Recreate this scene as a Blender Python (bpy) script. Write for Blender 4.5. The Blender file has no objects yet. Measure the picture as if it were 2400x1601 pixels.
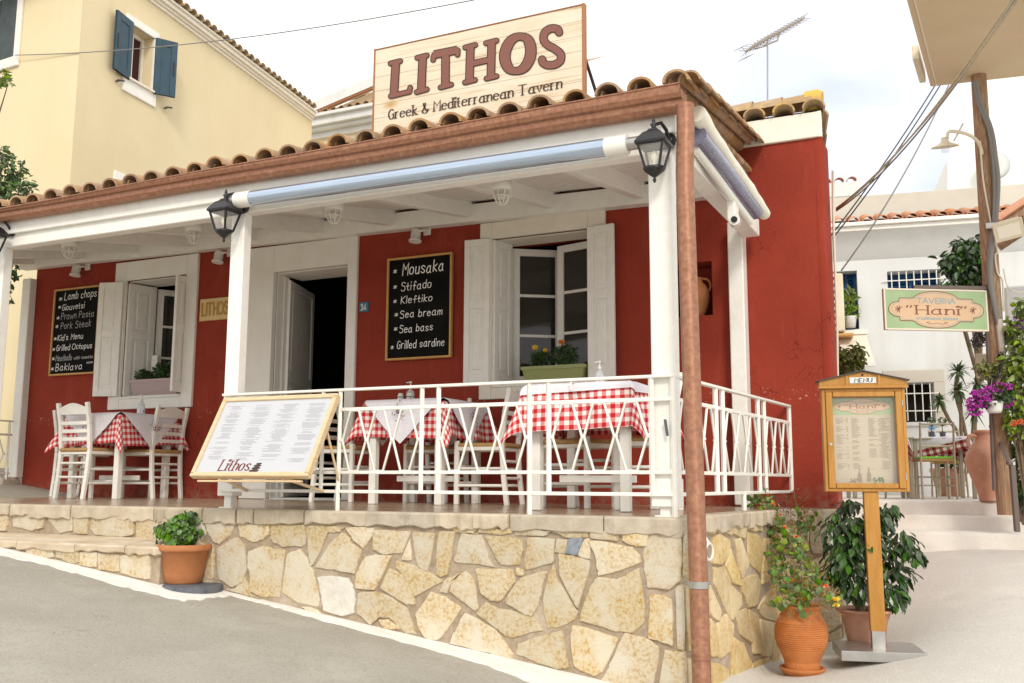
import bpy, math, random
from mathutils import Vector as V, Matrix
random.seed(7)
R_ = math.radians
sc = bpy.context.scene
COL = sc.collection

# ------------------------------------------------------------------ camera
CAM_F, CAM_YAW, CAM_PITCH, CAM_ROLL, CAM_H = 2300.0, R_(25.7), R_(8.1), R_(.24), .2024
cd = bpy.data.cameras.new('camera'); cam = bpy.data.objects.new('camera', cd); COL.objects.link(cam)
cd.sensor_width = 36; cd.lens = 36*CAM_F/2400; cd.clip_start = .05; cd.clip_end = 500
cy, sy, cp, sp = math.cos(CAM_YAW), math.sin(CAM_YAW), math.cos(CAM_PITCH), math.sin(CAM_PITCH)
FW = V((-sy*cp, cy*cp, sp)); RT0 = V((cy, sy, 0)); UP0 = RT0.cross(FW)
RT = RT0*math.cos(CAM_ROLL)+UP0*math.sin(CAM_ROLL); UP = -RT0*math.sin(CAM_ROLL)+UP0*math.cos(CAM_ROLL)
ORG = V((0, 0, CAM_H))
m = Matrix((RT, UP, -FW)).transposed().to_4x4(); m.translation = ORG
cam.matrix_world = m
sc.camera = cam

# ------------------------------------------------------------------ rays from photo pixels to real planes
YF, YW = 5.45, 8.10            # terrace front, tavern wall
def ray(x, y): return FW+RT*((x-1200)/CAM_F)-UP*((y-800.5)/CAM_F)
def PY(x, y, d): r = ray(x, y); return ORG+r*(d/r.y)
def PZ(x, y, z): r = ray(x, y); return ORG+r*((z-CAM_H)/r.z)
def PD(x, y, d): return ORG+ray(x, y)*d
def SX(y): return -1.583+.0757*(y-5.45)           # right side of the terrace
def PS(x, y, off=0): r = ray(x, y); k = .0757; return ORG+r*((-1.583+off-k*5.45)/(r.x-k*r.y))
def PV(x, y, o, d):                               # vertical plane through o along d
    r = ray(x, y); n = V((-d[1], d[0], 0)); return ORG+r*((V(o)-ORG).dot(n)/r.dot(n))

# ------------------------------------------------------------------ world, sun, exposure
SUN_DIR = V((.46, -.74, .62)).normalized()
w = bpy.data.worlds.new('World'); sc.world = w; w.use_nodes = True
nt = w.node_tree; N = nt.nodes; Lk = nt.links; N.clear()
out = N.new('ShaderNodeOutputWorld'); bg = N.new('ShaderNodeBackground'); bg.inputs[1].default_value = .1
sky = N.new('ShaderNodeTexSky'); sky.sky_type = 'NISHITA'; sky.sun_disc = False
sky.sun_elevation = math.asin(SUN_DIR.z); sky.sun_rotation = math.atan2(SUN_DIR.x, SUN_DIR.y)
sky.dust_density = 3.0; sky.air_density = 1.0
tc = N.new('ShaderNodeTexCoord'); no = N.new('ShaderNodeTexNoise'); no.inputs['Scale'].default_value = 1.6
no.inputs['Detail'].default_value = 5; no.inputs['Distortion'].default_value = .4
mp = N.new('ShaderNodeMapping'); mp.inputs['Scale'].default_value = (1, 1, 2.2); mp.inputs['Location'].default_value = (.3, .1, .55)
Lk.new(tc.outputs['Generated'], mp.inputs[0]); Lk.new(mp.outputs[0], no.inputs['Vector'])
rp = N.new('ShaderNodeValToRGB'); rp.color_ramp.elements[0].position = .30; rp.color_ramp.elements[1].position = .50
rp.color_ramp.elements[0].color = (.72, .72, .72, 1)
Lk.new(no.outputs[0], rp.inputs[0])
mx = N.new('ShaderNodeMix'); mx.data_type = 'RGBA'
Lk.new(rp.outputs[0], mx.inputs['Factor'])
Lk.new(sky.outputs[0], mx.inputs['A']); mx.inputs['B'].default_value = (9.9, 9.9, 9.7, 1)
nm = N.new('ShaderNodeVectorMath'); nm.operation = 'NORMALIZE'; Lk.new(tc.outputs['Generated'], nm.inputs[0])
dt_ = N.new('ShaderNodeVectorMath'); dt_.operation = 'DOT_PRODUCT'; dt_.inputs[1].default_value = tuple(ray(2060, 400).normalized()); Lk.new(nm.outputs[0], dt_.inputs[0])
r2 = N.new('ShaderNodeMapRange'); r2.interpolation_type = 'SMOOTHSTEP'; r2.inputs['From Min'].default_value = .965; r2.inputs['From Max'].default_value = 1.0; Lk.new(dt_.outputs['Value'], r2.inputs['Value'])
n3 = N.new('ShaderNodeTexNoise'); n3.inputs['Scale'].default_value = 5; n3.inputs['Detail'].default_value = 4; Lk.new(mp.outputs[0], n3.inputs['Vector'])
r4 = N.new('ShaderNodeMapRange'); r4.inputs['From Min'].default_value = .1; r4.inputs['From Max'].default_value = .62; Lk.new(n3.outputs[0], r4.inputs['Value'])
m4 = N.new('ShaderNodeMath'); m4.operation = 'MULTIPLY'; Lk.new(r2.outputs[0], m4.inputs[0]); Lk.new(r4.outputs[0], m4.inputs[1])
mx2 = N.new('ShaderNodeMix'); mx2.data_type = 'RGBA'; Lk.new(m4.outputs[0], mx2.inputs['Factor']); Lk.new(mx.outputs['Result'], mx2.inputs['A']); mx2.inputs['B'].default_value = (5.7, 6.2, 7.9, 1)
Lk.new(mx2.outputs['Result'], bg.inputs[0]); Lk.new(bg.outputs[0], out.inputs[0])
sl = bpy.data.lights.new('sun', 'SUN'); sl.energy = 1.2; sl.angle = R_(12); sl.color = (1, .93, .82)
so = bpy.data.objects.new('sun', sl); COL.objects.link(so); so.rotation_euler = SUN_DIR.to_track_quat('Z', 'Y').to_euler()
so.location = (4, -6, 9)
sc.view_settings.view_transform = 'Standard'; sc.view_settings.look = 'None'
sc.view_settings.exposure = .54; sc.view_settings.gamma = 1; sc.view_settings.use_curve_mapping = False

# ------------------------------------------------------------------ materials
MATS = {}
def mat(name, c, c2=None, scale=6, rough=.6, metal=0, bump=0, bscale=40, spec=.4, c3=None, s3=2, lo=.35, hi=.65, lo3=.5, hi3=.7, stretch=None, island=0, trans=0, alpha=1, coat=0, extra=None):
    m = bpy.data.materials.new(name); m.use_nodes = True; nt = m.node_tree; n = nt.nodes; l = nt.links
    b = n['Principled BSDF']; b.inputs['Roughness'].default_value = rough; b.inputs['Metallic'].default_value = metal
    b.inputs['Specular IOR Level'].default_value = spec; b.inputs['Base Color'].default_value = (*c, 1)
    if coat: b.inputs['Coat Weight'].default_value = coat; b.inputs['Coat Roughness'].default_value = .1
    if trans: b.inputs['Transmission Weight'].default_value = trans; b.inputs['IOR'].default_value = 1.3
    if alpha < 1: b.inputs['Alpha'].default_value = alpha
    g = n.new('ShaderNodeNewGeometry'); vec = g.outputs['Position']
    if stretch:
        mpn = n.new('ShaderNodeMapping'); mpn.inputs['Scale'].default_value = stretch; l.new(vec, mpn.inputs[0]); vec = mpn.outputs[0]
    def noise(s, det=5, r=.6):
        t = n.new('ShaderNodeTexNoise'); t.inputs['Scale'].default_value = s; t.inputs['Detail'].default_value = det; t.inputs['Roughness'].default_value = r
        l.new(vec, t.inputs['Vector']); return t.outputs[0]
    def ramp(src, a, bb):
        r = n.new('ShaderNodeMapRange'); r.inputs['From Min'].default_value = a; r.inputs['From Max'].default_value = bb; l.new(src, r.inputs['Value']); return r.outputs[0]
    def mix(f, A, B):
        x = n.new('ShaderNodeMix'); x.data_type = 'RGBA'
        l.new(f, x.inputs['Factor'])
        for s, k in ((A, 'A'), (B, 'B')):
            if isinstance(s, tuple): x.inputs[k].default_value = (*s, 1)
            else: l.new(s, x.inputs[k])
        return x.outputs['Result']
    col = c
    if c2: col = mix(ramp(noise(scale), lo, hi), c, c2)
    if c3: col = mix(ramp(noise(s3, 6, .7), lo3, hi3), col, c3)
    if island:
        hs = n.new('ShaderNodeHueSaturation'); mr = n.new('ShaderNodeMapRange')
        mr.inputs['To Min'].default_value = 1-island; mr.inputs['To Max'].default_value = 1+island
        l.new(g.outputs['Random Per Island'], mr.inputs['Value']); l.new(mr.outputs[0], hs.inputs['Value'])
        m2 = n.new('ShaderNodeMath'); m2.operation = 'FRACT'; m1 = n.new('ShaderNodeMath'); m1.operation = 'MULTIPLY'; m1.inputs[1].default_value = 7.31
        l.new(g.outputs['Random Per Island'], m1.inputs[0]); l.new(m1.outputs[0], m2.inputs[0])
        mr2 = n.new('ShaderNodeMapRange'); mr2.inputs['To Min'].default_value = 1-island*1.3; mr2.inputs['To Max'].default_value = 1+island*.9
        l.new(m2.outputs[0], mr2.inputs['Value']); l.new(mr2.outputs[0], hs.inputs['Saturation'])
        if isinstance(col, tuple): hs.inputs['Color'].default_value = (*col, 1)
        else: l.new(col, hs.inputs['Color'])
        col = hs.outputs[0]
    if extra: col = extra(n, l, g, col, mix, ramp, noise)
    if not isinstance(col, tuple): l.new(col, b.inputs['Base Color'])
    if bump:
        bp = n.new('ShaderNodeBump'); bp.inputs['Strength'].default_value = min(1, bump); bp.inputs['Distance'].default_value = .01
        l.new(noise(bscale, 6, .65), bp.inputs['Height']); l.new(bp.outputs[0], b.inputs['Normal'])
    MATS[name] = m; return m

def wave_lines(axis, pitch, width, dark):
    """groove lines every `pitch` metres along world axis"""
    def ex(n, l, g, col, mix, ramp, noise):
        s = n.new('ShaderNodeSeparateXYZ'); l.new(g.outputs['Position'], s.inputs[0])
        d = n.new('ShaderNodeMath'); d.operation = 'DIVIDE'; d.inputs[1].default_value = pitch; l.new(s.outputs[axis], d.inputs[0])
        f = n.new('ShaderNodeMath'); f.operation = 'FRACT'; l.new(d.outputs[0], f.inputs[0])
        c = n.new('ShaderNodeMath'); c.operation = 'LESS_THAN'; c.inputs[1].default_value = width/pitch; l.new(f.outputs[0], c.inputs[0])
        return mix(c.outputs[0], col if not isinstance(col, tuple) else col, dark)
    return ex

def gingham(a, b, p, w2):
    def ex(n, l, g, col, mix, ramp, noise):
        u = n.new('ShaderNodeUVMap'); s = n.new('ShaderNodeSeparateXYZ'); l.new(u.outputs[0], s.inputs[0]); o = []
        for k in (0, 1):
            d = n.new('ShaderNodeMath'); d.operation = 'DIVIDE'; d.inputs[1].default_value = p; l.new(s.outputs[k], d.inputs[0])
            f = n.new('ShaderNodeMath'); f.operation = 'FRACT'; l.new(d.outputs[0], f.inputs[0])
            c = n.new('ShaderNodeMath'); c.operation = 'LESS_THAN'; c.inputs[1].default_value = .5; l.new(f.outputs[0], c.inputs[0]); o.append(c.outputs[0])
        ad = n.new('ShaderNodeMath'); ad.operation = 'ADD'; l.new(o[0], ad.inputs[0]); l.new(o[1], ad.inputs[1])
        r = n.new('ShaderNodeValToRGB'); r.color_ramp.interpolation = 'CONSTANT'; e = r.color_ramp.elements
        e[0].color = (*a, 1); e[1].position = .25; e[1].color = (*w2, 1); x = e.new(.75); x.color = (*b, 1)
        h = n.new('ShaderNodeMath'); h.operation = 'MULTIPLY'; h.inputs[1].default_value = .5; l.new(ad.outputs[0], h.inputs[0]); l.new(h.outputs[0], r.inputs[0])
        return r.outputs[0]
    return ex

def wall_wear(n, l, g, col, mix, ramp, noise):
    mp = n.new('ShaderNodeMapping'); mp.inputs['Scale'].default_value = (5, 5, .5); l.new(g.outputs['Position'], mp.inputs[0])
    t = n.new('ShaderNodeTexNoise'); t.inputs['Scale'].default_value = 1.4; t.inputs['Detail'].default_value = 7; t.inputs['Roughness'].default_value = .7; l.new(mp.outputs[0], t.inputs['Vector'])
    col = mix(ramp(t.outputs[0], .56, .78), col, (.36, .075, .05))
    col = mix(ramp(noise(34, 4, .75), .735, .755), col, (.55, .36, .28))
    s = n.new('ShaderNodeSeparateXYZ'); l.new(g.outputs['Position'], s.inputs[0])
    def band(a, b, c, d):
        r1 = ramp(s.outputs[2], a, b); r2 = ramp(s.outputs[2], d, c); m_ = n.new('ShaderNodeMath'); m_.operation = 'MULTIPLY'; l.new(r1, m_.inputs[0]); l.new(r2, m_.inputs[1]); return m_.outputs[0]
    def both(a, b):
        m_ = n.new('ShaderNodeMath'); m_.operation = 'MULTIPLY'; l.new(a, m_.inputs[0]); l.new(b, m_.inputs[1]); return m_.outputs[0]
    col = mix(both(ramp(noise(42, 3, .7), .64, .68), band(.80, .88, .93, .98)), col, (.60, .42, .34))
    col = mix(both(ramp(noise(9, 6, .7), .42, .62), band(-.2, -.1, .03, .22)), col, (.30, .13, .09))
    w_ = n.new('ShaderNodeTexNoise'); w_.inputs['Scale'].default_value = .9; w_.inputs['Detail'].default_value = 8; w_.inputs['Roughness'].default_value = .6; l.new(g.outputs['Position'], w_.inputs['Vector'])
    sb = n.new('ShaderNodeMath'); sb.operation = 'SUBTRACT'; sb.inputs[1].default_value = .47; l.new(w_.outputs[0], sb.inputs[0]); ab = n.new('ShaderNodeMath'); ab.operation = 'ABSOLUTE'; l.new(sb.outputs[0], ab.inputs[0])
    col = mix(both(ramp(ab.outputs[0], .003, .0004), ramp(noise(1.1, 2, .5), .50, .58)), col, (.13, .016, .012))
    return mix(ramp(noise(7, 8, .8), .64, .80), col, (.175, .022, .016))
def wall_stain(dark):
    def ex(n, l, g, col, mix, ramp, noise):
        mp = n.new('ShaderNodeMapping'); mp.inputs['Scale'].default_value = (1.6, 1.6, .16); l.new(g.outputs['Position'], mp.inputs[0])
        t = n.new('ShaderNodeTexNoise'); t.inputs['Scale'].default_value = 1.2; t.inputs['Detail'].default_value = 8; t.inputs['Roughness'].default_value = .65; l.new(mp.outputs[0], t.inputs['Vector'])
        return mix(ramp(t.outputs[0], .50, .80), col, dark)
    return ex
def grit(dark, light, crack):
    def ex(n, l, g, col, mix, ramp, noise):
        def raw(s, det, r):
            t = n.new('ShaderNodeTexNoise'); t.inputs['Scale'].default_value = s; t.inputs['Detail'].default_value = det; t.inputs['Roughness'].default_value = r; l.new(g.outputs['Position'], t.inputs['Vector']); return t.outputs[0]
        col = mix(ramp(raw(55, 5, .8), .52, .68), col, dark); col = mix(ramp(raw(80, 4, .8), .55, .70), col, light)
        mp = n.new('ShaderNodeMapping'); mp.inputs['Scale'].default_value = (1, 3.4, 1); mp.inputs['Rotation'].default_value = (0, 0, .5); l.new(g.outputs['Position'], mp.inputs[0])
        t = n.new('ShaderNodeTexNoise'); t.inputs['Scale'].default_value = 9; t.inputs['Detail'].default_value = 8; t.inputs['Roughness'].default_value = .8; t.inputs['Distortion'].default_value = 1.2; l.new(mp.outputs[0], t.inputs['Vector'])
        col = mix(ramp(t.outputs[0], .58, .74), col, light); col = mix(ramp(t.outputs[0], .40, .24), col, dark)
        col = mix(ramp(raw(30, 2, .5), .76, .79), col, crack)
        w_ = n.new('ShaderNodeTexNoise'); w_.inputs['Scale'].default_value = 1.1; w_.inputs['Detail'].default_value = 9; w_.inputs['Roughness'].default_value = .62; l.new(g.outputs['Position'], w_.inputs['Vector'])
        s = n.new('ShaderNodeMath'); s.operation = 'SUBTRACT'; s.inputs[1].default_value = .5; l.new(w_.outputs[0], s.inputs[0]); a = n.new('ShaderNodeMath'); a.operation = 'ABSOLUTE'; l.new(s.outputs[0], a.inputs[0])
        r = ramp(a.outputs[0], .0035, .0005); msk = ramp(raw(.9, 2, .5), .54, .60); m_ = n.new('ShaderNodeMath'); m_.operation = 'MULTIPLY'; l.new(r, m_.inputs[0]); l.new(msk, m_.inputs[1])
        m2 = n.new('ShaderNodeMath'); m2.operation = 'MULTIPLY'; m2.inputs[1].default_value = .7; l.new(m_.outputs[0], m2.inputs[0])
        return mix(m2.outputs[0], col, crack)
    return ex
mat('red_stucco', (.305, .044, .025), (.25, .036, .021), 1.6, .85, bump=.5, bscale=24, c3=(.31, .050, .030), s3=.9, lo3=.5, hi3=.8, spec=.15, extra=wall_wear)
mat('white_paint', (.84, .82, .77), (.79, .76, .70), 4, .5, bump=.12, bscale=30, spec=.3)
mat('cream_paint', (.80, .75, .65), (.75, .69, .59), 5, .55, bump=.1, bscale=40, spec=.3)
mat('white_wood', (.85, .83, .78), (.80, .775, .715), 14, .45, bump=.15, bscale=60, spec=.35, c3=(.50, .44, .35), s3=30, lo3=.67, hi3=.76)
mat('white_plank', (.84, .82, .77), (.79, .76, .70), 5, .5, extra=wave_lines(1, .085, .007, (.34, .32, .28)))
mat('white_metal', (.83, .82, .77), (.78, .75, .68), 12, .4, spec=.4, c3=(.36, .25, .17), s3=30, lo3=.67, hi3=.74)
mat('loft_white', (.84, .84, .80), rough=.9, spec=.1)
mat('plaster_white', (.70, .71, .70), (.65, .66, .65), 1.2, .9, bump=.2, bscale=18, spec=.15, extra=wall_stain((.58, .575, .55)))
mat('plaster_beige', (.62, .58, .50), (.55, .51, .44), 1.5, .9, bump=.15, bscale=14, spec=.15)
mat('yellow_stucco', (.71, .61, .41), (.67, .565, .365), .5, .9, bump=.3, bscale=22, spec=.12, c3=(.74, .62, .40), s3=.35, lo3=.45, hi3=.75, extra=wall_stain((.66, .55, .36)))
mat('pale_yellow', (.76, .65, .43), (.72, .61, .39), .5, .9, bump=.3, bscale=22, spec=.12, extra=wall_stain((.64, .56, .40)))
mat('cream_stucco', (.84, .74, .54), (.80, .69, .48), .8, .9, spec=.12)
mat('copper', (.35, .165, .095), (.24, .105, .06), 34, .45, metal=.25, c3=(.46, .26, .15), s3=16, lo3=.55, hi3=.8, bump=.08, bscale=70)
mat('roof_tile', (.44, .265, .14), (.31, .18, .095), 9, .85, c3=(.46, .33, .19), s3=5, lo3=.5, hi3=.75, bump=.3, bscale=50, island=.16, spec=.2)
mat('roof_tile_old', (.46, .33, .19), (.35, .235, .13), 9, .9, c3=(.60, .40, .10), s3=6, lo3=.55, hi3=.7, bump=.3, bscale=50, island=.12, spec=.2)
mat('roof_tile_pink', (.58, .27, .15), (.48, .22, .12), 12, .85, island=.12, spec=.2)
mat('roof_tile_pale', (.48, .36, .23), (.40, .29, .18), 12, .85, island=.12, spec=.2)
mat('mortar', (.44, .345, .25), (.33, .26, .185), 30, .95, bump=.7, bscale=70, spec=.1, c3=(.56, .47, .37), s3=3)
mat('field_stone', (.60, .50, .335), (.46, .29, .11), 48, .85, c3=(.62, .56, .44), s3=4.2, lo3=.44, hi3=.60, lo=.46, hi=.66, bump=.6, bscale=60, island=.12, spec=.15)
mat('field_stone_warm_lit', (.58, .44, .225), (.46, .29, .09), 40, .85, c3=(.68, .55, .33), s3=4, lo3=.45, hi3=.62, lo=.48, hi=.68, bump=.6, bscale=60, island=.12, spec=.15)  # field stone with the warm light from the right put into its colour
mat('pale_stone', (.72, .69, .62), (.62, .58, .50), 14, .85, bump=.4, bscale=40, island=.06, spec=.15)
mat('coping_stone', (.58, .50, .385), (.46, .38, .28), 9, .8, c3=(.36, .31, .25), s3=7, lo3=.58, hi3=.75, bump=.6, bscale=32, island=.1, spec=.2)
mat('terrace_floor', (.52, .40, .285), (.37, .27, .18), 5, .22, c3=(.60, .50, .38), s3=7, lo3=.52, hi3=.70, stretch=(.5, 2.2, 1), bump=.06, bscale=12, spec=.5)
mat('tread_stone', (.64, .53, .39), (.50, .40, .28), 6, .6, c3=(.74, .66, .55), s3=5, stretch=(.5, 2, 1), bump=.2, spec=.3)
mat('road_concrete', (.415, .385, .33), (.36, .333, .283), 1.3, .9, c3=(.46, .43, .372), s3=2.2, lo3=.5, hi3=.74, bump=.5, bscale=85, spec=.2, extra=grit((.27, .247, .207), (.51, .48, .42), (.18, .163, .135)))
mat('lane_concrete', (.62, .595, .55), (.57, .545, .50), 1.6, .9, c3=(.70, .67, .62), s3=1.6, lo3=.48, hi3=.7, bump=.5, bscale=60, spec=.2, extra=grit((.52, .48, .42), (.76, .73, .68), (.33, .29, .24)))
mat('step_concrete', (.80, .77, .71), (.70, .66, .59), 3.2, .9, c3=(.78, .75, .70), s3=2, bump=.35, bscale=50, spec=.2)
mat('whitewash', (.86, .85, .81), (.78, .75, .70), 9, .85, bump=.35, bscale=60, spec=.2)
mat('board_wood', (.84, .70, .50), (.76, .59, .38), 3, .5, stretch=(1, 1, 14), c3=(.86, .74, .56), s3=1.5, spec=.35, bump=.05)
mat('pine_light', (.72, .56, .36), (.64, .47, .28), 4, .5, stretch=(3, 3, 20), spec=.3)
mat('pine_orange', (.48, .24, .05), (.40, .18, .03), 3, .35, stretch=(14, 14, 1.6), spec=.4, c3=(.42, .17, .03), s3=2.2, lo3=.62, hi3=.72)
mat('frame_wood', (.62, .36, .13), (.54, .29, .09), 8, .45, spec=.3)
mat('pole_wood', (.40, .25, .15), (.25, .15, .09), 5, .85, stretch=(16, 16, .8), c3=(.52, .40, .29), s3=3, bump=.5, bscale=14, spec=.15)
mat('brown_letter', (.215, .088, .068), rough=.5, spec=.3)
mat('dark_letter', (.06, .035, .026), rough=.6, spec=.3)
mat('blackboard', (.006, .006, .006), (.011, .011, .010), 4, .8, spec=.08)
mat('chalk', (.86, .86, .84), rough=.9, spec=.1)
mat('chalk_faint', (.40, .40, .40), rough=.9, spec=.1)
mat('sheet_white', (.54, .55, .58), rough=.4, spec=.3)
mat('print_grey', (.24, .24, .26), rough=.6, spec=.2)
mat('print_red', (.17, .05, .045), rough=.6, spec=.2)
mat('print_stone', (.075, .045, .042), rough=.6, spec=.2)
mat('black_iron', (.014, .014, .016), rough=.35, spec=.5)
mat('dark_metal', (.05, .047, .045), rough=.5, spec=.4)
mat('steel', (.52, .51, .49), (.42, .41, .39), 9, .32, metal=.8)
mat('straw', (.52, .33, .14), (.38, .22, .08), 50, .8, bump=.7, bscale=70, spec=.2)
mat('teal_shutter', (.035, .075, .105), (.028, .06, .085), 6, .5, spec=.35)
mat('grey_shutter', (.075, .095, .10), (.055, .07, .075), 6, .6, spec=.3)
mat('blue_shutter', (.012, .075, .20), (.01, .055, .15), 6, .5, spec=.35)
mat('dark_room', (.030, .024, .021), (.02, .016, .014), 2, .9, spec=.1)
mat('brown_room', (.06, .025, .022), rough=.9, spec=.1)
mat('pvc_clear', (.80, .72, .70), rough=.15, spec=.6, alpha=.16)
mat('glass_dark', (.04, .036, .03), rough=.05, spec=.5, alpha=.75)
mat('lamp_glass', (.82, .80, .74), rough=.08, spec=.5, alpha=.22)
mat('bottle_clear', (.75, .80, .83), rough=.1, spec=.5, alpha=.5)
mat('bottle_blue', (.22, .50, .78), rough=.15, spec=.5, alpha=.85)
mat('label_white', (.8, .8, .8), (.3, .42, .6), 60, .5, lo=.55, hi=.6)
mat('white_plastic', (.80, .78, .72), rough=.35, spec=.4)
mat('cream_plastic', (.74, .66, .50), (.68, .59, .43), 6, .45, spec=.3)
mat('pvc_roll', (.33, .42, .56), (.46, .55, .66), 5, .10, spec=.9, stretch=(.5, 40, 40), coat=1, metal=.55)
mat('pvc_purple', (.07, .05, .10), (.20, .22, .32), 9, .15, spec=.7, stretch=(30, .6, 30), coat=.6)
mat('canvas', (.78, .74, .65), (.70, .65, .55), 12, .8, spec=.15, bump=.3, bscale=22)
mat('gingham', (.8, .1, .1), rough=.9, spec=.1, extra=gingham((.84, .80, .76), (.52, .022, .028), .062, (.68, .25, .25)))
mat('gingham_dark', (.8, .1, .1), rough=.9, spec=.1, extra=gingham((.80, .76, .72), (.26, .022, .025), .08, (.45, .16, .15)))
mat('cloth_white', (.80, .78, .82), (.75, .71, .77), 30, .9, spec=.1)
mat('bare_cream', (.72, .67, .57), (.75, .68, .56), 8, .85, spec=.15, bump=.2)
mat('ink', (.13, .05, .06), rough=.9, spec=.1)
mat('terracotta', (.50, .205, .085), (.42, .165, .065), 7, .75, spec=.25, bump=.12, bscale=40)
mat('clay', (.56, .21, .07), (.46, .16, .05), 8, .8, spec=.2, bump=.25, bscale=40, c3=(.30, .13, .07), s3=6, lo3=.6, hi3=.75)
mat('pink_clay', (.60, .33, .23), (.52, .27, .18), 6, .8, spec=.2, bump=.15, c3=(.70, .52, .42), s3=4, lo3=.55, hi3=.75)
mat('soil', (.045, .032, .022), (.08, .055, .035), 30, .95, bump=.8, bscale=60, spec=.1)
mat('blue_grey', (.30, .33, .37), (.20, .22, .25), 30, .8, bump=.4)
mat('slate', (.16, .17, .19), (.09, .095, .11), 9, .7, bump=.4, spec=.3)
mat('green_plastic', (.30, .33, .13), rough=.4, spec=.35)
mat('mauve_plastic', (.46, .34, .34), rough=.4, spec=.35)
mat('grey_plastic', (.10, .105, .12), rough=.45, spec=.35)
mat('stained_white', (.76, .73, .67), (.70, .66, .58), 8, .7, c3=(.24, .20, .16), s3=3.5, lo3=.54, hi3=.68, spec=.2, bump=.1)
mat('flower_ochre', (.66, .44, .08), (.58, .38, .12), 9, .85, bump=.3, spec=.15)
mat('leaf', (.075, .15, .035), (.045, .10, .022), 9, .5, island=.35, spec=.35)
mat('leaf_bright', (.12, .24, .04), (.08, .17, .03), 9, .5, island=.35, spec=.35)
mat('leaf_lime', (.26, .33, .06), (.15, .24, .045), 7, .5, island=.3, spec=.3)
mat('leaf_olive', (.22, .235, .06), (.14, .16, .04), 9, .5, island=.3, spec=.3)
mat('leaf_deep', (.055, .115, .026), (.032, .072, .018), 9, .3, island=.45, spec=.5)
mat('leaf_grey', (.13, .19, .08), (.09, .15, .05), 6, .55, island=.35, spec=.3)
mat('dry_leaf', (.34, .20, .07), (.26, .13, .04), 9, .8, island=.25, spec=.15)
mat('bark', (.24, .18, .12), (.15, .11, .075), 12, .9, bump=.5, spec=.1)
mat('stem_green', (.16, .19, .06), rough=.7)
mat('flower_orange', (.86, .30, .01), (.80, .20, .01), 40, .7, island=.15)
mat('flower_yellow', (.88, .62, .01), (.80, .50, .01), 40, .7, island=.12)
mat('flower_red', (.75, .10, .02), (.80, .20, .02), 40, .7, island=.15)
mat('flower_magenta', (.52, .03, .46), (.42, .02, .36), 30, .65, island=.25)
mat('flower_violet', (.16, .05, .20), rough=.7, island=.25)
mat('awning_beige', (.66, .54, .37), (.62, .50, .335), 2, .85, spec=.15)
mat('cable_grey', (.22, .21, .20), rough=.6)
mat('cable_dark', (.03, .03, .035), rough=.6)
mat('cable_tan', (.48, .40, .28), (.38, .31, .21), 30, .8)
mat('sign_green', (.36, .49, .28), (.31, .44, .24), 5, .6, spec=.3)
mat('sign_peach', (.66, .47, .31), (.62, .43, .27), 5, .6, spec=.3)
mat('sign_blue', (.22, .36, .40), rough=.6)
mat('sign_brown', (.23, .085, .05), rough=.6)
mat('paper_tan', (.52, .45, .335), (.47, .40, .29), 4, .6)
mat('print_brown', (.30, .235, .165), rough=.7)
mat('plate_gold', (.74, .56, .26), (.68, .50, .22), 5, .45)
mat('gold_letter', (.46, .25, .07), rough=.5)
mat('plate_blue', (.02, .16, .26), rough=.35, spec=.5)
mat('plate_white', (.70, .70, .68), rough=.4)
mat('tube_steel', (.48, .43, .33), (.42, .37, .28), 9, .35, metal=.4)
mat('rail_brown', (.16, .125, .11), rough=.5, spec=.35)
mat('seat_green', (.20, .62, .06), rough=.6)
mat('wire', (.35, .30, .24), rough=.5, metal=.4)
mat('soffit_brown', (.36, .16, .08), rough=.7)
mat('bulb', (.85, .80, .66), rough=.2, spec=.5)

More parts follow.
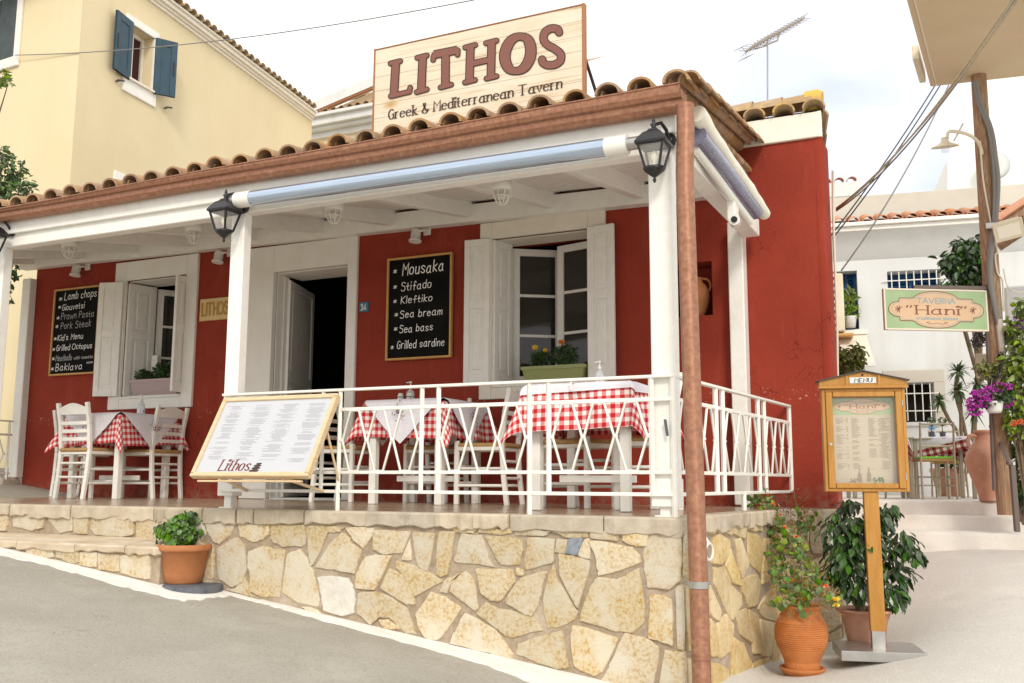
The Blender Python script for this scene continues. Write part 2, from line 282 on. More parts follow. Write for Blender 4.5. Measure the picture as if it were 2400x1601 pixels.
# ------------------------------------------------------------------ mesh builder
OFF = {}
class MB:
    def __init__(s): s.v = []; s.f = []; s.mi = []; s.uv = None; s.m = 0; s.sm = []; s.smooth = False
    def add(s, vs, fs):
        b = len(s.v); s.v += [V(p) for p in vs]
        for f in fs: s.f.append([b+i for i in f]); s.mi.append(s.m); s.sm.append(s.smooth)
    def box(s, x0, x1, y0, y1, z0, z1):
        s.add([(x0,y0,z0),(x1,y0,z0),(x1,y1,z0),(x0,y1,z0),(x0,y0,z1),(x1,y0,z1),(x1,y1,z1),(x0,y1,z1)],
              [(0,3,2,1),(4,5,6,7),(0,1,5,4),(1,2,6,5),(2,3,7,6),(3,0,4,7)])
    def bbox(s, x0, x1, y0, y1, z0, z1, b=.006):
        """box with chamfered edges"""
        o = V(((x0+x1)/2,(y0+y1)/2,(z0+z1)/2)); h = V((abs(x1-x0)/2,abs(y1-y0)/2,abs(z1-z0)/2))
        s.cham(o, V((1,0,0)), V((0,1,0)), V((0,0,1)), h, b)
    def cham(s, o, ax, ay, az, h, b):
        b = min(b, h.x*.45, h.y*.45, h.z*.45)
        idx = {}; vs = []
        for sx in (-1,1):
            for sy_ in (-1,1):
                for sz in (-1,1):
                    for k in range(3):
                        d = [h.x*sx, h.y*sy_, h.z*sz]
                        for j in range(3):
                            if j != k: d[j] -= (sx, sy_, sz)[j]*b
                        idx[(sx,sy_,sz,k)] = len(vs); vs.append(o+ax*d[0]+ay*d[1]+az*d[2])
        fs = []
        for k in range(3):
            i, j = (k+1)%3, (k+2)%3
            for sg in (-1,1):
                q = []
                for a, c in ((-1,-1),(1,-1),(1,1),(-1,1)):
                    t = [0,0,0]; t[k] = sg; t[i] = a; t[j] = c; q.append(idx[(*t,k)])
                fs.append(q if sg > 0 else q[::-1])
            for a in (-1,1):
                for c in (-1,1):
                    q = []
                    for sg, kk in ((-1,i),(1,i),(1,j),(-1,j)):
                        t = [0,0,0]; t[k] = sg; t[i] = a; t[j] = c; q.append(idx[(*t,kk)])
                    fs.append(q if a*c > 0 else q[::-1])
        for sx in (-1,1):
            for sy_ in (-1,1):
                for sz in (-1,1):
                    q = [idx[(sx,sy_,sz,k)] for k in range(3)]; fs.append(q if sx*sy_*sz > 0 else q[::-1])
        s.add(vs, fs)
    def beam(s, p, q, w, h, up=(0,0,1), b=.004):
        p, q = V(p), V(q); d = q-p; L = d.length; d.normalize(); up = V(up)
        x = d.cross(up)
        if x.length < 1e-4: x = d.cross(V((0,1,0)))
        x.normalize(); z = x.cross(d)
        s.cham((p+q)/2, x, d, z, V((w/2, L/2, h/2)), b)
    def tube(s, pts, r, n=8, cap=True, sq=None):
        pts = [V(p) for p in pts]; k = len(pts); rr = r if isinstance(r, (list, tuple)) else [r]*k
        b = len(s.v); d0 = (pts[1]-pts[0]).normalized(); a = d0.cross(V((0,0,1)))
        if a.length < .05: a = d0.cross(V((0,1,0)))
        a.normalize(); vs = []
        for i, p in enumerate(pts):
            d = (pts[min(i+1,k-1)]-pts[max(i-1,0)]).normalized(); a = (a-d*a.dot(d)).normalized(); c = d.cross(a)
            for j in range(n):
                t = 2*math.pi*j/n; vs.append(p+(a*math.cos(t)+c*math.sin(t))*rr[i])
        fs = [(i*n+j, i*n+(j+1)%n, (i+1)*n+(j+1)%n, (i+1)*n+j) for i in range(k-1) for j in range(n)]
        sm = s.smooth; s.smooth = n > 4; s.add(vs, fs); s.smooth = sm
        if cap:
            s.add([vs[j] for j in range(n)], [tuple(range(n))[::-1]]); s.add([vs[(k-1)*n+j] for j in range(n)], [tuple(range(n))])
    def lathe(s, prof, c, n=24, M=None):
        c = V(c); vs = []; k = len(prof)
        for r, z in prof:
            for j in range(n):
                t = 2*math.pi*j/n; p = V((r*math.cos(t), r*math.sin(t), z)); vs.append(c+(M @ p if M else p))
        fs = [(i*n+j, i*n+(j+1)%n, (i+1)*n+(j+1)%n, (i+1)*n+j) for i in range(k-1) for j in range(n)]
        sm = s.smooth; s.smooth = True; s.add(vs, fs); s.smooth = sm
    def ball(s, c, r, n=10, sc_=(1,1,1)):
        pr = [(max(1e-4, math.sin(math.pi*i/n)), -math.cos(math.pi*i/n)) for i in range(n+1)]
        s.lathe([(r*a, r*b) for a, b in pr], c, n+2, Matrix.Diagonal(V(sc_)))
    def prism(s, pts, n, d):
        """polygon pts (counter-clockwise seen against n) pushed back by d along -n"""
        n = V(n); pts = [V(p) for p in pts]; k = len(pts)
        s.add(pts+[p-n*d for p in pts], [tuple(range(k)), tuple(range(2*k-1, k-1, -1))]+[(i, i+k, (i+1)%k+k, (i+1)%k) for i in range(k)])
    def quad(s, *p): s.add(p, [tuple(range(len(p)))])
    def leaf(s, p, d, up, L, w, fold=.25):
        d = V(d).normalized(); x = d.cross(V(up))
        if x.length < 1e-3: x = d.cross(V((1,.3,0)))
        x.normalize(); u = x.cross(d); p = V(p)
        s.add([p, p+d*L*.35+x*w*.5+u*w*fold, p+d*L*.75+x*w*.38+u*w*fold*.6, p+d*L-u*L*.12, p+d*L*.75-x*w*.38+u*w*fold*.6, p+d*L*.35-x*w*.5+u*w*fold, p+d*L*.5-u*w*.04],
              [(0,1,6),(1,2,6),(2,3,6),(3,4,6),(4,5,6),(5,0,6)])
    def build(s, name, mats, parent=None, uv=None):
        me = bpy.data.meshes.new(name); off = V((0,0,0)); p = parent
        if parent is not None: off = OFF[parent.name]
        me.from_pydata([tuple(a-off) for a in s.v], [], s.f)
        if not isinstance(mats, (list, tuple)): mats = [mats]
        for k in mats: me.materials.append(MATS[k])
        me.polygons.foreach_set('material_index', s.mi); me.polygons.foreach_set('use_smooth', s.sm)
        if s.uv is not None:
            ul = me.uv_layers.new(name='uv')
            for lp in me.loops: ul.data[lp.index].uv = s.uv[lp.vertex_index]
        me.update()
        o = bpy.data.objects.new(name, me); COL.objects.link(o)
        if parent is not None: o.parent = parent; OFF[o.name] = off
        return o
    def solo(s, name, mats, label, cat, group=None, kind=None):
        xs = [v.x for v in s.v]; ys = [v.y for v in s.v]; zs = [v.z for v in s.v]
        c = V(((min(xs)+max(xs))/2, (min(ys)+max(ys))/2, min(zs)))
        s.v = [v-c for v in s.v]; o = s.build(name, mats); o.location = c; tag(o, label, cat, group, kind); OFF[o.name] = c; return o

def tag(o, label=None, cat=None, group=None, kind=None):
    if label: o['label'] = label
    if cat: o['category'] = cat
    if group: o['group'] = group
    if kind: o['kind'] = kind
def thing(name, label, cat, loc, group=None):
    o = bpy.data.objects.new(name, None); COL.objects.link(o); o.location = loc; o.empty_display_size = .1
    tag(o, label, cat, group); OFF[o.name] = V(loc); return o
def structure(mb, name, mats):
    o = mb.build(name, mats); o['kind'] = 'structure'; return o
def copy_tree(o, parent=None):
    c = o.copy(); COL.objects.link(c)
    if parent is not None: c.parent = parent
    for ch in list(o.children): copy_tree(ch, c)
    return c
def dup(root, loc, rz, label, group=None):
    c = copy_tree(root); c.location = loc; c.rotation_euler = (0, 0, rz); c['label'] = label
    if group: c['group'] = group
    return c

def lerp(a, b, t): return a+(b-a)*t
def arcpts(c, r, a0, a1, n, ax, ay): return [V(c)+V(ax)*r*math.cos(R_(lerp(a0,a1,i/n)))+V(ay)*r*math.sin(R_(lerp(a0,a1,i/n))) for i in range(n+1)]
def sag(p, q, d, n=14):
    p, q = V(p), V(q); return [p.lerp(q, i/n)-V((0,0,d*4*(i/n)*(1-i/n))) for i in range(n+1)]
def catmull(P, k=5):
    P = [V(p) for p in P]; o = []
    closed = (P[0]-P[-1]).length < 1e-6
    for i in range(len(P)-1):
        p0 = P[i-1] if i > 0 else (P[-2] if closed else P[0]); p3 = P[i+2] if i+2 < len(P) else (P[1] if closed else P[-1])
        for j in range(k):
            t = j/k; o.append(.5*((2*P[i])+(P[i+1]-p0)*t+(2*p0-5*P[i]+4*P[i+1]-p3)*t*t+(3*P[i]-p0-3*P[i+1]+p3)*t**3))
    o.append(P[-1]); return o

def wall_holes(mb, x0, x1, z0, z1, y0, y1, holes):
    """wall slab facing -Y with rectangular holes (hx0,hx1,hz0,hz1); reveals included"""
    xs = sorted({x0, x1, *[h[0] for h in holes], *[h[1] for h in holes]}); zs = sorted({z0, z1, *[h[2] for h in holes], *[h[3] for h in holes]})
    def inh(x, z): return any(h[0] < x < h[1] and h[2] < z < h[3] for h in holes)
    for a, b in zip(xs, xs[1:]):
        for c, d in zip(zs, zs[1:]):
            if inh((a+b)/2, (c+d)/2): continue
            mb.quad((a,y0,c),(b,y0,c),(b,y0,d),(a,y0,d)); mb.quad((a,y1,c),(a,y1,d),(b,y1,d),(b,y1,c))
    for h in holes+[(x0,x1,z0,z1)]:
        a, b, c, d = h
        mb.quad((a,y0,c),(a,y0,d),(a,y1,d),(a,y1,c)); mb.quad((b,y0,c),(b,y1,c),(b,y1,d),(b,y0,d))
        mb.quad((a,y0,d),(b,y0,d),(b,y1,d),(a,y1,d)); mb.quad((a,y0,c),(a,y1,c),(b,y1,c),(b,y0,c))

# ------------------------------------------------------------------ lettering: every glyph a set of pen strokes
GL = {'M':"13 1b 47 7b 73",'S':"~6a 4b 2b 19 28 57 65 53 23 14",'K':"1b 13;6b 17 63",'G':"~6a 4b 2a 17 24 43 64;64 67 47",'L':"1b 13 63",
'P':"13 1b;~1b 4b 69 47 17",'B':"13 1b;~1b 4b 59 37 17;~17 47 65 43 13",'O':"~4b 1a 07 14 43 74 87 7a 4b",'a':"~57 38 16 14 33 54;58 54 63",'b':"1b 13;~17 38 57 54 33 14",
'c':"~57 38 17 14 33 54",'d':"5b 53;~57 38 17 14 33 54",'e':"16 56;~56 57 38 17 14 33 54",'f':"~5a 4b 3a 33;17 57",'g':"~57 38 17 15 34 55;58 52;~52 40 20 11",
'h':"1b 13;~17 38 57 53",'i':"18 13;1a 1b",'k':"1b 13;58 16 53",'l':"1b 13",'m':"18 13;~16 38 47 43;~46 68 77 73",'n':"18 13;~16 38 57 53",'o':"~38 17 14 33 54 57 38",
'p':"18 10;~17 38 57 54 33 14",'r':"18 13;~16 28 48",'s':"~57 38 17 26 45 54 33 14",'t':"2a 24 33 43;07 47",'u':"~18 14 33 54;58 53",'v':"18 33 58",'w':"18 23 47 63 78",
"'":"1b 1a",'"':"1b 09;3b 29",'*':"35 3b;0a 66;06 6a",'T':"0b 8b;4b 43",'A':"03 4b 83;26 66",'V':"0b 43 8b",'E':"6b 1b 13 63;17 57",'R':"13 1b;~1b 4b 69 47 17;37 63",'N':"13 1b 73 7b",
'H':"1b 13;7b 73;17 77",'I':"1b 13",'U':"~1b 15 33 53 75 7b;7b 75",'3':"~1a 3b 5a 48 37;~37 56 54 33 14",'4':"53 5b 15 75",'&':"~74 55 2a 3b 4a 26 14 33 53 76"}
def glyph(ch):
    st = []
    for part in GL[ch].split(';'):
        smooth = part.startswith('~'); pts = [V((int(a[0], 16), int(a[1], 16)-3, 0)) for a in part.lstrip('~').split()]
        st.append((catmull(pts, 5) if smooth else pts, smooth))
    w = max(p.x for s_, _ in st for p in s_); return st, w
def ribbon(mb, pts, wf, T, caps=True):
    """flat pen stroke; T maps (x,y,lift) to the surface, wf(direction) gives the width"""
    pts = [p for i, p in enumerate(pts) if i == 0 or (p-pts[i-1]).length > 1e-6]
    if len(pts) < 2: return
    k = len(pts); Lf = []; Rt = []
    closed = (pts[0]-pts[-1]).length < 1e-6
    for i in range(k):
        a = pts[i]-pts[i-1] if i > 0 else (pts[-1]-pts[-2] if closed else pts[1]-pts[0])
        b = pts[i+1]-pts[i] if i < k-1 else (pts[1]-pts[0] if closed else pts[-1]-pts[-2])
        a = a.normalized(); b = b.normalized(); t = a+b
        if t.length < .2: t = a
        t.normalize(); n = V((-t.y, t.x, 0)); c = max(.45, n.dot(V((-a.y, a.x, 0)))); wd = wf(t)/2/c
        Lf.append(pts[i]+n*wd); Rt.append(pts[i]-n*wd)
    vs = [T(p) for p in Lf]+[T(p) for p in Rt]
    mb.add(vs, [(i, i+k, i+k+1, i+1) for i in range(k-1)])
    if caps and not closed:
        for p, d in ((pts[0], pts[0]-pts[1]), (pts[-1], pts[-1]-pts[-2])):
            d = d.normalized(); r = wf(d)/2; n = V((-d.y, d.x, 0))
            mb.add([T(p+n*r*math.cos(t)+d*r*math.sin(t)) for t in [math.pi*j/6 for j in range(7)]], [tuple(range(6, -1, -1))])
def text(mb, s, o, ux, uy, h, width, gap=.16, xs=1.0, style='pen', jit=0, lift=0, total=None, slant=0, space=.55, seed=1):
    """s in strokes from baseline point o; ux right, uy up, h cap height. style pen (even), serif or sans"""
    rnd = random.Random(seed); o, ux, uy = V(o), V(ux).normalized(), V(uy).normalized(); n = ux.cross(uy); u = h/8
    adv = 0; items = []
    for ch in s:
        if ch == ' ': adv += space*h*xs; continue
        st, w_ = glyph(ch); items.append((st, adv, ch)); adv += w_*u*xs+gap*h*xs
    k = 1.0
    if total: k = total/max(1e-6, adv-gap*h*xs)
    lay = [0]
    for st, a, ch in items:
        jy = rnd.uniform(-jit, jit)*h; js = 1+rnd.uniform(-jit, jit)
        strokes = [([V(((p.x*u*xs*js+a)*k+p.y*u*slant, p.y*u*js+jy, 0)) for p in pts], sm) for pts, sm in st]
        if style == 'serif' and ch not in '"':
            ex = []
            for pts, sm in strokes:
                for e, nb in ((pts[0], pts[1]), (pts[-1], pts[-2])):
                    d = (e-nb)
                    if not sm and abs(d.y) > .8*abs(d.x) and len(pts) <= 3 or (not sm and abs(d.y) > 1.5*abs(d.x)):
                        q = width*1.15; ex.append(([e-V((q, 0, 0)), e+V((q, 0, 0))], 'S'))
            strokes += ex
        for pts, sm in strokes:
            lay[0] += 1; z = lift+(lay[0] % 9)*.00012
            T = lambda p, z=z: o+ux*p.x+uy*p.y+n*z
            if style == 'serif': wf = (lambda d: width*.38) if sm == 'S' else (lambda d: width*(.36+.64*abs(d.y)**1.3))
            else: wf = lambda d: width
            ribbon(mb, pts, wf, T, caps=style != 'serif')
    return adv*k

# ------------------------------------------------------------------ foliage
def rdir(rnd=random):
    z = rnd.uniform(-1, 1); t = rnd.uniform(0, 2*math.pi); r = math.sqrt(1-z*z); return V((r*math.cos(t), r*math.sin(t), z))
def clump(mb, c, rad, n, L, w, droop=.3, rnd=random, shell=.5, out=.6):
    c = V(c)
    for _ in range(n):
        d = rdir(rnd); r = shell+(1-shell)*rnd.random()**.6; p = c+V((d.x*rad[0], d.y*rad[1], d.z*rad[2]))*r
        q = (d*out+rdir(rnd)*.7+V((0,0,-droop))).normalized(); s_ = rnd.uniform(.5, 1.3)
        mb.leaf(p, q, (d+rdir(rnd)*.5+V((0,0,.6))), L*s_, w*s_)
def rosette(mb, c, n, L, w, rnd=random):
    for i in range(n):
        d = rdir(rnd); d.z = d.z*.8+.15; d.normalize(); l = L*rnd.uniform(.7, 1.1); x = d.cross(V((0,0,1))).normalized() if abs(d.z) < .98 else V((1,0,0))
        p0 = V(c); p1 = p0+d*l*.5; p2 = p0+d*l+V((0,0,-.22*l))
        mb.add([p0-x*w*.3, p0+x*w*.3, p1+x*w*.5, p2, p1-x*w*.5], [(0,1,2,4),(4,2,3)])
def blossom(mb, c, r, rnd=random, n=7):
    for i in range(n*2):
        d = rdir(rnd); d.z = abs(d.z)*.9; mb.leaf(V(c)+d*r*.15, d, rdir(rnd), r*rnd.uniform(.8, 1.1), r*.75, .1)

# ------------------------------------------------------------------ ground
import numpy as np
AY = ((-40, -1.7), (-5, -1.55), (0, -1.35), (3, -1.2), (5.45, -1.04), (6.5, -.90), (8, -.66), (9.3, -.445), (9.5, -.44), (60, -.44))     # lane, right side
WY = ((-40, -.99), (5.45, -.99), (7, -1.07), (7.54, -1.10), (8.1, -1.07), (9.3, -.62), (10.5, -.5), (60, -.5))                          # lane, along the terrace
def pw(T_, y): return sum(float(np.interp(y+d, [t[0] for t in T_], [t[1] for t in T_])) for d in (-.3, -.15, 0, .15, .3))/5
def gz(x, y):
    r = max(-3.0, min(.45, -.573-.128*(x+4.78)))
    if x <= -1.5: return r
    t = min(1, (x+1.5)/1.6); t = t*t*(3-2*t); return lerp(min(pw(WY, y), r if y < 5 else 9), pw(AY, y), t)
def groundpt(px, py):
    r = ray(px, py); t = 3.0
    for _ in range(3000):
        p = ORG+r*t
        if p.z < gz(p.x, p.y): break
        t += .004
    return p
def sheet(xs, ys):
    mb = MB(); nx, ny = len(xs), len(ys); mb.smooth = True
    mb.add([(x, y, gz(x, y)) for y in ys for x in xs], [(j*nx+i, j*nx+i+1, (j+1)*nx+i+1, (j+1)*nx+i) for j in range(ny-1) for i in range(nx-1)]); return mb
def rng(*seg):
    o = []
    for a, b, n in seg: o += [lerp(a, b, i/n) for i in range(n)]
    return o+[seg[-1][1]]
structure(sheet(rng((-60, -12, 6), (-12, -1.62, 90)), rng((-40, -3, 5), (-3, 5.6, 80), (5.6, 60, 8))), 'road', 'road_concrete')
structure(sheet(rng((-1.62, 3, 40), (3, 60, 8)), rng((-40, -3, 5), (-3, 9.9, 90), (9.9, 60, 8))), 'lane', 'lane_concrete')

# white painted strip along the foot of the terrace
up_ = [(-60,1277),(0,1286),(119,1309),(177,1319),(283,1342),(357,1364),(426,1384),(494,1385),(531,1380),(606,1394),(732,1426),(800,1445),(970,1484),(1140,1521),(1311,1556),(1430,1598),(1520,1622)]
lo_ = [(-60,1292),(0,1302),(112,1326),(180,1345),(260,1368),(341,1389),(433,1410),(486,1404),(541,1397),(610,1414),(664,1430),(800,1467),(970,1513),(1141,1561),(1243,1601),(1330,1625),(1440,1660)]
mb = MB(); n_ = 0; rnd = random.Random(3); a_, b_ = [], []
rows = []
for i in range(len(up_)-1):
    for j in range(6):
        t = j/6; ua = [lerp(up_[i][k], up_[i+1][k], t) for k in (0, 1)]; la = [lerp(lo_[i][k], lo_[i+1][k], t) for k in (0, 1)]
        p = groundpt(ua[0], ua[1]-3); q = groundpt(la[0]+rnd.uniform(-1, 1), la[1]+rnd.uniform(-1.8, 1.8)); p.y += .06
        rows.append([V((lerp(p.x, q.x, f), lerp(p.y, q.y, f), 0)) for f in (0, .25, .5, .75, 1)])
for r in rows:
    for v in r: v.z = gz(v.x, v.y)+.007
for A, B in zip(rows, rows[1:]):
    for k in range(4): mb.quad(A[k+1], B[k+1], B[k], A[k])
    dz = V((0, -.004, -.05)); mb.quad(A[4]+dz, B[4]+dz, B[4], A[4])
structure(mb, 'painted_strip', 'whitewash')

# ------------------------------------------------------------------ stone terrace
XL = -10.6
terr = thing('stone_terrace', 'long stone terrace with flagstone floor in front of the red tavern', 'terrace', (-5, 6.5, -.6))
XR = SX(YF)
mb = MB()
zb = -1.7
mb.quad((XL,YF,zb),(XR,YF,zb),(XR,YF,-.004),(XL,YF,-.004))
mb.quad((XR,YF,zb),(SX(YW),YW,zb),(SX(YW),YW,-.004),(XR,YF,-.004))
mb.quad((XL,YF,-.004),(XL,YW,-.004),(XL,YW,zb),(XL,YF,zb))
# low step along the left half
YT = 5.19
XS = PY(372, 1290, 5.17).x
mb.quad((XL,YT,zb),(XS,YT,zb),(XS,YT,-.30),(XL,YT,-.30)); mb.quad((XS,YT,zb),(XS,YF,zb),(XS,YF,-.24),(XS,YT,-.30))
mb.build('retaining_wall', 'mortar', terr)
mb = MB(); mb.quad((XL,YF,0),(XR,YF,0),(SX(YW),YW+.02,.008),(XL,YW+.02,.008)); mb.build('terrace_floor', 'terrace_floor', terr)

def jitter_poly(P, n=3, a=.006, rnd=random):
    o = []
    for i, p in enumerate(P):
        q = P[(i+1) % len(P)]
        c = p*.955+q*.045; e = p*.045+q*.955
        for j in range(n+1): o.append(c.lerp(e, j/n)+V((rnd.uniform(-a, a), rnd.uniform(-a, a))))
    return o
def stone(mb, P, T, h=.014, bev=.009, rnd=random):
    """P: list of 2D Vectors on the wall; T(p, lift) gives the point in space"""
    A = sum(P[i].x*P[(i+1)%len(P)].y-P[(i+1)%len(P)].x*P[i].y for i in range(len(P)))
    if A < 0: P = P[::-1]
    P = jitter_poly(P, 3, .004, rnd); k = len(P); c = sum(P, V((0, 0)))/k; vs = []
    tilt = V((rnd.uniform(-.05, .05), rnd.uniform(-.05, .05)))
    for ins, z in ((-.011, -.01), (-.007, h*.55), (bev*.35-.007, h*.88), (bev-.007, h)):
        for i, p in enumerate(P):
            d = (c-p); L = d.length; q = p+d*min(.5, ins/max(L, .01)); vs.append(T(q, z+((q-c).dot(tilt) if z > 0 else 0)+(rnd.uniform(-.001, .001) if ins > 0 else 0)))
    fs = [(r*k+i, r*k+(i+1)%k, (r+1)*k+(i+1)%k, (r+1)*k+i) for r in range(3) for i in range(k)]
    # inner ring so the face is not flat
    for i, p in enumerate(P): q = p.lerp(c, .55); vs.append(T(q, h+.002+(q-c).dot(tilt)+rnd.uniform(-.0006, .0006)))
    fs += [(3*k+i, 3*k+(i+1)%k, 4*k+(i+1)%k, 4*k+i) for i in range(k)]; vs.append(T(c, h+.0025)); fs += [(4*k+i, 4*k+(i+1)%k, 5*k) for i in range(k)]
    mb.add(vs, fs)
TF = lambda p, z: V((p.x, YF-z, p.y))
def TSd(p, z): n = V((1, -.0757, 0)).normalized(); return V((SX(p.x), p.x, p.y))+n*z
def parse(txt, ox, oy, s):
    return [[(ox+float(a.split(',')[0])/s, oy+float(a.split(',')[1])/s) for a in l.split()] for l in txt.strip().split('\n')]
FR = parse("""-62,118 60,88 190,80 210,140 170,220 70,305 20,290 -30,215
250,125 560,130 555,215 500,260 400,290 270,235
580,125 905,130 900,320 870,335 690,330 610,300 580,240
945,140 1120,135 1135,190 1020,460 970,530 950,400
1130,142 1300,155 1240,190 1140,197
1315,160 1570,155 1575,225 1480,350 1390,275
1270,215 1345,260 1360,310 1455,370 1390,605 1190,560 1010,545 1140,340
40,365 235,250 310,330 335,560 290,690 190,735 60,650 45,500
360,400 490,345 600,370 710,380 660,790 650,830 470,825 370,770 380,620 355,540
740,420 860,375 930,460 985,590 1045,850 1030,925 850,890 690,790 720,600
1590,180 1945,195 1860,400 1680,410 1590,370
1940,270 1955,470 1860,465
1965,200 2180,215 2120,575 2020,530
2220,200 2380,190 2310,610 2240,630 2205,600
1500,450 1600,425 1755,435 1600,755 1400,745 1420,600
1810,480 2050,560 2260,670 2000,820 1900,650 1815,545
1745,560 1880,640 1960,760 1985,900 1900,900 1655,750
1440,800 1600,790 1760,850 1900,950 2000,1200 1900,1190 1760,1040 1640,1030 1560,1110 1430,990
-150,560 -10,320 10,420 0,640 -20,780 -150,760
-320,130 -95,130 -70,220 -130,300 -290,300
130,760 230,750 320,640 365,800 470,850 300,800
1640,1060 1740,1070 1850,1150 1700,1150
880,930 1020,960 1060,1010 950,980""", 500, 1200, 4.198)
FR += parse("""210,130 400,125 425,150 400,180 270,170
460,140 730,150 730,185 620,190 450,180
760,145 900,150 1060,170 1010,205 770,195
1090,160 1385,165 1380,220 1200,215
1420,165 1660,170 1640,245 1420,225
1700,170 1910,190 1890,295 1800,285 1700,250
1940,190 2185,200 2200,330 2185,580 2090,660 1910,640 1880,500 1875,300
310,190 480,210 530,380 580,470 450,440 240,430
510,210 820,230 825,330 800,450 640,445 600,380
880,225 1110,240 1085,430 870,490 845,480
1130,240 1225,240 1190,350 1115,340
1360,240 1400,240 1405,395 1310,370
1410,250 1600,275 1760,310 1830,370 1840,440 1490,545 1480,480 1470,405
1140,365 1280,385 1400,425 1390,520 1310,825 1270,760 1150,540
430,490 740,500 755,600 640,755 560,760 480,690
780,490 830,500 830,545 780,530
1040,505 970,740 960,800 910,885 870,880 700,780 720,700 810,580
1100,460 1140,600 1300,860 1280,920 1160,980 1040,995 1010,780 1060,540
340,515 400,580 450,830 410,840 210,680 230,610
280,530 240,570 180,690 125,680 150,600
520,775 620,830 910,900 1000,1015 730,1070 680,1050 440,870
1480,560 1640,590 1830,490 1870,780 1870,950 1780,1030 1640,1020 1330,930 1350,830 1430,640
1930,720 2040,720 2110,770 2120,1150 2000,1095 1920,1085
2150,650 2210,640 2210,1190 2160,1170
2215,210 2250,210 2255,560 2215,540
340,870 600,1020 740,1210 730,1270 560,1215 210,1130 250,1040
1165,1025 1215,1345 1100,1340 960,1290 780,1220 800,1130
1265,980 1460,1030 1650,1090 1500,1380 1440,1400 1280,1330 1250,1080
1710,1050 1900,1100 2000,1170 1990,1290 1950,1473 1500,1460 1580,1330
2050,1200 2225,1220 2225,1540 2010,1540
1500,1510 1950,1520 1940,1700 1560,1620""", 1000, 1200, 3.673)
FR += parse("""1012,1389 1042,1399 1079,1425 1050,1470 1025,1500 1000,1494 985,1472 977,1440""", 0, 0, 1)
mb = MB(); rnd = random.Random(11)
for P in FR: stone(mb, [V((q.x, q.z)) for q in (PY(x, y, YF) for x, y in P)], TF, rnd=rnd)
mb.build('stone_facing', 'field_stone', terr); mb = MB()
# riser of the left half (above the step) and the step's own riser
def px7(l): return [(x/2.936, 1067+y/2.936) for x, y in l]
for l in [[(-40,395),(55,385),(58,480),(-30,485)],[(92,398),(320,402),(300,495),(225,515),(92,490)],[(345,415),(500,422),(500,520),(420,530),(345,450)],[(515,425),(610,428),(600,540),(520,530)],
          [(640,425),(925,430),(925,545),(850,560),(660,545),(625,500)],[(950,435),(1200,440),(1180,560),(945,575)],[(1215,445),(1400,460),(1390,570),(1340,600),(1210,580)],[(1230,640),(1390,600),(1470,680),(1470,850),(1340,880),(1250,860)]]:
    stone(mb, [V((q.x, q.z)) for q in (PY(x, y, YF) for x, y in px7(l))], TF, rnd=rnd)
x = -10.4
while x < -7.5: stone(mb, [V((x,-.21)), V((x+.42,-.21)), V((x+.43,-.1)), V((x+.02,-.09))], TF, rnd=rnd); x += .48
mb.build('stone_facing', 'field_stone', terr); mb = MB()
TST = lambda p, z: V((p.x, YT-z, p.y))
for l in [[(-150,600),(10,610),(20,640),(-140,640)],[(180,640),(370,648),(375,700),(300,715),(190,690)],[(392,655),(545,665),(550,735),(500,745),(400,700)],[(560,668),(670,675),(665,770),(560,750)],[(685,675),(822,685),(822,800),(690,780)],[(838,690),(1030,690),(1035,850),(980,845),(840,810)]]:
    stone(mb, [V((q.x, q.z)) for q in (PY(x, y, YT) for x, y in px7(l))], TST, rnd=rnd)
mb.build('stone_facing', 'field_stone', terr)
mb = MB(); stone(mb, [V((q.x, q.z)) for q in (PY(x, y, YF) for x, y in parse("1040,645 1180,640 1330,660 1375,740 1400,850 1390,990 1260,1010 1095,960 1080,840", 500, 1200, 4.198)[0])], TF, h=.018, rnd=rnd)
mb.build('pale_stone', 'pale_stone', terr)
mb = MB(); stone(mb, [V((q.x, q.z)) for q in (PY(x, y, YF) for x, y in parse("1232,236 1352,232 1305,366 1200,352", 1000, 1200, 3.673)[0])], TF, h=.018, rnd=rnd)
mb.build('blue_stone', 'blue_grey', terr)
SD = parse("""205,295 265,300 255,350 210,350
305,290 385,285 385,370
395,270 510,280 495,385 400,350
540,280 640,285 640,330 545,325
240,380 300,355 380,410 370,520 310,595 235,590
525,340 600,365 640,430 640,540 620,670 530,580
420,400 460,395 525,600 480,710 455,640
385,470 450,690 460,780 400,740 345,620
245,630 330,630 375,740 375,1040 250,760
470,730 590,680 625,740 600,930 530,950 480,830
650,530 720,620 700,730 640,760
660,390 730,390 735,530 650,500
375,760 470,850 470,930 390,1050
215,770 300,980 290,1060 220,1010
610,960 740,740 745,1060 640,1020
430,1000 510,960 550,1240 460,1170
530,970 610,1010 640,1330 570,1320
275,1090 345,1010 400,1100 380,1300 300,1360
215,1050 265,1110 285,1350 225,1350
620,1050 750,1080 710,1340 640,1340
400,1200 480,1250 560,1420 540,1560 390,1600
555,1420 700,1350 710,1450 640,1580 545,1600
230,1400 360,1450 390,1620 240,1640
750,1130 790,1150 800,1400 720,1450 735,1200
760,300 900,300 880,520 760,480
750,560 880,560 860,800 760,820
760,860 880,850 880,1080 770,1080
60,370 110,360 130,680 65,690
100,780 190,770 200,1300 110,1320
10,370 50,370 45,680 15,690
15,790 70,785 75,1290 20,1300
25,1380 120,1360 130,1680 40,1680""", 1600, 1150, 3.478)
mb = MB()
for P in SD: stone(mb, [V((q.y, q.z)) for q in (PS(x, y) for x, y in P)], TSd, rnd=rnd)
mb.build('stone_facing', 'field_stone_warm_lit', terr)
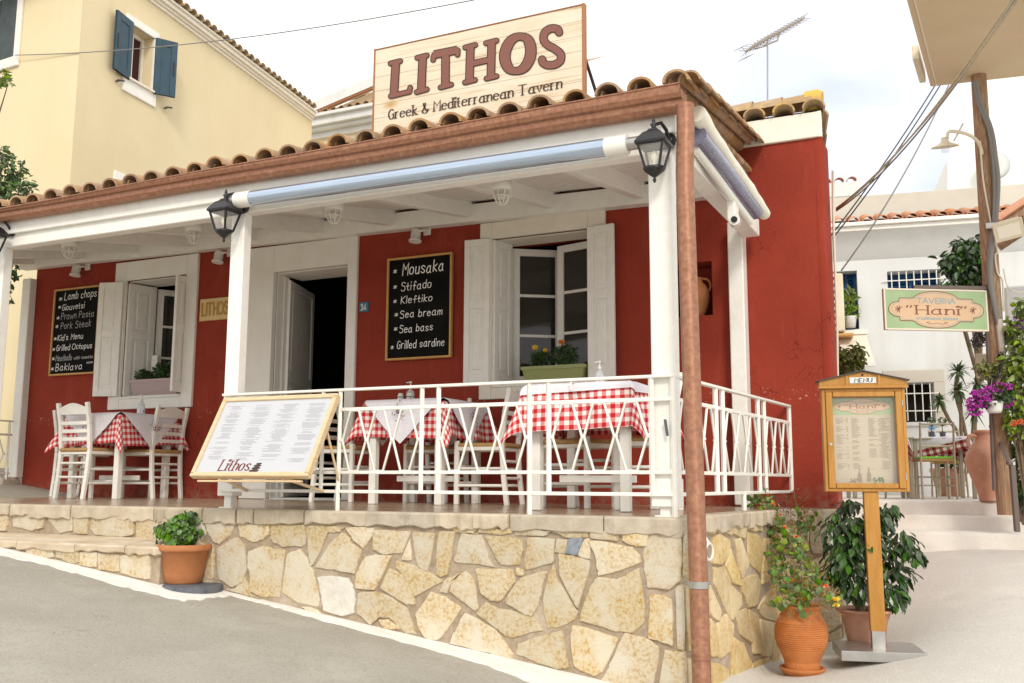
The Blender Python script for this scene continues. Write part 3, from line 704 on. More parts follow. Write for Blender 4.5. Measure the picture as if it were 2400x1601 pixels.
# coping slabs
mb = MB(); xs = [(0,230),(232,500),(515,835),(840,1080),(1083,1140),(1150,1410),(1415,1640),(1645,1765),(1768,2110),(2115,2360)]
X = [PY(a/2.936, 1185, YF).x for a in (-260, 0, 88, 225, 505, 838, 1082, 1145, 1412, 1643, 1767, 2112)]+[PY(a, 1206, YF).x for a in (862, 1026, 1115, 1197, 1417)]+[XR+.02]
X = [-10.6, -9.9, -9.3, -8.6, -8.0]+X
def slab(mb, x0, x1, y0, y1, z0, z1):
    n = 7; vs = []; k = n+1
    for i in range(k):
        t = i/n; x = lerp(x0+.004, x1-.004, t); e = .008 if i in (0, n) else 0
        yo = y0+rnd.uniform(-.010, .008)+e; zb_ = z0+rnd.uniform(-.014, .014)
        vs += [V((x, y1, z1)), V((x, yo+.012, z1)), V((x, yo, z1-.012)), V((x, yo+.002, zb_+.008)), V((x, yo+.02, zb_)), V((x, y1, zb_))]
    fs = [(i*6+j, i*6+j+1, (i+1)*6+j+1, (i+1)*6+j) for i in range(n) for j in range(5)]+[(0,1,2,3,4,5)[::-1], tuple(range(n*6, n*6+6))]
    mb.add([(p.x, p.y, p.z) for p in vs], fs)
for a, b in zip(X, X[1:]): slab(mb, a, b, YF-.035+rnd.uniform(-.006, .006), YF+.12, -.085-rnd.uniform(0, .018), .003)
Ys = [YF-.02, 5.75, 6.1, 6.32, 6.75, 7.15, 7.45, 7.8, YW]
for a, b in zip(Ys, Ys[1:]):
    m2 = MB(); slab(m2, a, b, -.035, .12, -.09-rnd.uniform(0, .02), .004)
    mb.add([V((SX(p.x), p.x, 0))+V((1, -.0757, 0)).normalized()*(-p.y)+V((0, 0, p.z)) for p in m2.v], m2.f)
mb.build('coping', 'coping_stone', terr)
mb = MB(); X = [-10.6, -9.8, -9.1, -8.5, -7.9, -7.35, -6.95, -6.6, -6.0, -5.5, XS+.03]
for a, b in zip(X, X[1:]): slab(mb, a, b, YT-.04, YF-.004, -.315, -.258)
mb.v = [V((p.x, p.y, p.z+max(0, p.y-YT)*.15)) for p in mb.v]
mb.build('step_tread', 'tread_stone', terr)

# ------------------------------------------------------------------ tavern building
tav = thing('tavern_building', 'red plastered tavern with white window surrounds behind the terrace', 'tavern', (-5.5, 9, 0))
WX0, WX1, WT = -10.40, -1.085, 3.05
wl = PY(75, 800, YW).x; WX0 = wl
zT = PY(1860, 325, YW).z
winL = (-8.82, -7.90, 1.13, 2.47); winR = (-4.10, -3.13, 1.09, 2.47); door = (-6.68, -5.74, .012, 2.38)
n0 = PY(1575, 620, YW); n1 = PY(1671, 738, YW); niche = (n0.x, n1.x, n1.z, n0.z)
mb = MB(); wall_holes(mb, WX0, WX1, -1.7, zT, YW, YW+.42, [winL, winR, (-6.98, *door[1:]), niche])
for h in (niche,): mb.quad((h[0], YW+.28, h[2]), (h[1], YW+.28, h[2]), (h[1], YW+.28, h[3]), (h[0], YW+.28, h[3]))
# side and back walls
WXB = -1.75
mb.quad((WX1, YW+.42, -1.7), (WXB, 11.8, -1.7), (WXB, 11.8, zT), (WX1, YW+.42, zT)); mb.quad((WX0, 11.8, -1.7), (WX0, YW, -1.7), (WX0, YW, zT), (WX0, 11.8, zT))
mb.quad((WXB, 11.8, -1.7), (WX0, 11.8, -1.7), (WX0, 11.8, zT), (WXB, 11.8, zT))
mb.build('wall', 'red_stucco', tav)
# rough plaster along the free corner
mb = MB(); mb.smooth = True; k = 60; rnd = random.Random(5)
vs = []
for i in range(k+1):
    z = lerp(.03, zT-.02, i/k); b = rnd.uniform(0, .014)
    vs += [(WX1-.05, YW-.003, z), (WX1-.012+b, YW-.010-b*.3, z), (WX1+.012+b, YW+.006, z), (WX1+.010, YW+.06, z)]
mb.add(vs, [(i*4+j, i*4+j+1, i*4+j+5, i*4+j+4) for i in range(k) for j in range(3)]); mb.build('corner_plaster', 'red_stucco', tav)
# stone base under the red wall
mb = MB(); mb.box(SX(YW)-.1, WX1+.02, YW-.035, YW+.3, -1.7, .0); mb.build('base_wall', 'mortar', tav)
mb = MB(); TB = lambda p, z: V((p.x, YW-.035-z, p.y))
for P in parse("930,160 1045,170 1060,215 1010,290 935,300\n1095,165 1250,160 1250,330 1180,510 1060,500 1040,420 1055,260\n940,330 1030,310 1020,480 945,520\n1045,580 1200,530 1270,660 1285,820 1180,860 1060,760\n960,560 1030,600 1040,780 960,800\n960,850 1150,870 1270,860 1290,1080 1180,1150 980,1100\n1190,1180 1290,1130 1300,1320 1200,1290\n960,1150 1160,1170 1180,1300 970,1330", 1600, 1150, 3.478):
    stone(mb, [V((q.x, q.z)) for q in (PY(x, y, YW-.035) for x, y in P)], TB, rnd=rnd)
mb.build('base_stone', 'field_stone', tav)
# dark inside
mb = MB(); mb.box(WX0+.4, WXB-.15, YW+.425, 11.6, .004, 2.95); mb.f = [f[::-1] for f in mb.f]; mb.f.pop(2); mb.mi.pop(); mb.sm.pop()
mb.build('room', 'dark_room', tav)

def surround(mb, x0, x1, z0, z1, o, zbot=None, y=YW):
    X0, X1, Z1 = o; Z0 = zbot
    mb.bbox(X0, x0, y-.035, y+.03, Z0 if Z0 is not None else z0, Z1, .006); mb.bbox(x1, X1, y-.035, y+.03, Z0 if Z0 is not None else z0, Z1, .006)
    mb.bbox(x0+.0005, x1-.0005, y-.034, y+.03, z1, Z1-.0005, .006)
    if Z0 is not None: mb.bbox(x0+.0005, x1-.0005, y-.034, y+.03, Z0+.0005, z0, .006)
def reveal(mb, h, d=.30, dl=None):
    a, b, c, e = h; t = .012
    mb.box(a, a+t, YW+.031, YW+(dl or d), c, e); mb.box(b-t, b, YW+.031, YW+d, c, e); mb.box(a+t, b-t, YW+.031, YW+d, e-t, e); mb.box(a+t, b-t, YW+.031, YW+d, c, c+t)
def leafpanel(name, hinge, ang, w, z0, z1, mname, parent, t=.035, panels=((.06, .52), (.57, .94)), glass=False, bars=2):
    """a shutter/sash leaf: hinge (x,y), opens along angle ang (deg, 0 = +X)"""
    hx, hy = hinge; a = R_(ang); d = V((math.cos(a), math.sin(a), 0)); n = V((-d.y, d.x, 0)); z = V((0, 0, 1)); H = z1-z0; o = V((hx, hy, z0))
    mb = MB(); st = min(.075, w*.22)
    def bx(u0, u1, v0, v1, tt, b=.004): mb.cham(o+d*(u0+u1)/2+z*(v0+v1)/2, d, n, z, V(((u1-u0)/2, tt/2, (v1-v0)/2)), b)
    bx(0, st, 0, H, t); bx(w-st, w, 0, H, t); bx(st, w-st, 0, .09 if not glass else st, t); bx(st, w-st, H-.07, H, t)
    if glass:
        for i in range(1, bars+1): zz = lerp(st, H-.07, i/(bars+1)); bx(st, w-st, zz-.014, zz+.014, t*.8)
    else:
        zm = H*.545; bx(st, w-st, zm-.045, zm+.045, t)
        for v0, v1 in ((.09, zm-.045), (zm+.045, H-.07)):
            bx(st, w-st, v0, v1, t*.35, .002); bx(st+.03, w-st-.03, v0+.035, v1-.035, t*.8, .012)
    ob = mb.build(name, mname, parent)
    if glass:
        m2 = MB(); m2.cham(o+d*w/2+z*H/2, d, n, z, V((w/2-st*.9, .003, H/2-st*.8)), .001); m2.build('pane', 'glass_dark', parent)
    return ob
# right window
mb = MB(); surround(mb, *winR, (-4.225, -2.965, 2.63), .95); reveal(mb, winR); wr = mb.build('window', 'cream_paint', tav)
leafpanel('sash', (-4.045, YW+.30), 34, .50, 1.12, 2.44, 'white_wood', wr, glass=True)
leafpanel('sash', (-3.18, YW+.30), 166, .44, 1.12, 2.44, 'white_wood', wr, glass=True)
leafpanel('shutter', (-4.11, YW-.045), 186, .255, 1.10, 2.47, 'white_wood', wr)
leafpanel('shutter', (-4.085, YW-.02), 75, .26, 1.10, 2.46, 'white_wood', wr)
leafpanel('shutter', (-3.125, YW-.045), -8, .265, 1.10, 2.47, 'white_wood', wr)
mb = MB(); mb.bbox(winR[0]+.013, winR[1]-.013, YW-.05, YW+.28, 1.055, 1.088, .006); mb.build('sill', 'white_paint', wr)
# left window
mb = MB(); surround(mb, *winL, (-8.995, -7.745, 2.69), .985); reveal(mb, winL, .36); wl_ = mb.build('window', 'white_paint', tav)
leafpanel('shutter', (-8.83, YW-.05), 196, .30, 1.135, 2.45, 'white_wood', wl_)
leafpanel('shutter', (-8.80, YW+.0), 74, .34, 1.14, 2.44, 'white_wood', wl_)
leafpanel('shutter', (-7.918, YW+.02), -84, .20, 1.15, 2.43, 'white_wood', wl_)
leafpanel('sash', (-8.72, YW+.36), 52, .50, 1.17, 2.43, 'white_wood', wl_, glass=True)
mb = MB(); mb.bbox(-8.62, -8.53, YW+.22, YW+.27, 1.35, 1.62, .005); mb.bbox(-8.59, -8.56, YW+.23, YW+.26, 1.25, 1.352, .003); mb.build('electrical_box', 'white_plastic', wl_)
mb = MB(); mb.bbox(winL[0]+.013, winL[1]-.013, YW-.05, YW+.33, 1.10, 1.128, .006); mb.build('sill', 'white_paint', wl_)
# door
mb = MB(); surround(mb, *door, (-7.03, -5.625, 2.665)); reveal(mb, door, .424, .16)
for x, w_ in ((door[0], .03), (door[1]-.07, .07)): mb.bbox(x+.013, x+w_, YW+.12, YW+.2, .02, 2.36, .004)
df = mb.build('door_frame', 'white_paint', tav)
dl = leafpanel('door_leaf', (door[0]+.035, YW+.18), 109, .82, .03, 2.33, 'white_wood', df, t=.045)
mb = MB(); mb.tube([PY(716, 905, YW+.95), PY(716, 905, YW+.95)+V((.07, -.02, 0))], .01); mb.build('handle', 'dark_metal', df)
mb = MB(); mb.bbox(door[0], door[1], YW-.06, YW+.35, .001, .012, .003); mb.build('threshold', 'pale_stone', df)
# main roof: fascia, eave tiles, cap row, verge
mb = MB(); f0 = PY(1640, 430, YW-.02).x; fz0, fz1 = PY(1900, 323, YW-.02).z, PY(1938, 258, YW-.02).z
mb.bbox(f0, WX1+.015, YW-.03, YW+.02, fz0, fz1, .006); mb.prism([(WX1+.018, YW-.028, fz0), (WX1+.018, YW-.028, fz1), (WXB+.03, 11.8, fz1-.4), (WXB+.03, 11.8, fz0-.4)], (1, .15, 0), .03); mb.build('fascia', 'cream_paint', tav)
def tile(mb, p, d, r0, r1, L, up=V((0, 0, 1)), t=.014, conc=False, n=9):
    d = V(d).normalized(); x = d.cross(up).normalized(); u = x.cross(d); vs = []; sg = -1 if conc else 1
    for e, (q, r) in enumerate(((V(p), r0), (V(p)+d*L, r1))):
        for rr in (r, r-t):
            for i in range(n+1):
                a = math.pi*i/n; vs.append(q+x*math.cos(a)*rr+u*math.sin(a)*rr*.86*sg)
    k = n+1; mb.smooth = True
    mb.add(vs, [(i, i+1, 2*k+i+1, 2*k+i) for i in range(n)]+[(k+i, 3*k+i, 3*k+i+1, k+i+1) for i in range(n)]); mb.smooth = False
    mb.add([vs[i] for i in range(2*k)]+[vs[2*k+i] for i in range(2*k)], [(i, k+i, k+i+1, i+1) for i in range(n)]+[(2*k+i, 2*k+i+1, 3*k+i+1, 3*k+i) for i in range(n)]+[(0, 2*k, 3*k, k), (n, k+n, 3*k+n, 2*k+n)])
mb = MB(); rnd = random.Random(21)
dn = V((-.17, 1, -.12)).normalized()
pts = [PY(1768.6, 262, YW-.06), PY(1835, 256, YW-.06), PY(1908, 248, YW-.06)]
sx = (pts[2].x-pts[0].x)/2
for i in range(-9, 3):
    p = V((pts[0].x+i*sx, YW-.085, fz1+.022))
    for j in range(4): tile(mb, p+dn*(.36*j)+V((0, 0, .006*j)), dn, .092, .075, .42)
    for j in range(4 if i < 2 else 0): tile(mb, p+V((sx/2, .13, .02))+dn*(.36*j), dn, .075, .085, .42, conc=True)
# capping row along the eave, last one closed with yellow mortar
for i in range(-9, 2): tile(mb, V((pts[0].x+(i-.25)*sx*1.02, YW+.12, fz1+.115+rnd.uniform(-.004, .010))), V((1, 0, .01)), .105, .12, sx*1.12)
for j in range(9): tile(mb, V((WX1+.012-.185*.34*j, YW+.02+.34*j, fz1-.02-.055*j)), V((-.185, 1, -.1)), .060, .052, .40)
mb.build('roof_tiles', 'roof_tile_old', tav)
mb = MB(); c = V((WX1-.0, YW+.11, fz1+.135)); mb.tube([c-V((.12, 0, 0)), c-V((.02, 0, -.004)), c+V((.012, 0, 0))], [.10, .10, .08], 14); mb.build('ridge_plug', 'flower_ochre', tav)
mb = MB(); mb.quad((WX0, YW+.0, fz1+.02), (WX1+.03, YW+.0, fz1+.02), (WXB, 11.9, fz1-.42), (WX0, 11.9, fz1-.42)); mb.build('roof_deck', 'dark_room', tav)

# ------------------------------------------------------------------ porch
por = thing('porch', 'white timber porch with copper gutter and clay tile roof over the terrace', 'porch', (-5, 6.5, 0))
GB, GT = 2.362, 2.482
def GTX(x): return 2.482+.0101*(x+4.4)
PW = .15
def post(x0, x1, y0, y1, z0, z1, foot=None):
    mb = MB(); mb.bbox(x0, x1, y0, y1, z0, z1, .008)
    if foot:
        mb.bbox(x0-.006, x1+.006, y0-.012, y1+.006, z0+.0, z0+.16, .004)
    return mb.build('post', 'white_wood', por)
cx0, cx1 = PY(1532, 800, YF+.06).x, PY(1590, 800, YF+.06).x
cx1 -= .02; cx0 = cx1-.148
post(cx0, cx1, YF+.06, YF+.15, .06, 2.17, True)
mx0 = PY(531, 760, YF+.06).x; post(mx0, mx0+.125, YF+.06, YF+.15, .09, 2.17, True)
lx1 = PY(16, 800, YF+.15).x; post(lx1-.15, lx1, YF+.06, YF+.15, .02, 2.17, True)
# half-posts against the wall at both ends
r0, r1 = PY(1716, 800, YW-.16).x, PY(1752, 800, YW-.16).x; post(r0-.02, r1-.02, YW-.15, YW-.003, .02, 2.35)
l0, l1 = PY(42, 800, YW-.1).x, PY(78, 800, YW-.0).x; post(l0, l1, YW-.1, YW-.003, .22, 2.62)
mb = MB(); mb.bbox(l0-.10, l1-.02, YW-.28, YW-.004, .012, .22, .03); mb.build('post_stone', 'coping_stone', por)
# iron feet of the posts
for a in (cx0, mx0): mb = MB(); mb.bbox(a+.035, a+.10, YF+.075, YF+.14, .004, .10, .004); mb.bbox(a+.01, a+.13, YF+.05, YF+.16, .002, .012, .002); mb.build('post_foot', 'white_metal', por)
XE0, XE1 = -11.4, PY(1578, 300, YF).x+.02       # eave ends
mb = MB(); mb.bbox(XE0, XE1-.02, YF+.065, YF+.17, 2.165, GB+.10, .006); mb.build('front_beam', 'white_wood', por)
mb = MB(); mb.bbox(XE0, XE1-.015, YF+.03, YF+.063, 2.27, GB+.13, .004); mb.build('fascia', 'white_wood', por)
wb0, wb1 = PY(73, 628, YW-.1), PY(1540, 474, YW-.1)
wb2 = PY(1700, 455, YW-.1)
mb = MB(); mb.beam((wb0.x-.2, YW-.06, wb0.z+.085), (wb1.x+.55, YW-.06, lerp(wb0.z, wb1.z, 1.08)+.085), .115, .17); mb.build('wall_beam', 'white_wood', por)
def zwb(x): return lerp(wb0.z, wb1.z, (x-wb0.x)/(wb1.x-wb0.x))+.17
def rfz(x, y): t = (y-(YF+.1))/(YW-YF-.1); return lerp(GB+.10, zwb(x)+.05, t)   # underside of the ceiling boards
xr = [PY(p, 440, YW-.12).x for p in (1498, 1295, 1105, 926, 755, 600)]
d_ = (xr[0]-xr[-1])/5; x = xr[0]
while x > WX0-.4:
    mb = MB(); mb.beam((x, YF+.14, rfz(x, YF+.14)-.085), (x, YW-.02, rfz(x, YW-.02)-.085), .085, .15); mb.build('rafter', 'white_wood', por); x -= d_
def XG(y): return XE1-.055*(y-5.4)
mb = MB(); mb.quad((XE0, YF+.0, rfz(XE0, YF)), (XG(YF), YF+.0, rfz(XE1, YF)), (XG(YW), YW, rfz(-1.4, YW)), (XE0, YW, rfz(XE0, YW)))
mb.quad(*[p+V((0, 0, .03)) for p in (V((XE0, YF, rfz(XE0, YF))), V((XE0, YW, rfz(XE0, YW))), V((XG(YW), YW, rfz(-1.4, YW))), V((XE1, YF, rfz(XE1, YF))))])
mb.build('ceiling_boards', 'white_plank', por)
# side beam and side plaster board under the verge
mb = MB(); mb.bbox(XE1-.16, XE1-.03, YF+.171, YW-.15, 2.20, 2.34, .005); mb.build('side_beam', 'white_wood', por)
# side board: white sheet between side beam and verge
mb = MB(); mb.prism([(XE1+.01, YF+.07, 2.33), (XG(7.0)+.01, 7.0, 2.40), (XG(7.0)+.01, 7.0, rfz(-1.4, 7.0)), (XE1+.01, YF+.07, rfz(XE1, YF+.07)-.0)], (1, 0, 0), .02); mb.build('side_board', 'stained_white', por)
mb = MB(); mb.prism([(XG(7.0)+.01, 7.001, 2.40), (XG(YW)+.01, YW-.03, 2.30), (XG(YW)+.01, YW-.03, rfz(-1.4, YW)), (XG(7.0)+.01, 7.001, rfz(-1.4, 7.0))], (1, .055, 0), .006); mb.build('clear_sheet', 'pvc_clear', por)
# gutter: trough with rolled lip, open to the sky
mb = MB(); prof = [(YF+.028, GT+.0), (YF+.026, GB+.02), (YF+.0, GB+.0), (YF-.05, GB+.004), (YF-.068, GB+.03), (YF-.072, GB+.062), (YF-.092, GB+.07), (YF-.105, GB+.095), (YF-.105, GT-.008), (YF-.112, GT-.004), (YF-.110, GT+.004), (YF-.096, GT+.002), (YF-.096, GB+.10), (YF-.06, GB+.07), (YF-.04, GB+.02), (YF+.01, GB+.02), (YF+.018, GT)]
gx0, gx1 = XE0, XE1+.055; k = len(prof)
nseg = 24; vs = []
for i in range(nseg+1):
    x = lerp(gx0, gx1, i/nseg); dz = .004*math.sin(x*2.1)
    vs += [(x, y, z+dz+(GTX(x)-GT if z > GT-.02 else 0)) for y, z in prof]
mb.smooth = False; mb.add(vs, [(i*k+j, i*k+(j+1)%k, (i+1)*k+(j+1)%k, (i+1)*k+j) for i in range(nseg) for j in range(k)])
mb.prism([(gx1+.004, y, z) for y, z in prof[:10]], (1, 0, 0), .006)
gut = mb.build('gutter', 'copper', por)
# downspout with clamp and shoe
dt = V((PY(1606, 240, YF-.05).x, YF-.055, GB+.03)); db = PY(1644, 1560, YF-.13)
db = V((db.x, YF-.13, gz(db.x, YF-.13)+.14))
mb = MB(); mb.tube([dt, dt-V((0, 0, .12)), V((lerp(dt.x, db.x, .12), YF-.11, 1.95)), V((db.x, YF-.13, db.z)), V((db.x+.02, YF-.15, db.z-.07)), V((db.x+.06, YF-.20, db.z-.12))], [.052, .052, .051, .051, .051, .051], 18)
pp = V((lerp(dt.x, db.x, .97), YF-.13, db.z+.13)); mb.tube([pp-V((0, 0, .01)), pp+V((0, 0, .01))], .055, 16)
dsp = mb.build('downspout', 'copper', por)
cz = -.345; t = (1.95-cz)/(1.95-db.z); cp_ = V((lerp(lerp(dt.x, db.x, .12), db.x, t), lerp(YF-.11, YF-.13, t), cz))
mb = MB(); mb.tube([cp_-V((0, 0, .018)), cp_+V((0, 0, .018))], .057, 16); mb.tube([cp_+V((-.04, .02, 0)), V((cp_.x-.11, YF-.02, cz-.01))], .008, 6); mb.build('pipe_clamp', 'steel', dsp)
# roof tiles
tx = [PY(p, q, YF-.06).x for p, q in ((861, 320), (1590, 190))]; px_ = (tx[1]-tx[0])/10
mb = MB(); rnd = random.Random(4); x = tx[1]; ncol = 0
sl_ = (rfz(-5, YW)-rfz(-5, YF))/(YW-YF); dT = V((-.055, 1, sl_+.02)).normalized()
while x > -10.9:
    p = V((x+rnd.uniform(-.008, .008), YF-.085+rnd.uniform(-.012, .01), GTX(x)+.020+rnd.uniform(-.006, .008)))
    for j in range(8):
        tile(mb, p+dT*(.35*j)+V((rnd.uniform(-.005, .005), 0, .012*j if j < 2 else .024)), dT, .083, .068, .41, t=.016)
        if ncol: tile(mb, p+V((px_/2, .03, .045))+dT*(.35*j), dT, .068, .08, .41, conc=True, n=6)
    x -= px_; ncol += 1
# verge tiles along the right edge
for j in range(8): tile(mb, V((tx[1]+.06, YF-.04, GTX(tx[1])+.015))+dT*(.35*j)+V((0, 0, .02)), dT, .07, .06, .41)
for j in range(12): mb.bbox(XG(YF+.22*j)-.01, XG(YF+.22*j)+.03, YF+.05+.22*j, YF+.26+.22*j, rfz(XE1, YF+.22*j)+.02, rfz(XE1, YF+.22*j)+.055, .01)
mb.build('roof_tiles', 'roof_tile', por)

# ------------------------------------------------------------------ railings
def rail_run(mb, nodes_s, posts_s, s0, s1, T, Zs, feet, rad=.011):
    """T(s,z) -> point. Zs: top, mid, low1, low2"""
    zt, zm, z1, z2 = Zs
    def bar(a, b, w, h): mb.beam(T(*a), T(*b), w, h, b=.003)
    bar((s0, zt), (s1, zt), .04, .018); bar((s0, zm), (s1, zm), .018, .024); bar((s0, z1), (s1, z1), .018, .022); bar((s0, z2), (s1, z2), .02, .022)
    for s in posts_s:
        z = 0 if s in feet else z2
        a, b = T(s, z), T(s, zt); mb.tube([a, b], .0175, 4)
def lattice(mb, nodes, T, zm, z1, last=True):
    zc = (zm+z1)/2; r = .0085
    for a, b in zip(nodes, nodes[1:]):
        d = b-a; f = .33
        mb.tube([T(a+.03*d, zc), T(a+f*d, zm-.012), T(b-f*d, zm-.012), T(b-.03*d, zc)], r, 6)
        mb.tube([T(a+.03*d, zc), T(a+f*d, z1+.012), T(b-f*d, z1+.012), T(b-.03*d, zc)], r, 6)
    for a in nodes: mb.ball(T(a, zc), .017, 8, (1, .8, .8))
RZ = (.81, .677, .256, .130)
ral = thing('balustrade', 'white wrought iron balustrade with diamond lattice round the terrace corner', 'railing', (XR-.04, YF+.03, .004))
YR = YF+.035
rx = lambda p, q=1000: PY(p, q, YR).x
TFr = lambda s, z: V((s, YR, z))
mb = MB(); P = {k: rx(k) for k in (521, 756, 796, 988, 1027, 1241, 1286, 1527, 1578)}
ft = [P[796], P[1241], P[1578]]
rail_run(mb, [], [P[k] for k in (756, 796, 988, 1027, 1241, 1286, 1527, 1578)], P[521], P[1578]+.01, TFr, RZ, ft)
mb.build('front_panel', 'white_metal', ral)
for a, b, ks in ((521, 756, None), (796, 988, None), (1027, 1241, None), (1286, 1527, None)):
    A, B = P[a], P[b]; n = 3; g = .02
    m2 = MB(); lattice(m2, [lerp(A+g, B-g, i/n) for i in range(n+1)], TFr, RZ[1], RZ[2]); m2.build('lattice', 'white_metal', ral)
TSr = lambda s, z: V((SX(s)-.035, s, z))
def ys(p, q): r = PS(p, q, -.035); return r.y
sp = [ys(1678, 1000), ys(1694, 1000), ys(1777, 1010), ys(1791, 1010), ys(1851, 1020)]
mb = MB(); rail_run(mb, [], [sp[0], sp[1], sp[2], sp[3], sp[4]], YR+.0, sp[4], TSr, RZ, [ys(1743, 1100)])
mb.tube([TSr(ys(1743, 1150), .012), TSr(ys(1743, 1150), RZ[3])], .017, 4); mb.build('side_panel', 'white_metal', ral)
for A, B in ((YR+.06, sp[0]), (sp[1], sp[2]), (sp[3], sp[4])):
    m2 = MB(); n = max(2, round((B-A)/.24)); lattice(m2, [lerp(A+.02, B-.02, i/n) for i in range(n+1)], TSr, RZ[1], RZ[2]); m2.build('lattice', 'white_metal', ral)
mb = MB(); mb.beam(PY(1560, 983, YR+.0)+V((0, -.012, 0)), PY(1566, 1022, YR)+V((0, -.012, 0)), .016, .012, (0, 1, 0)); mb.build('latch', 'grey_plastic', ral)
# left end of the terrace: short railing going back to the wall
rl = thing('balustrade', 'short white iron balustrade at the far left end of the terrace', 'railing', (l0+.08, 7, .004))
TL = lambda s, z: V((l0+.1, s, z))
mb = MB(); rail_run(mb, [], [5.6, 6.3, 7.0, 7.9], 5.5, YW-.16, TL, (.88, .72, .27, .14), [5.6, 7.9]); mb.build('side_panel', 'white_metal', rl)
m2 = MB(); lattice(m2, [lerp(6.0, 7.85, i/7) for i in range(8)], TL, .72, .27); m2.build('lattice', 'white_metal', rl)

# ------------------------------------------------------------------ rooftop sign
YSG = 5.74
def SG(x, y, lift=0): return PY(800+x/2.936, y/2.936, YSG-lift)
s0, s1 = PY(880, 118, YSG), PY(1364, 12, YSG); zt_, zb_ = (s0.z+s1.z)/2, PY(878, 306, YSG).z-.03
sign = thing('roof_sign', 'large pale wooden LITHOS tavern sign standing on the porch roof', 'sign', ((s0.x+s1.x)/2, YSG, zb_))
mb = MB(); mb.bbox(s0.x, s1.x, YSG, YSG+.03, zb_, zt_, .002)
def planks(n, l, g, col, mix, ramp, noise):
    s = n.new('ShaderNodeSeparateXYZ'); l.new(g.outputs['Position'], s.inputs[0])
    d = n.new('ShaderNodeMath'); d.operation = 'MULTIPLY_ADD'; d.inputs[1].default_value = 9.5; d.inputs[2].default_value = .3; l.new(s.outputs[2], d.inputs[0])
    f = n.new('ShaderNodeMath'); f.operation = 'FRACT'; l.new(d.outputs[0], f.inputs[0])
    c = n.new('ShaderNodeMath'); c.operation = 'LESS_THAN'; c.inputs[1].default_value = .025; l.new(f.outputs[0], c.inputs[0])
    mp = n.new('ShaderNodeMapping'); mp.inputs['Scale'].default_value = (1.6, 1, 3.2); l.new(g.outputs['Position'], mp.inputs[0])
    vo = n.new('ShaderNodeTexVoronoi'); vo.inputs['Scale'].default_value = 1.25; l.new(mp.outputs[0], vo.inputs['Vector'])
    col = mix(ramp(vo.outputs['Distance'], .16, .04), col, (.52, .31, .12)); col = mix(ramp(vo.outputs['Distance'], .04, .02), col, (.34, .17, .07))
    mp2 = n.new('ShaderNodeMapping'); mp2.inputs['Scale'].default_value = (.7, 1, 16); l.new(g.outputs['Position'], mp2.inputs[0])
    t = n.new('ShaderNodeTexNoise'); t.inputs['Scale'].default_value = 2.6; t.inputs['Detail'].default_value = 6; t.inputs['Distortion'].default_value = .5; l.new(mp2.outputs[0], t.inputs['Vector'])
    col = mix(ramp(t.outputs[0], .56, .72), col, (.50, .33, .16))
    return mix(c.outputs[0], col, (.24, .16, .09))
mat('sign_planks', (.72, .64, .51), (.66, .56, .41), 2.2, .5, stretch=(1, 1, 5), spec=.3, extra=planks)
mb.build('board', 'sign_planks', sign)
mb = MB(); e = .012
mb.bbox(s0.x-e, s0.x-.0005, YSG-.006, YSG+.036, zb_-e, zt_+e, .002); mb.bbox(s1.x+.0005, s1.x+e*1.6, YSG-.006, YSG+.036, zb_-e, zt_+e, .002); mb.bbox(s0.x, s1.x, YSG-.004, YSG+.035, zt_+.0005, zt_+.008, .001); mb.build('edge_frame', 'soffit_brown', sign)
mb = MB()
for x in (s0.x+.03, s1.x-.04): mb.tube([(x, YSG+.03, zt_-.2), (x, YSG+.45, zb_+.1)], .012, 6); mb.box(x-.02, x+.02, YSG+.031, YSG+.05, zb_-.05, zt_-.1)
mb.build('stay', 'dark_metal', sign)
ST = ["375,430 361,655 S", "338,437 405,420 S", "340,662 466,632 S", "468,632 474,603 S", "560,388 550,622 S", "522,398 588,381 S", "518,634 588,614 S",
      "638,376 800,344 S", "639,378 631,412 S", "801,346 799,376 S", "717,362 716,592 S", "682,602 756,582 S", "888,318 881,562 S", "1034,287 1029,536 S", "890,440 1032,408 S",
      "852,327 922,309 S", "995,297 1068,279 S", "850,568 920,550 S", "998,541 1068,524 S",
      "1218,252 1165,282 1130,350 1128,420 1160,478 1212,488 1262,462 1298,395 1302,320 1275,265 1218,252 C",
      "1498,222 1485,200 1440,197 1400,225 1392,272 1418,308 1465,335 1508,370 1508,415 1470,444 1420,448 1388,432 1382,410 C"]
for nm, ex, m_, lf in (('letter_outline', 14, 'dark_letter', .004), ('lettering', 0, 'brown_letter', .0065)):
    mb = MB()
    for i, t in enumerate(ST):
        q = t.split(); pts = [V((float(a.split(',')[0]), float(a.split(',')[1]), 0)) for a in q[:-1]]
        if q[-1] == 'C': pts = catmull(pts, 6)
        main = q[-1] == 'C' or (pts[0]-pts[-1]).length > 150
        wdt = 47 if main and q[-1] != 'C' else (46 if q[-1] == 'C' else 27)
        if i == 14: wdt = 34
        if q[-1] == 'C' and i == 19: wf = lambda d, ex=ex: 44+24*abs(d.y)**1.5+ex
        else: wf = lambda d, w_=wdt, ex=ex: w_+ex
        ribbon(mb, pts, wf, lambda p, i=i: SG(p.x, p.y, lf+.00008*(i % 10)), caps=not (main and q[-1] != 'C'))
    mb.build(nm, m_, sign)
mb = MB(); a, b = SG(320, 836), SG(1518, 618); hh = SG(320, 770).z-a.z
text(mb, 'Greek & Mediterranean Tavern', V((a.x, YSG, a.z+.012)), (b-a), (0, 0, 1), hh*1.0, hh*.165, style='serif', total=b.x-a.x, lift=.004, gap=.13, xs=1.05, space=.42)
mb.build('small_lettering', 'dark_letter', sign)

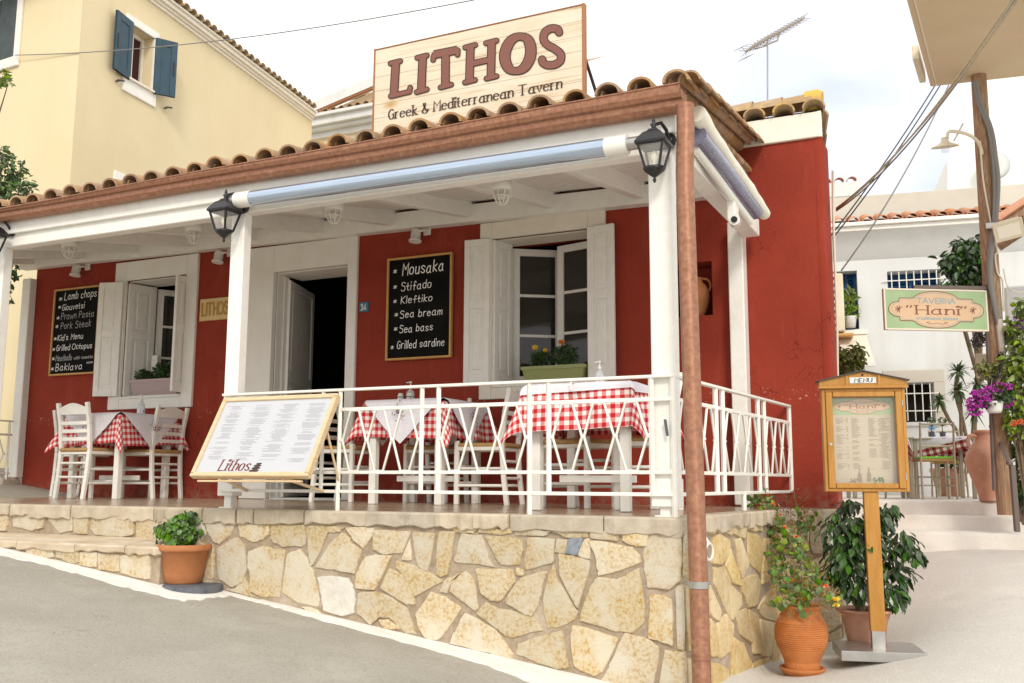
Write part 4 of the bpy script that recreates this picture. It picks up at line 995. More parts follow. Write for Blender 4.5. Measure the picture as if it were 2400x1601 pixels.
# ------------------------------------------------------------------ chalk boards and plaques
def board(corners, label, lines, ox, oy, s=2.936):
    (x0, y0), (x1, y1), (x2, y2) = corners; Yb = YW-.05
    a, b, c = PY(x0, y0, Yb), PY(x1, y1, Yb), PY(x2, y2, Yb); zt, zb = (a.z+b.z)/2, c.z; X0, X1 = (a.x+c.x)/2, b.x
    th = thing('chalkboard', label, 'menu board', ((X0+X1)/2, Yb, zb), 'chalkboards on the red wall'); f = .022
    mb = MB(); mb.box(X0+f*.6, X1-f*.6, Yb+.008, Yb+.03, zb+f*.6, zt-f*.6); mb.build('slate', 'blackboard', th)
    mb = MB(); mb.bbox(X0, X0+f, Yb-.01, Yb+.034, zb, zt, .005); mb.bbox(X1-f, X1, Yb-.01, Yb+.034, zb, zt, .005); mb.bbox(X0+f, X1-f, Yb-.009, Yb+.033, zt-f, zt, .005); mb.bbox(X0+f, X1-f, Yb-.009, Yb+.033, zb, zb+f, .005); mb.build('frame', 'frame_wood', th)
    for i, (t, xa, xb, y, h, faint) in enumerate(lines):
        p = PY(ox+xa/s, oy+y/s, Yb+.005); q = PY(ox+xb/s, oy+y/s, Yb+.005); hh = PY(ox+xa/s, oy+(y-h)/s, Yb+.005).z-p.z
        m1 = MB(); text(m1, t, p, (1, 0, .012), (0, 0, 1), hh, max(.0072, hh*.088), style='pen', total=q.x-p.x, jit=.04, lift=0, gap=.2, xs=.85, seed=i, slant=.1)
        m1.build('star' if t == '*' else 'handwriting', 'chalk_faint' if faint else 'chalk', th)
board(((907, 605), (1060, 592), (904, 846)), 'blackboard right of the door reading Mousaka to Grilled sardine in chalk', [('*', 358, 378, 322, 30, 0), ('Mousaka', 415, 700, 328, 78, 0), ('*', 358, 378, 428, 28, 0), ('Stifado', 407, 615, 434, 56, 0), ('*', 358, 378, 524, 28, 0), ('Kleftiko', 405, 622, 524, 48, 0),
      ('*', 366, 386, 618, 28, 0), ('Sea bream', 400, 692, 622, 50, 0), ('*', 362, 382, 715, 28, 0), ('Sea bass', 396, 626, 723, 50, 0), ('*', 340, 356, 842, 28, 0), ('Grilled sardine', 378, 706, 834, 52, 0)], 800, 534)
board(((131, 678), (236, 668), (111, 882)), 'blackboard by the left window reading Lamb chops to Baklava in chalk', [('*', 405, 425, 510, 28, 0), ('Lamb chops', 440, 660, 498, 50, 0), ('*', 400, 416, 563, 22, 0), ('Giouvetsi', 424, 577, 570, 40, 0), ('*', 390, 406, 636, 24, 0), ('Prawn Pasta', 417, 641, 634, 44, 1),
      ('*', 382, 397, 698, 26, 0), ('Pork Steak', 414, 622, 698, 44, 1), ('*', 370, 386, 780, 24, 0), ("Kid's Menu", 393, 567, 778, 38, 0), ('*', 361, 376, 853, 24, 0), ('Grilled Octopus', 385, 629, 848, 38, 0), ('*', 357, 372, 918, 24, 0), ('Meatballs', 380, 492, 918, 38, 1), ('with tomato', 506, 636, 906, 20, 1), ('sauce', 594, 636, 934, 16, 1),
      ('*', 349, 367, 988, 26, 0), ('Baklava', 377, 562, 986, 46, 0)], 0, 534)
a, c = PY(469, 702, YW-.03), PY(467, 753, YW-.03); x1_ = a.x+.44
pl = thing('name_plaque', 'small cream name plaque on the red wall partly hidden by the middle post', 'sign', ((a.x+x1_)/2, YW-.03, c.z))
mb = MB(); mb.bbox(a.x, x1_, YW-.03, YW-.001, c.z, a.z, .004); mb.build('plate', 'plate_gold', pl)
mb = MB(); text(mb, 'LITHOS', (a.x+.03, YW-.0302, c.z+.06), (1, 0, 0), (0, 0, 1), .13, .026, total=.37, lift=.003); mb.build('lettering', 'gold_letter', pl)
a, b = PY(842, 709, YW-.012), PY(863, 730, YW-.012)
pl = thing('house_number', 'tiny blue enamel house number 34 plate beside the door', 'number plate', ((a.x+b.x)/2, YW-.012, b.z))
mb = MB(); mb.bbox(a.x, b.x, YW-.012, YW-.001, b.z, a.z, .003); mb.build('plate', 'plate_blue', pl)
mb = MB(); text(mb, '34', (a.x+.018, YW-.0122, b.z+.016), (1, 0, 0), (0, 0, 1), (a.z-b.z)*.62, .012, total=(b.x-a.x)*.62, lift=.002); mb.build('digits', 'plate_white', pl)

# ------------------------------------------------------------------ slanted menu board on the balustrade
tl, tr = PY(526, 935, YF-.03), PY(793, 921, YF-.03); zt = (tl.z+tr.z)/2; tl.z = tr.z = zt
def fitY(px, py, X):
    lo, hi = 3.5, 5.6
    for _ in range(40):
        m_ = (lo+hi)/2
        if PY(px, py, m_).x > X: lo = m_
        else: hi = m_
    return PY(px, py, lo)
b1, b2 = fitY(446, 1118, tl.x), fitY(720, 1116, tr.x); Yb = (b1.y+b2.y)/2; zb = (b1.z+b2.z)/2
bl, br = V((tl.x, Yb, zb)), V((tr.x, Yb, zb))
ux = V((1, 0, 0)); uy = (tl-bl).normalized(); un = ux.cross(uy); W, H = tr.x-tl.x, (tl-bl).length
ml = thing('menu_board', 'slanted white menu board in a pale wood frame clipped to the balustrade', 'menu board', ((tl.x+tr.x)/2, Yb, zb))
def MP(u, v, l=0): return bl+ux*u*W+uy*v*H+un*l
mb = MB(); mb.cham(MP(.5, .5, -.012), ux, uy, un, V((W/2-.012, H/2-.012, .008)), .002); mb.build('sheet', 'sheet_white', ml)
mb = MB(); f = .032
for u, v, hw, hh in ((.5, 0, W/2, f/2), (.5, 1, W/2, f/2), (0, .5, f/2, H/2-f/2), (1, .5, f/2, H/2-f/2)): mb.cham(MP(u, v, -.014)+ux*(f/2 if u == 0 else -f/2 if u == 1 else 0)+uy*(f/2 if v == 0 else -f/2 if v == 1 else 0), ux, uy, un, V((hw, hh, .024)), .004)
mb.build('frame', 'pine_light', ml)
mb = MB(); rnd = random.Random(8)
for c in range(4):
    v = .90
    for k in range(58):
        v -= .0125
        if v < (.2 if c != 3 else .14): break
        if k in (0, 1): pass
        if rnd.random() < .2: continue
        wl = rnd.uniform(.06, .17); cu = .15+.235*c+rnd.uniform(-.012, .012)
        if cu+wl/2 > .97: wl = .1
        mb.quad(MP(cu-wl/2, v, -.0037), MP(cu+wl/2, v, -.0037), MP(cu+wl/2, v+.0036, -.0037), MP(cu-wl/2, v+.0036, -.0037))
mb.build('small_print', 'print_grey', ml)
mb = MB(); text(mb, 'Lithos', MP(.215, .075, 0), ux, uy, .13*H, .014, style='serif', total=.27*W, lift=-.0036, slant=.18); 
for k in range(14): mb.quad(MP(.235+.018*k, .05, -.0036), MP(.248+.018*k, .05, -.0036), MP(.248+.018*k, .06, -.0036), MP(.235+.018*k, .06, -.0036))
mb.build('lettering', 'print_red', ml)
mb = MB()
for u, v, rw, rh in ((.535, .072, .042, .017), (.545, .103, .036, .017), (.55, .132, .033, .014), (.556, .156, .024, .012)):
    mb.add([MP(u+rw*math.cos(t)+.004*math.sin(t), v+rh*math.sin(t), -.0034) for t in [2*math.pi*i/16 for i in range(16)]], [tuple(range(16))])
mb.build('stone_logo', 'print_stone', ml)
mb = MB(); mb.beam(bl+V((.06, .02, -.03)), br+V((-.06, .02, -.03)), .03, .014); mb.tube([MP(.72, .04, -.04), V((lerp(tl.x, tr.x, .86), YF+.02, .13))], .011, 6)
mb.tube([MP(.2, .04, -.04), V((lerp(tl.x, tr.x, .2), YF+.02, .13))], .011, 6); mb.tube([MP(.98, .6, -.03), V((tr.x-.02, YF+.03, .2))], .009, 6); mb.build('support', 'pine_light', ml)

# ------------------------------------------------------------------ lamps
def lantern(p, label):
    p = V(p); th = thing('wall_lantern', label, 'lantern', p, 'black wall lanterns on the porch posts')
    def ring(z, r): r *= .86; return [p+V((a*r, b*r, z)) for a, b in ((-1,-1),(1,-1),(1,1),(-1,1))]
    mb = MB(); pr = [(.172, .105), (.185, .108), (.21, .092), (.245, .062), (.262, .035), (.272, .03)]
    vs = []
    for z, r in pr: vs += ring(z, r)
    mb.add(vs, [(i*4+j, i*4+(j+1)%4, i*4+4+(j+1)%4, i*4+4+j) for i in range(len(pr)-1) for j in range(4)]+[(20,21,22,23),(3,2,1,0)]); mb.build('roof', 'black_iron', th)
    mb = MB(); mb.lathe([(.0, .272), (.02, .274), (.012, .288), (.022, .30), (.008, .315), (.012, .322), (.004, .345), (.0, .35)], p, 10); mb.build('finial', 'black_iron', th)
    mb = MB(); a, b = ring(.172, .088), ring(.035, .05)
    for i in range(4): mb.quad(b[i], b[(i+1)%4], a[(i+1)%4], a[i])
    mb.build('glass', 'lamp_glass', th)
    mb = MB()
    for i in range(4): mb.tube([b[i], a[i]], .009, 4); mb.tube([b[i], b[(i+1)%4]], .009, 4); mb.tube([a[i], a[(i+1)%4]], .008, 4)
    mb.lathe([(.0, -.055), (.006, -.05), (.012, -.035), (.006, -.022), (.02, -.012), (.035, .0), (.06, .02), (.07, .036), (.0, .037)], p, 10); mb.build('body', 'black_iron', th)
    mb = MB(); mb.lathe([(.012, .05), (.012, .075), (.024, .10), (.02, .13), (.0, .145)], p, 10); mb.build('bulb', 'bulb', th)
    mb = MB(); mb.tube([p+V((.0, 0, .30)), p+V((.03, .05, .325)), p+V((.05, .09, .29)), p+V((.05, .13, .25))], .011, 8); q = p+V((.05, .145, .24)); mb.lathe([(.0, -.018), (.04, -.012), (.048, .012), (.0, .012)], q, 14, Matrix.Rotation(R_(90), 3, 'X')); mb.build('bracket', 'black_iron', th)
    return th
q = PY(1534, 408, YF-.09); L1 = lantern(q, 'black iron lantern on the corner post at the right end of the clear roll')
q2 = PY(525, 552, YF-.09); l_ = copy_tree(L1); l_.location = q2; l_['label'] = 'black iron lantern on the middle post at the left end of the clear roll'
q3 = PY(-22, 600, YF-.09); l_ = copy_tree(L1); l_.location = q3; l_['label'] = 'black iron lantern cut off by the left edge of the photo'

def on_ceiling(px, py, dz):
    r = ray(px, py); t = 6.0
    for _ in range(900):
        p = ORG+r*t
        if p.z >= rfz(p.x, p.y)-dz: return p
        t += .005
    return p
BL = None
for i, (px, py, lb) in enumerate(((1176, 462, 'caged ceiling lamp nearest the corner post, between porch rafters'), (783, 508, 'caged ceiling lamp above the door side of the chalkboard'), (455, 556, 'caged ceiling lamp just left of the middle lantern'), (163, 592, 'caged ceiling lamp above the left chalkboard'))):
    p = on_ceiling(px, py, .26)
    if BL is None:
        BL = thing('ceiling_lamp', lb, 'ceiling lamp', p, 'caged lamps under the porch ceiling')
        mb = MB(); mb.lathe([(0, .26), (.03, .26), (.03, .12), (.074, .115), (.078, .06), (.07, .05), (0, .05)], p, 18); mb.build('base', 'white_plastic', BL)
        mb = MB(); mb.lathe([(.055, .055), (.055, .0), (.045, -.03), (.02, -.045), (0, -.047)], p, 16); mb.build('glass', 'lamp_glass', BL)
        mb = MB()
        for k in range(4):
            a = math.pi*k/4; d = V((math.cos(a), math.sin(a), 0)); mb.tube([p+d*.068*math.cos(t)+V((0, 0, .05-.112*math.sin(t))) for t in [math.pi*j/12 for j in range(13)]], .005, 5)
        mb.tube([p+V((.066*math.cos(t), .066*math.sin(t), .0)) for t in [2*math.pi*j/20 for j in range(21)]], .005, 5); mb.build('cage', 'white_plastic', BL)
        mb = MB(); mb.ball(p+V((0, 0, .01)), .028, 8); mb.build('bulb', 'bulb', BL)
    else:
        c = copy_tree(BL); c.location = p; c['label'] = lb
SPL = None
for px, py, lb in ((973, 566, 'white spot lamp above the right chalkboard'), (510, 615, 'white spot lamp above the cream name plaque'), (176, 646, 'white spot lamp above the left chalkboard')):
    p = PY(px, py, YW-.12)
    if SPL is None:
        SPL = thing('spot_lamp', lb, 'spot lamp', p, 'white spot lamps on the red wall')
        mb = MB(); mb.lathe([(0, .005), (.046, .0), (.062, -.004), (.064, .01), (.05, .016), (.048, .10), (.04, .125), (0, .13)], p, 16, Matrix.Rotation(R_(-8), 3, 'X')); mb.build('shade', 'white_plastic', SPL)
        mb = MB(); mb.tube([p+V((.045, 0, .1)), p+V((.085, .02, .105)), p+V((.07, .11, .12))], .011, 8); mb.bbox(p.x+.03, p.x+.11, YW-.02, YW-.002, p.z+.08, p.z+.16, .004); mb.tube([p+V((.08, .1, .16)), p+V((.02, .08, .2)), p+V((.01, .1, .28))], .004, 5); mb.build('arm', 'white_plastic', SPL)
    else:
        c = copy_tree(SPL); c.location = p; c['label'] = lb

# ------------------------------------------------------------------ rolled clear blinds
a, b = PY(556, 470, YF-.045), PY(1472, 338, YF-.045)
bd = thing('rolled_blind', 'rolled clear plastic blind along the front beam between the two lanterns', 'blind', (a+b)/2)
d = (b-a).normalized(); mb = MB(); mb.tube([a+d*.08, b-d*.1], .056, 28); mb.build('roll', 'pvc_roll', bd)
for A, s_ in ((a, 1), (b, -1)):
    mb = MB(); mb.tube([A, A+d*s_*.14], .0585, 24); mb.build('end_collar', 'white_plastic', bd)
    mb = MB(); mb.tube([A-d*s_*.07, A], .04, 16); mb.tube([A-d*s_*.12, A-d*s_*.07], .02, 10); mb.build('spindle', 'steel', bd)
a, b = PS(1634, 318, .03), PS(1770, 496, .03)
bs = thing('rolled_blind', 'rolled blind with off-white canvas under the right edge of the porch roof', 'blind', (a+b)/2)
mb = MB(); mb.tube([a, b], .062, 22); mb.build('roll', 'pvc_purple', bs)
a2, b2 = PS(1634, 268, .06), PS(1792, 503, .06); mb = MB(); rnd = random.Random(2)
mb.tube([a2.lerp(b2, i/14)+V((0, 0, rnd.uniform(-.006, .006))) for i in range(15)], [.05+rnd.uniform(-.006, .006) for _ in range(15)], 12); mb.build('canvas_roll', 'canvas', bs)
a3, b3 = PS(1628, 345, .0), PS(1758, 520, .0); mb = MB(); mb.tube([a3, b3], .03, 12); mb.build('bottom_bar', 'white_plastic', bs)
p = PS(1722, 520, .02); cam_ = thing('security_camera', 'small white camera housing on top of the right wall post', 'camera', p+V((0, 0, -.05)))
mb = MB(); mb.tube([p+V((.02, -.10, -.01)), p+V((-.02, .10, .02))], .038, 14); mb.bbox(p.x-.06, p.x+.0, p.y+.02, p.y+.14, p.z+.02, p.z+.17, .008); mb.build('housing', 'white_plastic', cam_)
mb = MB(); mb.tube([p+V((.021, -.112, -.012)), p+V((.02, -.1, -.01))], .022, 12); mb.build('lens', 'black_iron', cam_)

# ------------------------------------------------------------------ chairs (local frame: the sitter looks along +Y)
def make_chair(label):
    th = thing('taverna_chair', label, 'chair', (0, 0, 0), 'white rush-seated chairs on the terrace')
    wd, sh, bh = .205, .50, .965
    for s in (-1, 1):
        mb = MB(); pts = [V((s*.195, -.245, 0)), V((s*.198, -.215, .25)), V((s*.2, -.20, .5)), V((s*.203, -.225, .75)), V((s*.206, -.27, bh))]
        for a, b in zip(pts, pts[1:]): mb.beam(a-(b-a)*.01, b, .042, .040, (0, 1, 0), .006)
        mb.build('back_post', 'white_wood', th)
        mb = MB(); mb.beam((s*.2, .20, 0), (s*.2, .20, sh+.03), .04, .04, (0, 1, 0), .006); mb.build('leg', 'white_wood', th)
    mb = MB()
    for s in (-1, 1): mb.beam((s*.2, -.18, sh-.035), (s*.2, .18, sh-.035), .03, .035)
    for y in (-.2, .2): mb.beam((-.18, y, sh-.037), (.18, y, sh-.037), .03, .034)
    mb.build('seat_frame', 'white_wood', th)
    mb = MB(); mb.smooth = True; n = 8; g = []
    for j in range(n+1):
        for i in range(n+1):
            u, v = i/n*2-1, j/n*2-1; e = max(abs(u), abs(v)); g.append((u*.198, v*.215, sh+.012-.02*max(0, e-.72)/.28+.010*(1-e)*0-.012*(1-e)+.004*math.sin(9*u)*math.sin(9*v)))
    mb.add(g, [(j*(n+1)+i, j*(n+1)+i+1, (j+1)*(n+1)+i+1, (j+1)*(n+1)+i) for j in range(n) for i in range(n)])
    for s in (-1, 1):
        mb.tube([(s*.198, -.19, sh-.008), (s*.198, .19, sh-.008)], .021, 8); mb.tube([(-.19, s*.212, sh-.008), (.19, s*.212, sh-.008)], .021, 8)
    mb.build('seat', 'straw', th)
    def yb(z): return -.20-.07*((z-.5)/.465)**1.4
    for z in (.60, .68, .76):
        mb = MB(); mb.beam((-.2, yb(z), z), (.2, yb(z), z), .014, .038, b=.004); mb.build('slat', 'white_wood', th)
    mb = MB(); k = 10; top = []; bot = []
    for i in range(k+1): u = i/k*2-1; top.append(V((u*.195, yb(.93)-.012*(1-u*u), .915+.045*math.cos(u*math.pi/2)**1.5))); bot.append(V((u*.195, yb(.86)-.012*(1-u*u), .845)))
    pts = bot+top[::-1]
    f = V((0, .016, 0)); m_ = len(pts); mb.add(pts+[p+f for p in pts], [tuple(range(m_)), tuple(range(2*m_-1, m_-1, -1))]+[(i, i+m_, (i+1)%m_+m_, (i+1)%m_) for i in range(m_)]); mb.build('crest_rail', 'white_wood', th)
    for a, b in (((-.2, .2, .18), (.2, .2, .18)), ((-.2, .2, .32), (.2, .2, .32)), ((-.2, -.22, .22), (.2, -.22, .22)), ((-.2, -.21, .36), (.2, -.21, .36)), ((-.2, -.22, .16), (-.2, .2, .16)), ((.2, -.22, .16), (.2, .2, .16)), ((-.2, -.21, .30), (-.2, .2, .30)), ((.2, -.21, .30), (.2, .2, .30))):
        mb = MB(); mb.tube([a, b], .0125, 8); mb.build('stretcher', 'white_wood', th)
    return th
def make_table(label, w=.64, H=.845):
    th = thing('taverna_table', label, 'table', (0, 0, 0), 'white wooden tables on the terrace'); h = w/2
    for a in (-1, 1):
        for b in (-1, 1):
            mb = MB(); mb.bbox(a*h-.033, a*h+.033, b*h-.033, b*h+.033, 0, H-.03, .007); mb.build('leg', 'white_wood', th)
    mb = MB()
    for s in (-1, 1): mb.bbox(-h+.034, h-.034, s*h-.012, s*h+.012, H-.13, H-.031, .003); mb.bbox(s*h-.012, s*h+.012, -h+.034, h-.034, H-.13, H-.031, .003)
    mb.build('apron', 'white_wood', th)
    mb = MB(); mb.bbox(-h+.034, h-.034, -.012, .012, .19, .24, .003); mb.build('stretcher', 'white_wood', th)
    mb = MB(); mb.bbox(-h-.06, h+.06, -h-.06, h+.06, H-.03, H, .008); mb.build('tabletop', 'white_wood', th); return th
def drape(c, T, a, H, mats, name, label, cat, rot=0, n=72, lift=0, wav=.024, seed=0, group=None, ax=None, ay=None, off=(0, 0), parts=None):
    """cloth of half size a laid over a square table of half size T, turned by rot, hanging over the edges"""
    rnd = random.Random(seed); ph = [rnd.uniform(0, 6) for _ in range(6)]; mb = MB(); mb.smooth = True; mb.uv = []; c = V(c); cr, sr = math.cos(R_(rot)), math.sin(R_(rot))
    ax = ax or a; ay = ay or a; nx = int(n*ax/a); ny = int(n*ay/a)
    vs = []
    for j in range(ny+1):
        for i in range(nx+1):
            p, q = (i/nx*2-1)*ax, (j/ny*2-1)*ay; u, v = p*cr-q*sr+off[0], p*sr+q*cr+off[1]
            du, dv = max(abs(u)-T, 0), max(abs(v)-T, 0); su, sv = (1 if u > 0 else -1), (1 if v > 0 else -1)
            r = math.hypot(du, dv); e = lift
            if r == 0: x, y, z = u, v, H+lift
            else:
                fl = .10+.06*math.sin(ph[0]+9*u)+.05*math.sin(ph[1]+13*v)
                dx, dy = (du/r, dv/r); cor = 2*dx*dy
                out_ = e+.008+r*(fl*.55+.34*cor)+wav*math.sin(ph[2]+14*(u if dv > du else v)+ (4 if du > dv else 0))*min(1, r/.12)*(1-cor)
                # corner: fold the cloth into a hanging point
                x = su*(min(abs(u), T)+out_*dx); y = sv*(min(abs(v), T)+out_*dy); z = H-r*(.96-.06*cor)-.004
                z += lift*.2
            vs.append(c+V((x, y, z))); mb.uv.append((p+.013, q+.013))
    mb.add(vs, [(j*(nx+1)+i, j*(nx+1)+i+1, (j+1)*(nx+1)+i+1, (j+1)*(nx+1)+i) for j in range(ny) for i in range(nx)])
    return mb.solo(name, mats, label, cat, group)
def at_px(px, Y): r = ray(px, 1130); return r.x/r.y*Y
tabs = [(at_px(279, 7.60), 7.60, 'left', 'under the left window'), (at_px(948, 7.05)+.02, 7.36, 'middle', 'behind the slanted menu board'), (at_px(1366, 6.25), 6.53, 'right', 'at the corner of the balustrade')]
H = .845
T0 = make_table('white wooden table under the left window'); chair0 = None
for i, (x, y, nm, wh) in enumerate(tabs):
    if i == 0: T0.location = (x, y, .005)
    else: dup(T0, (x, y, .005), 0, 'white wooden table '+wh)
    drape((x, y, .005), .385, (.69, .69, .70)[i], H+.003, 'gingham', 'tablecloth', 'red and white checked tablecloth on the table '+wh, 'tablecloth', rot=(3, -2, 2)[i], seed=i+3, group='checked tablecloths')
    if i < 2: drape((x, y, .005), .385, .53, H+.003, 'cloth_white', 'overlay_cloth', 'white embroidered cloth laid cornerwise on the table '+wh, 'tablecloth', rot=45, lift=.026, wav=.008, seed=i+9, group='white overlay cloths')
    else: drape((x, y, .005), .385, .435, H+.003, 'cloth_white', 'overlay_cloth', 'white cloth laid square on the checked table at the balustrade corner', 'tablecloth', rot=2, lift=.012, wav=.004, seed=i+9, group='white overlay cloths')
    # embroidered sprig on the hanging point of the white cloth
    if i < 2:
        for (dx, dy, nn_) in ((0, -1, 1), (1, 0, 2)):
            mb = MB(); o = V((x, y, .005+H-.10))+V((dx, dy, 0))*(.385+.066); t = V((-dy, dx, 0)); rnd = random.Random(i*3+nn_)
            for k in range(26):
                p = V((rnd.gauss(0, .032), rnd.gauss(0, .03), 0)); d = V((rnd.uniform(-1, 1), rnd.uniform(-1, 1), 0)).normalized()*rnd.uniform(.012, .03)
                ribbon(mb, [p, p+d*.6+V((d.y, -d.x, 0))*.25, p+d], lambda dd: .005, lambda q, o=o, t=t, dx=dx, dy=dy: o+t*q.x+V((0, 0, q.y))+V((dx, dy, 0))*(.016+.17*(.0-q.y)))
            mb.solo('embroidered_sprig', 'ink', 'dark stitched sprig on the %s side of the %s table' % ('street' if nn_ == 1 else 'right', nm), 'embroidery', 'stitched sprigs')
def clip(p, d, lb):
    p, d = V(p), V(d); t = V((-d.y, d.x, 0)); mb = MB()
    mb.cham(p+V((0, 0, .008)), t, d, V((0, 0, 1)), V((.008, .03, .002)), .001); mb.cham(p+d*.028+V((0, 0, -.02)), t, d, V((0, 0, 1)), V((.008, .002, .03)), .001)
    mb.solo('cloth_clip', 'white_plastic', lb, 'clip', 'white tablecloth clips')
for i, (x, y, nm, wh) in enumerate(tabs): clip((x-.02, y-.41, H+.012), (0, -1, 0), 'small white clip on the cloth edge of the table '+wh)
# chairs: (x, y, rotation, label)
(xl, yl), (xm, ym), (xr_, yr_) = [(t[0], t[1]) for t in tabs]
CH = [((at_px(168, 7.05), 7.27, 0), 'white rush chair with its back to the street at the left table'), ((at_px(389, 7.84)-.20, 7.82, 90), 'white rush chair on the door side of the left table'), ((at_px(119, 7.72)+.26, 7.93, -84), 'white rush chair on the far left side of the left table'),
      ((xm-.17, 7.83, 182), 'white rush chair with its back to the wall behind the middle table'), ((at_px(1182, 7.3)-.24, 7.47, 96), 'white rush chair facing left between the middle and corner tables'), ((at_px(741, 7.5)+.22, 7.66, -90), 'white rush chair partly hidden by the slanted menu board'),
      ((at_px(1362, 7.0)-.02, 7.02, 168), 'white rush chair tucked behind the corner table on the wall side'), ((at_px(1540, 6.75)-.14, 6.86, 112), 'white rush chair behind the corner table next to the corner post')]
for i, ((x, y, rz), lb) in enumerate(CH):
    if i == 0: chair0 = make_chair(lb); chair0.location = (x, y, .005); chair0.rotation_euler = (0, 0, R_(rz))
    else: dup(chair0, (x, y, .005), R_(rz), lb)
# bottles
def bottle(p, lb, s=1, blue=False, cat_='bottle'):
    p = V(p); th = thing('sanitizer_bottle', lb, cat_, p, 'pump bottles on the tables')
    mb = MB(); mb.lathe([(0, 0), (.034*s, 0), (.036*s, .01*s), (.036*s, .10*s), (.03*s, .125*s), (.013*s, .14*s), (.013*s, .15*s), (0, .15*s)], p, 16); mb.build('body', 'bottle_blue' if blue else 'bottle_clear', th)
    mb = MB(); mb.lathe([(.0365*s, .03*s), (.0365*s, .085*s)], p, 16); mb.build('label', 'label_white', th)
    mb = MB(); mb.lathe([(.015*s, .15*s), (.015*s, .168*s), (.005*s, .17*s), (.005*s, .195*s), (.012*s, .197*s), (.012*s, .21*s), (0, .212*s)], p, 12); mb.tube([p+V((0, 0, .204*s)), p+V((-.035*s, -.01*s, .20*s))], .005*s, 6); mb.build('pump', 'white_plastic', th)
    return th
bottle((at_px(316, 7.75), 7.78, H+.02), 'clear pump bottle on the left table', 1.15)
bottle((at_px(955, 7.5), 7.52, H+.02), 'clear pump bottle on the middle table', 1.05)
bottle((at_px(1405, 6.6), 6.62, H+.02), 'clear pump bottle on the corner table', .95)
x = at_px(955, 7.45); mb = MB()
p = V((x-.02, 7.42, H+.022))
cad = thing('condiment_caddy', 'small wire caddy with white shakers beside the bottle on the middle table', 'caddy', p)
for dx, dy in ((-.08, -.04), (.08, -.04), (.08, .04), (-.08, .04)): mb.tube([p+V((dx, dy, 0)), p+V((dx, dy, .07))], .003, 5)
for z in (.01, .07): mb.tube([p+V((dx, dy, z)) for dx, dy in ((-.08, -.04), (.08, -.04), (.08, .04), (-.08, .04), (-.08, -.04))], .003, 5)
mb.build('rack', 'dark_metal', cad)
for dx in (-.05, .045):
    mb = MB(); mb.lathe([(0, .003), (.027, .003), (.027, .08), (.02, .095), (.02, .105), (0, .107)], p+V((dx, 0, 0)), 12); mb.build('shaker', 'white_plastic', cad)

# ------------------------------------------------------------------ window boxes
def trough(th, x0, x1, y0, y1, z0, z1, m_):
    mb = MB(); e = .03
    def ring(z, g): return [(x0-g+e, y0-g+e, z), (x1+g-e, y0-g+e, z), (x1+g-e, y1+g-e, z), (x0-g+e, y1+g-e, z)]
    R = ring(z0, 0)+ring(z1-.03, e*.85)+ring(z1-.03, e*1.2)+ring(z1, e*1.25)+ring(z1, e*.9)+ring(z1-.02, e*.85)
    mb.add(R, [(i*4+j, i*4+(j+1)%4, i*4+4+(j+1)%4, i*4+4+j) for i in range(5) for j in range(4)]+[(3,2,1,0)])
    mb.build('box', m_, th); mb = MB(); mb.quad(*ring(z1-.022, e*.86)); mb.build('soil', 'soil', th)
Yp = YW-.02
a, b = PY(1222, 860, Yp-.09), PY(1368, 893, Yp-.09)
g1 = thing('window_box', 'green window box with yellow and orange marigolds on the right sill', 'planter', ((a.x+b.x)/2, Yp, 1.09))
trough(g1, a.x, b.x, Yp-.09, Yp+.09, 1.09, a.z, 'green_plastic')
def px5(x, y): return PY(800+x/2.936, 534+y/2.936, Yp)
rnd = random.Random(31)
for (cx, cy, rx_, ry_), n in (((1375, 902, 62, 44), 420), ((1540, 876, 82, 66), 640)):
    c = px5(cx, cy); r = px5(cx+rx_, cy).x-c.x; rz = c.z-px5(cx, cy+ry_).z
    mb = MB()
    for _ in range(18):
        d = rdir(rnd); d.z = abs(d.z); mb.tube([V((c.x, c.y, a.z-.02)), c+V((d.x*r*.8, d.y*.06, d.z*rz*.8))], .0025, 4)
    mb.build('stem', 'stem_green', g1); mb = MB(); clump(mb, c, (r, .075, rz), n, .045, .013, .1, rnd, .2, .7); mb.build('foliage', 'leaf_deep', g1)
for (x, y), m_ in (((1343, 828), 'flower_yellow'), ((1412, 850), 'flower_yellow'), ((1525, 793), 'flower_orange')):
    c = px5(x, y)+V((0, -.03, 0)); mb = MB(); s_ = .034 if m_ == 'flower_orange' else (.03 if x < 1400 else .024)
    for k in range(46):
        d = rdir(rnd); mb.leaf(c, d+V((0, 0, .35)), rdir(rnd), s_*rnd.uniform(.8, 1.1), s_*.55, .1)
    mb.build('flower', m_, g1)
Yp2 = YW+.10; a, b = PY(304, 891, Yp2-.09), PY(408, 929, Yp2-.09)
g2 = thing('window_box', 'mauve window box with two small green plants on the left sill', 'planter', ((a.x+b.x)/2, Yp2, 1.13))
trough(g2, a.x+.0, b.x+.03, Yp2-.09, Yp2+.09, 1.13, a.z, 'mauve_plastic')
def px4(x, y): return PY(x/2.936, 534+y/2.936, Yp2)
for (cx, cy, rx_, ry_), n in (((995, 1018, 46, 34), 260), ((1125, 990, 60, 58), 420)):
    c = px4(cx, cy); r = px4(cx+rx_, cy).x-c.x; rz = c.z-px4(cx, cy+ry_).z; mb = MB(); clump(mb, c, (r, .08, rz), n, .045, .02, .1, rnd, .2, .7); mb.build('foliage', 'leaf_deep', g2)
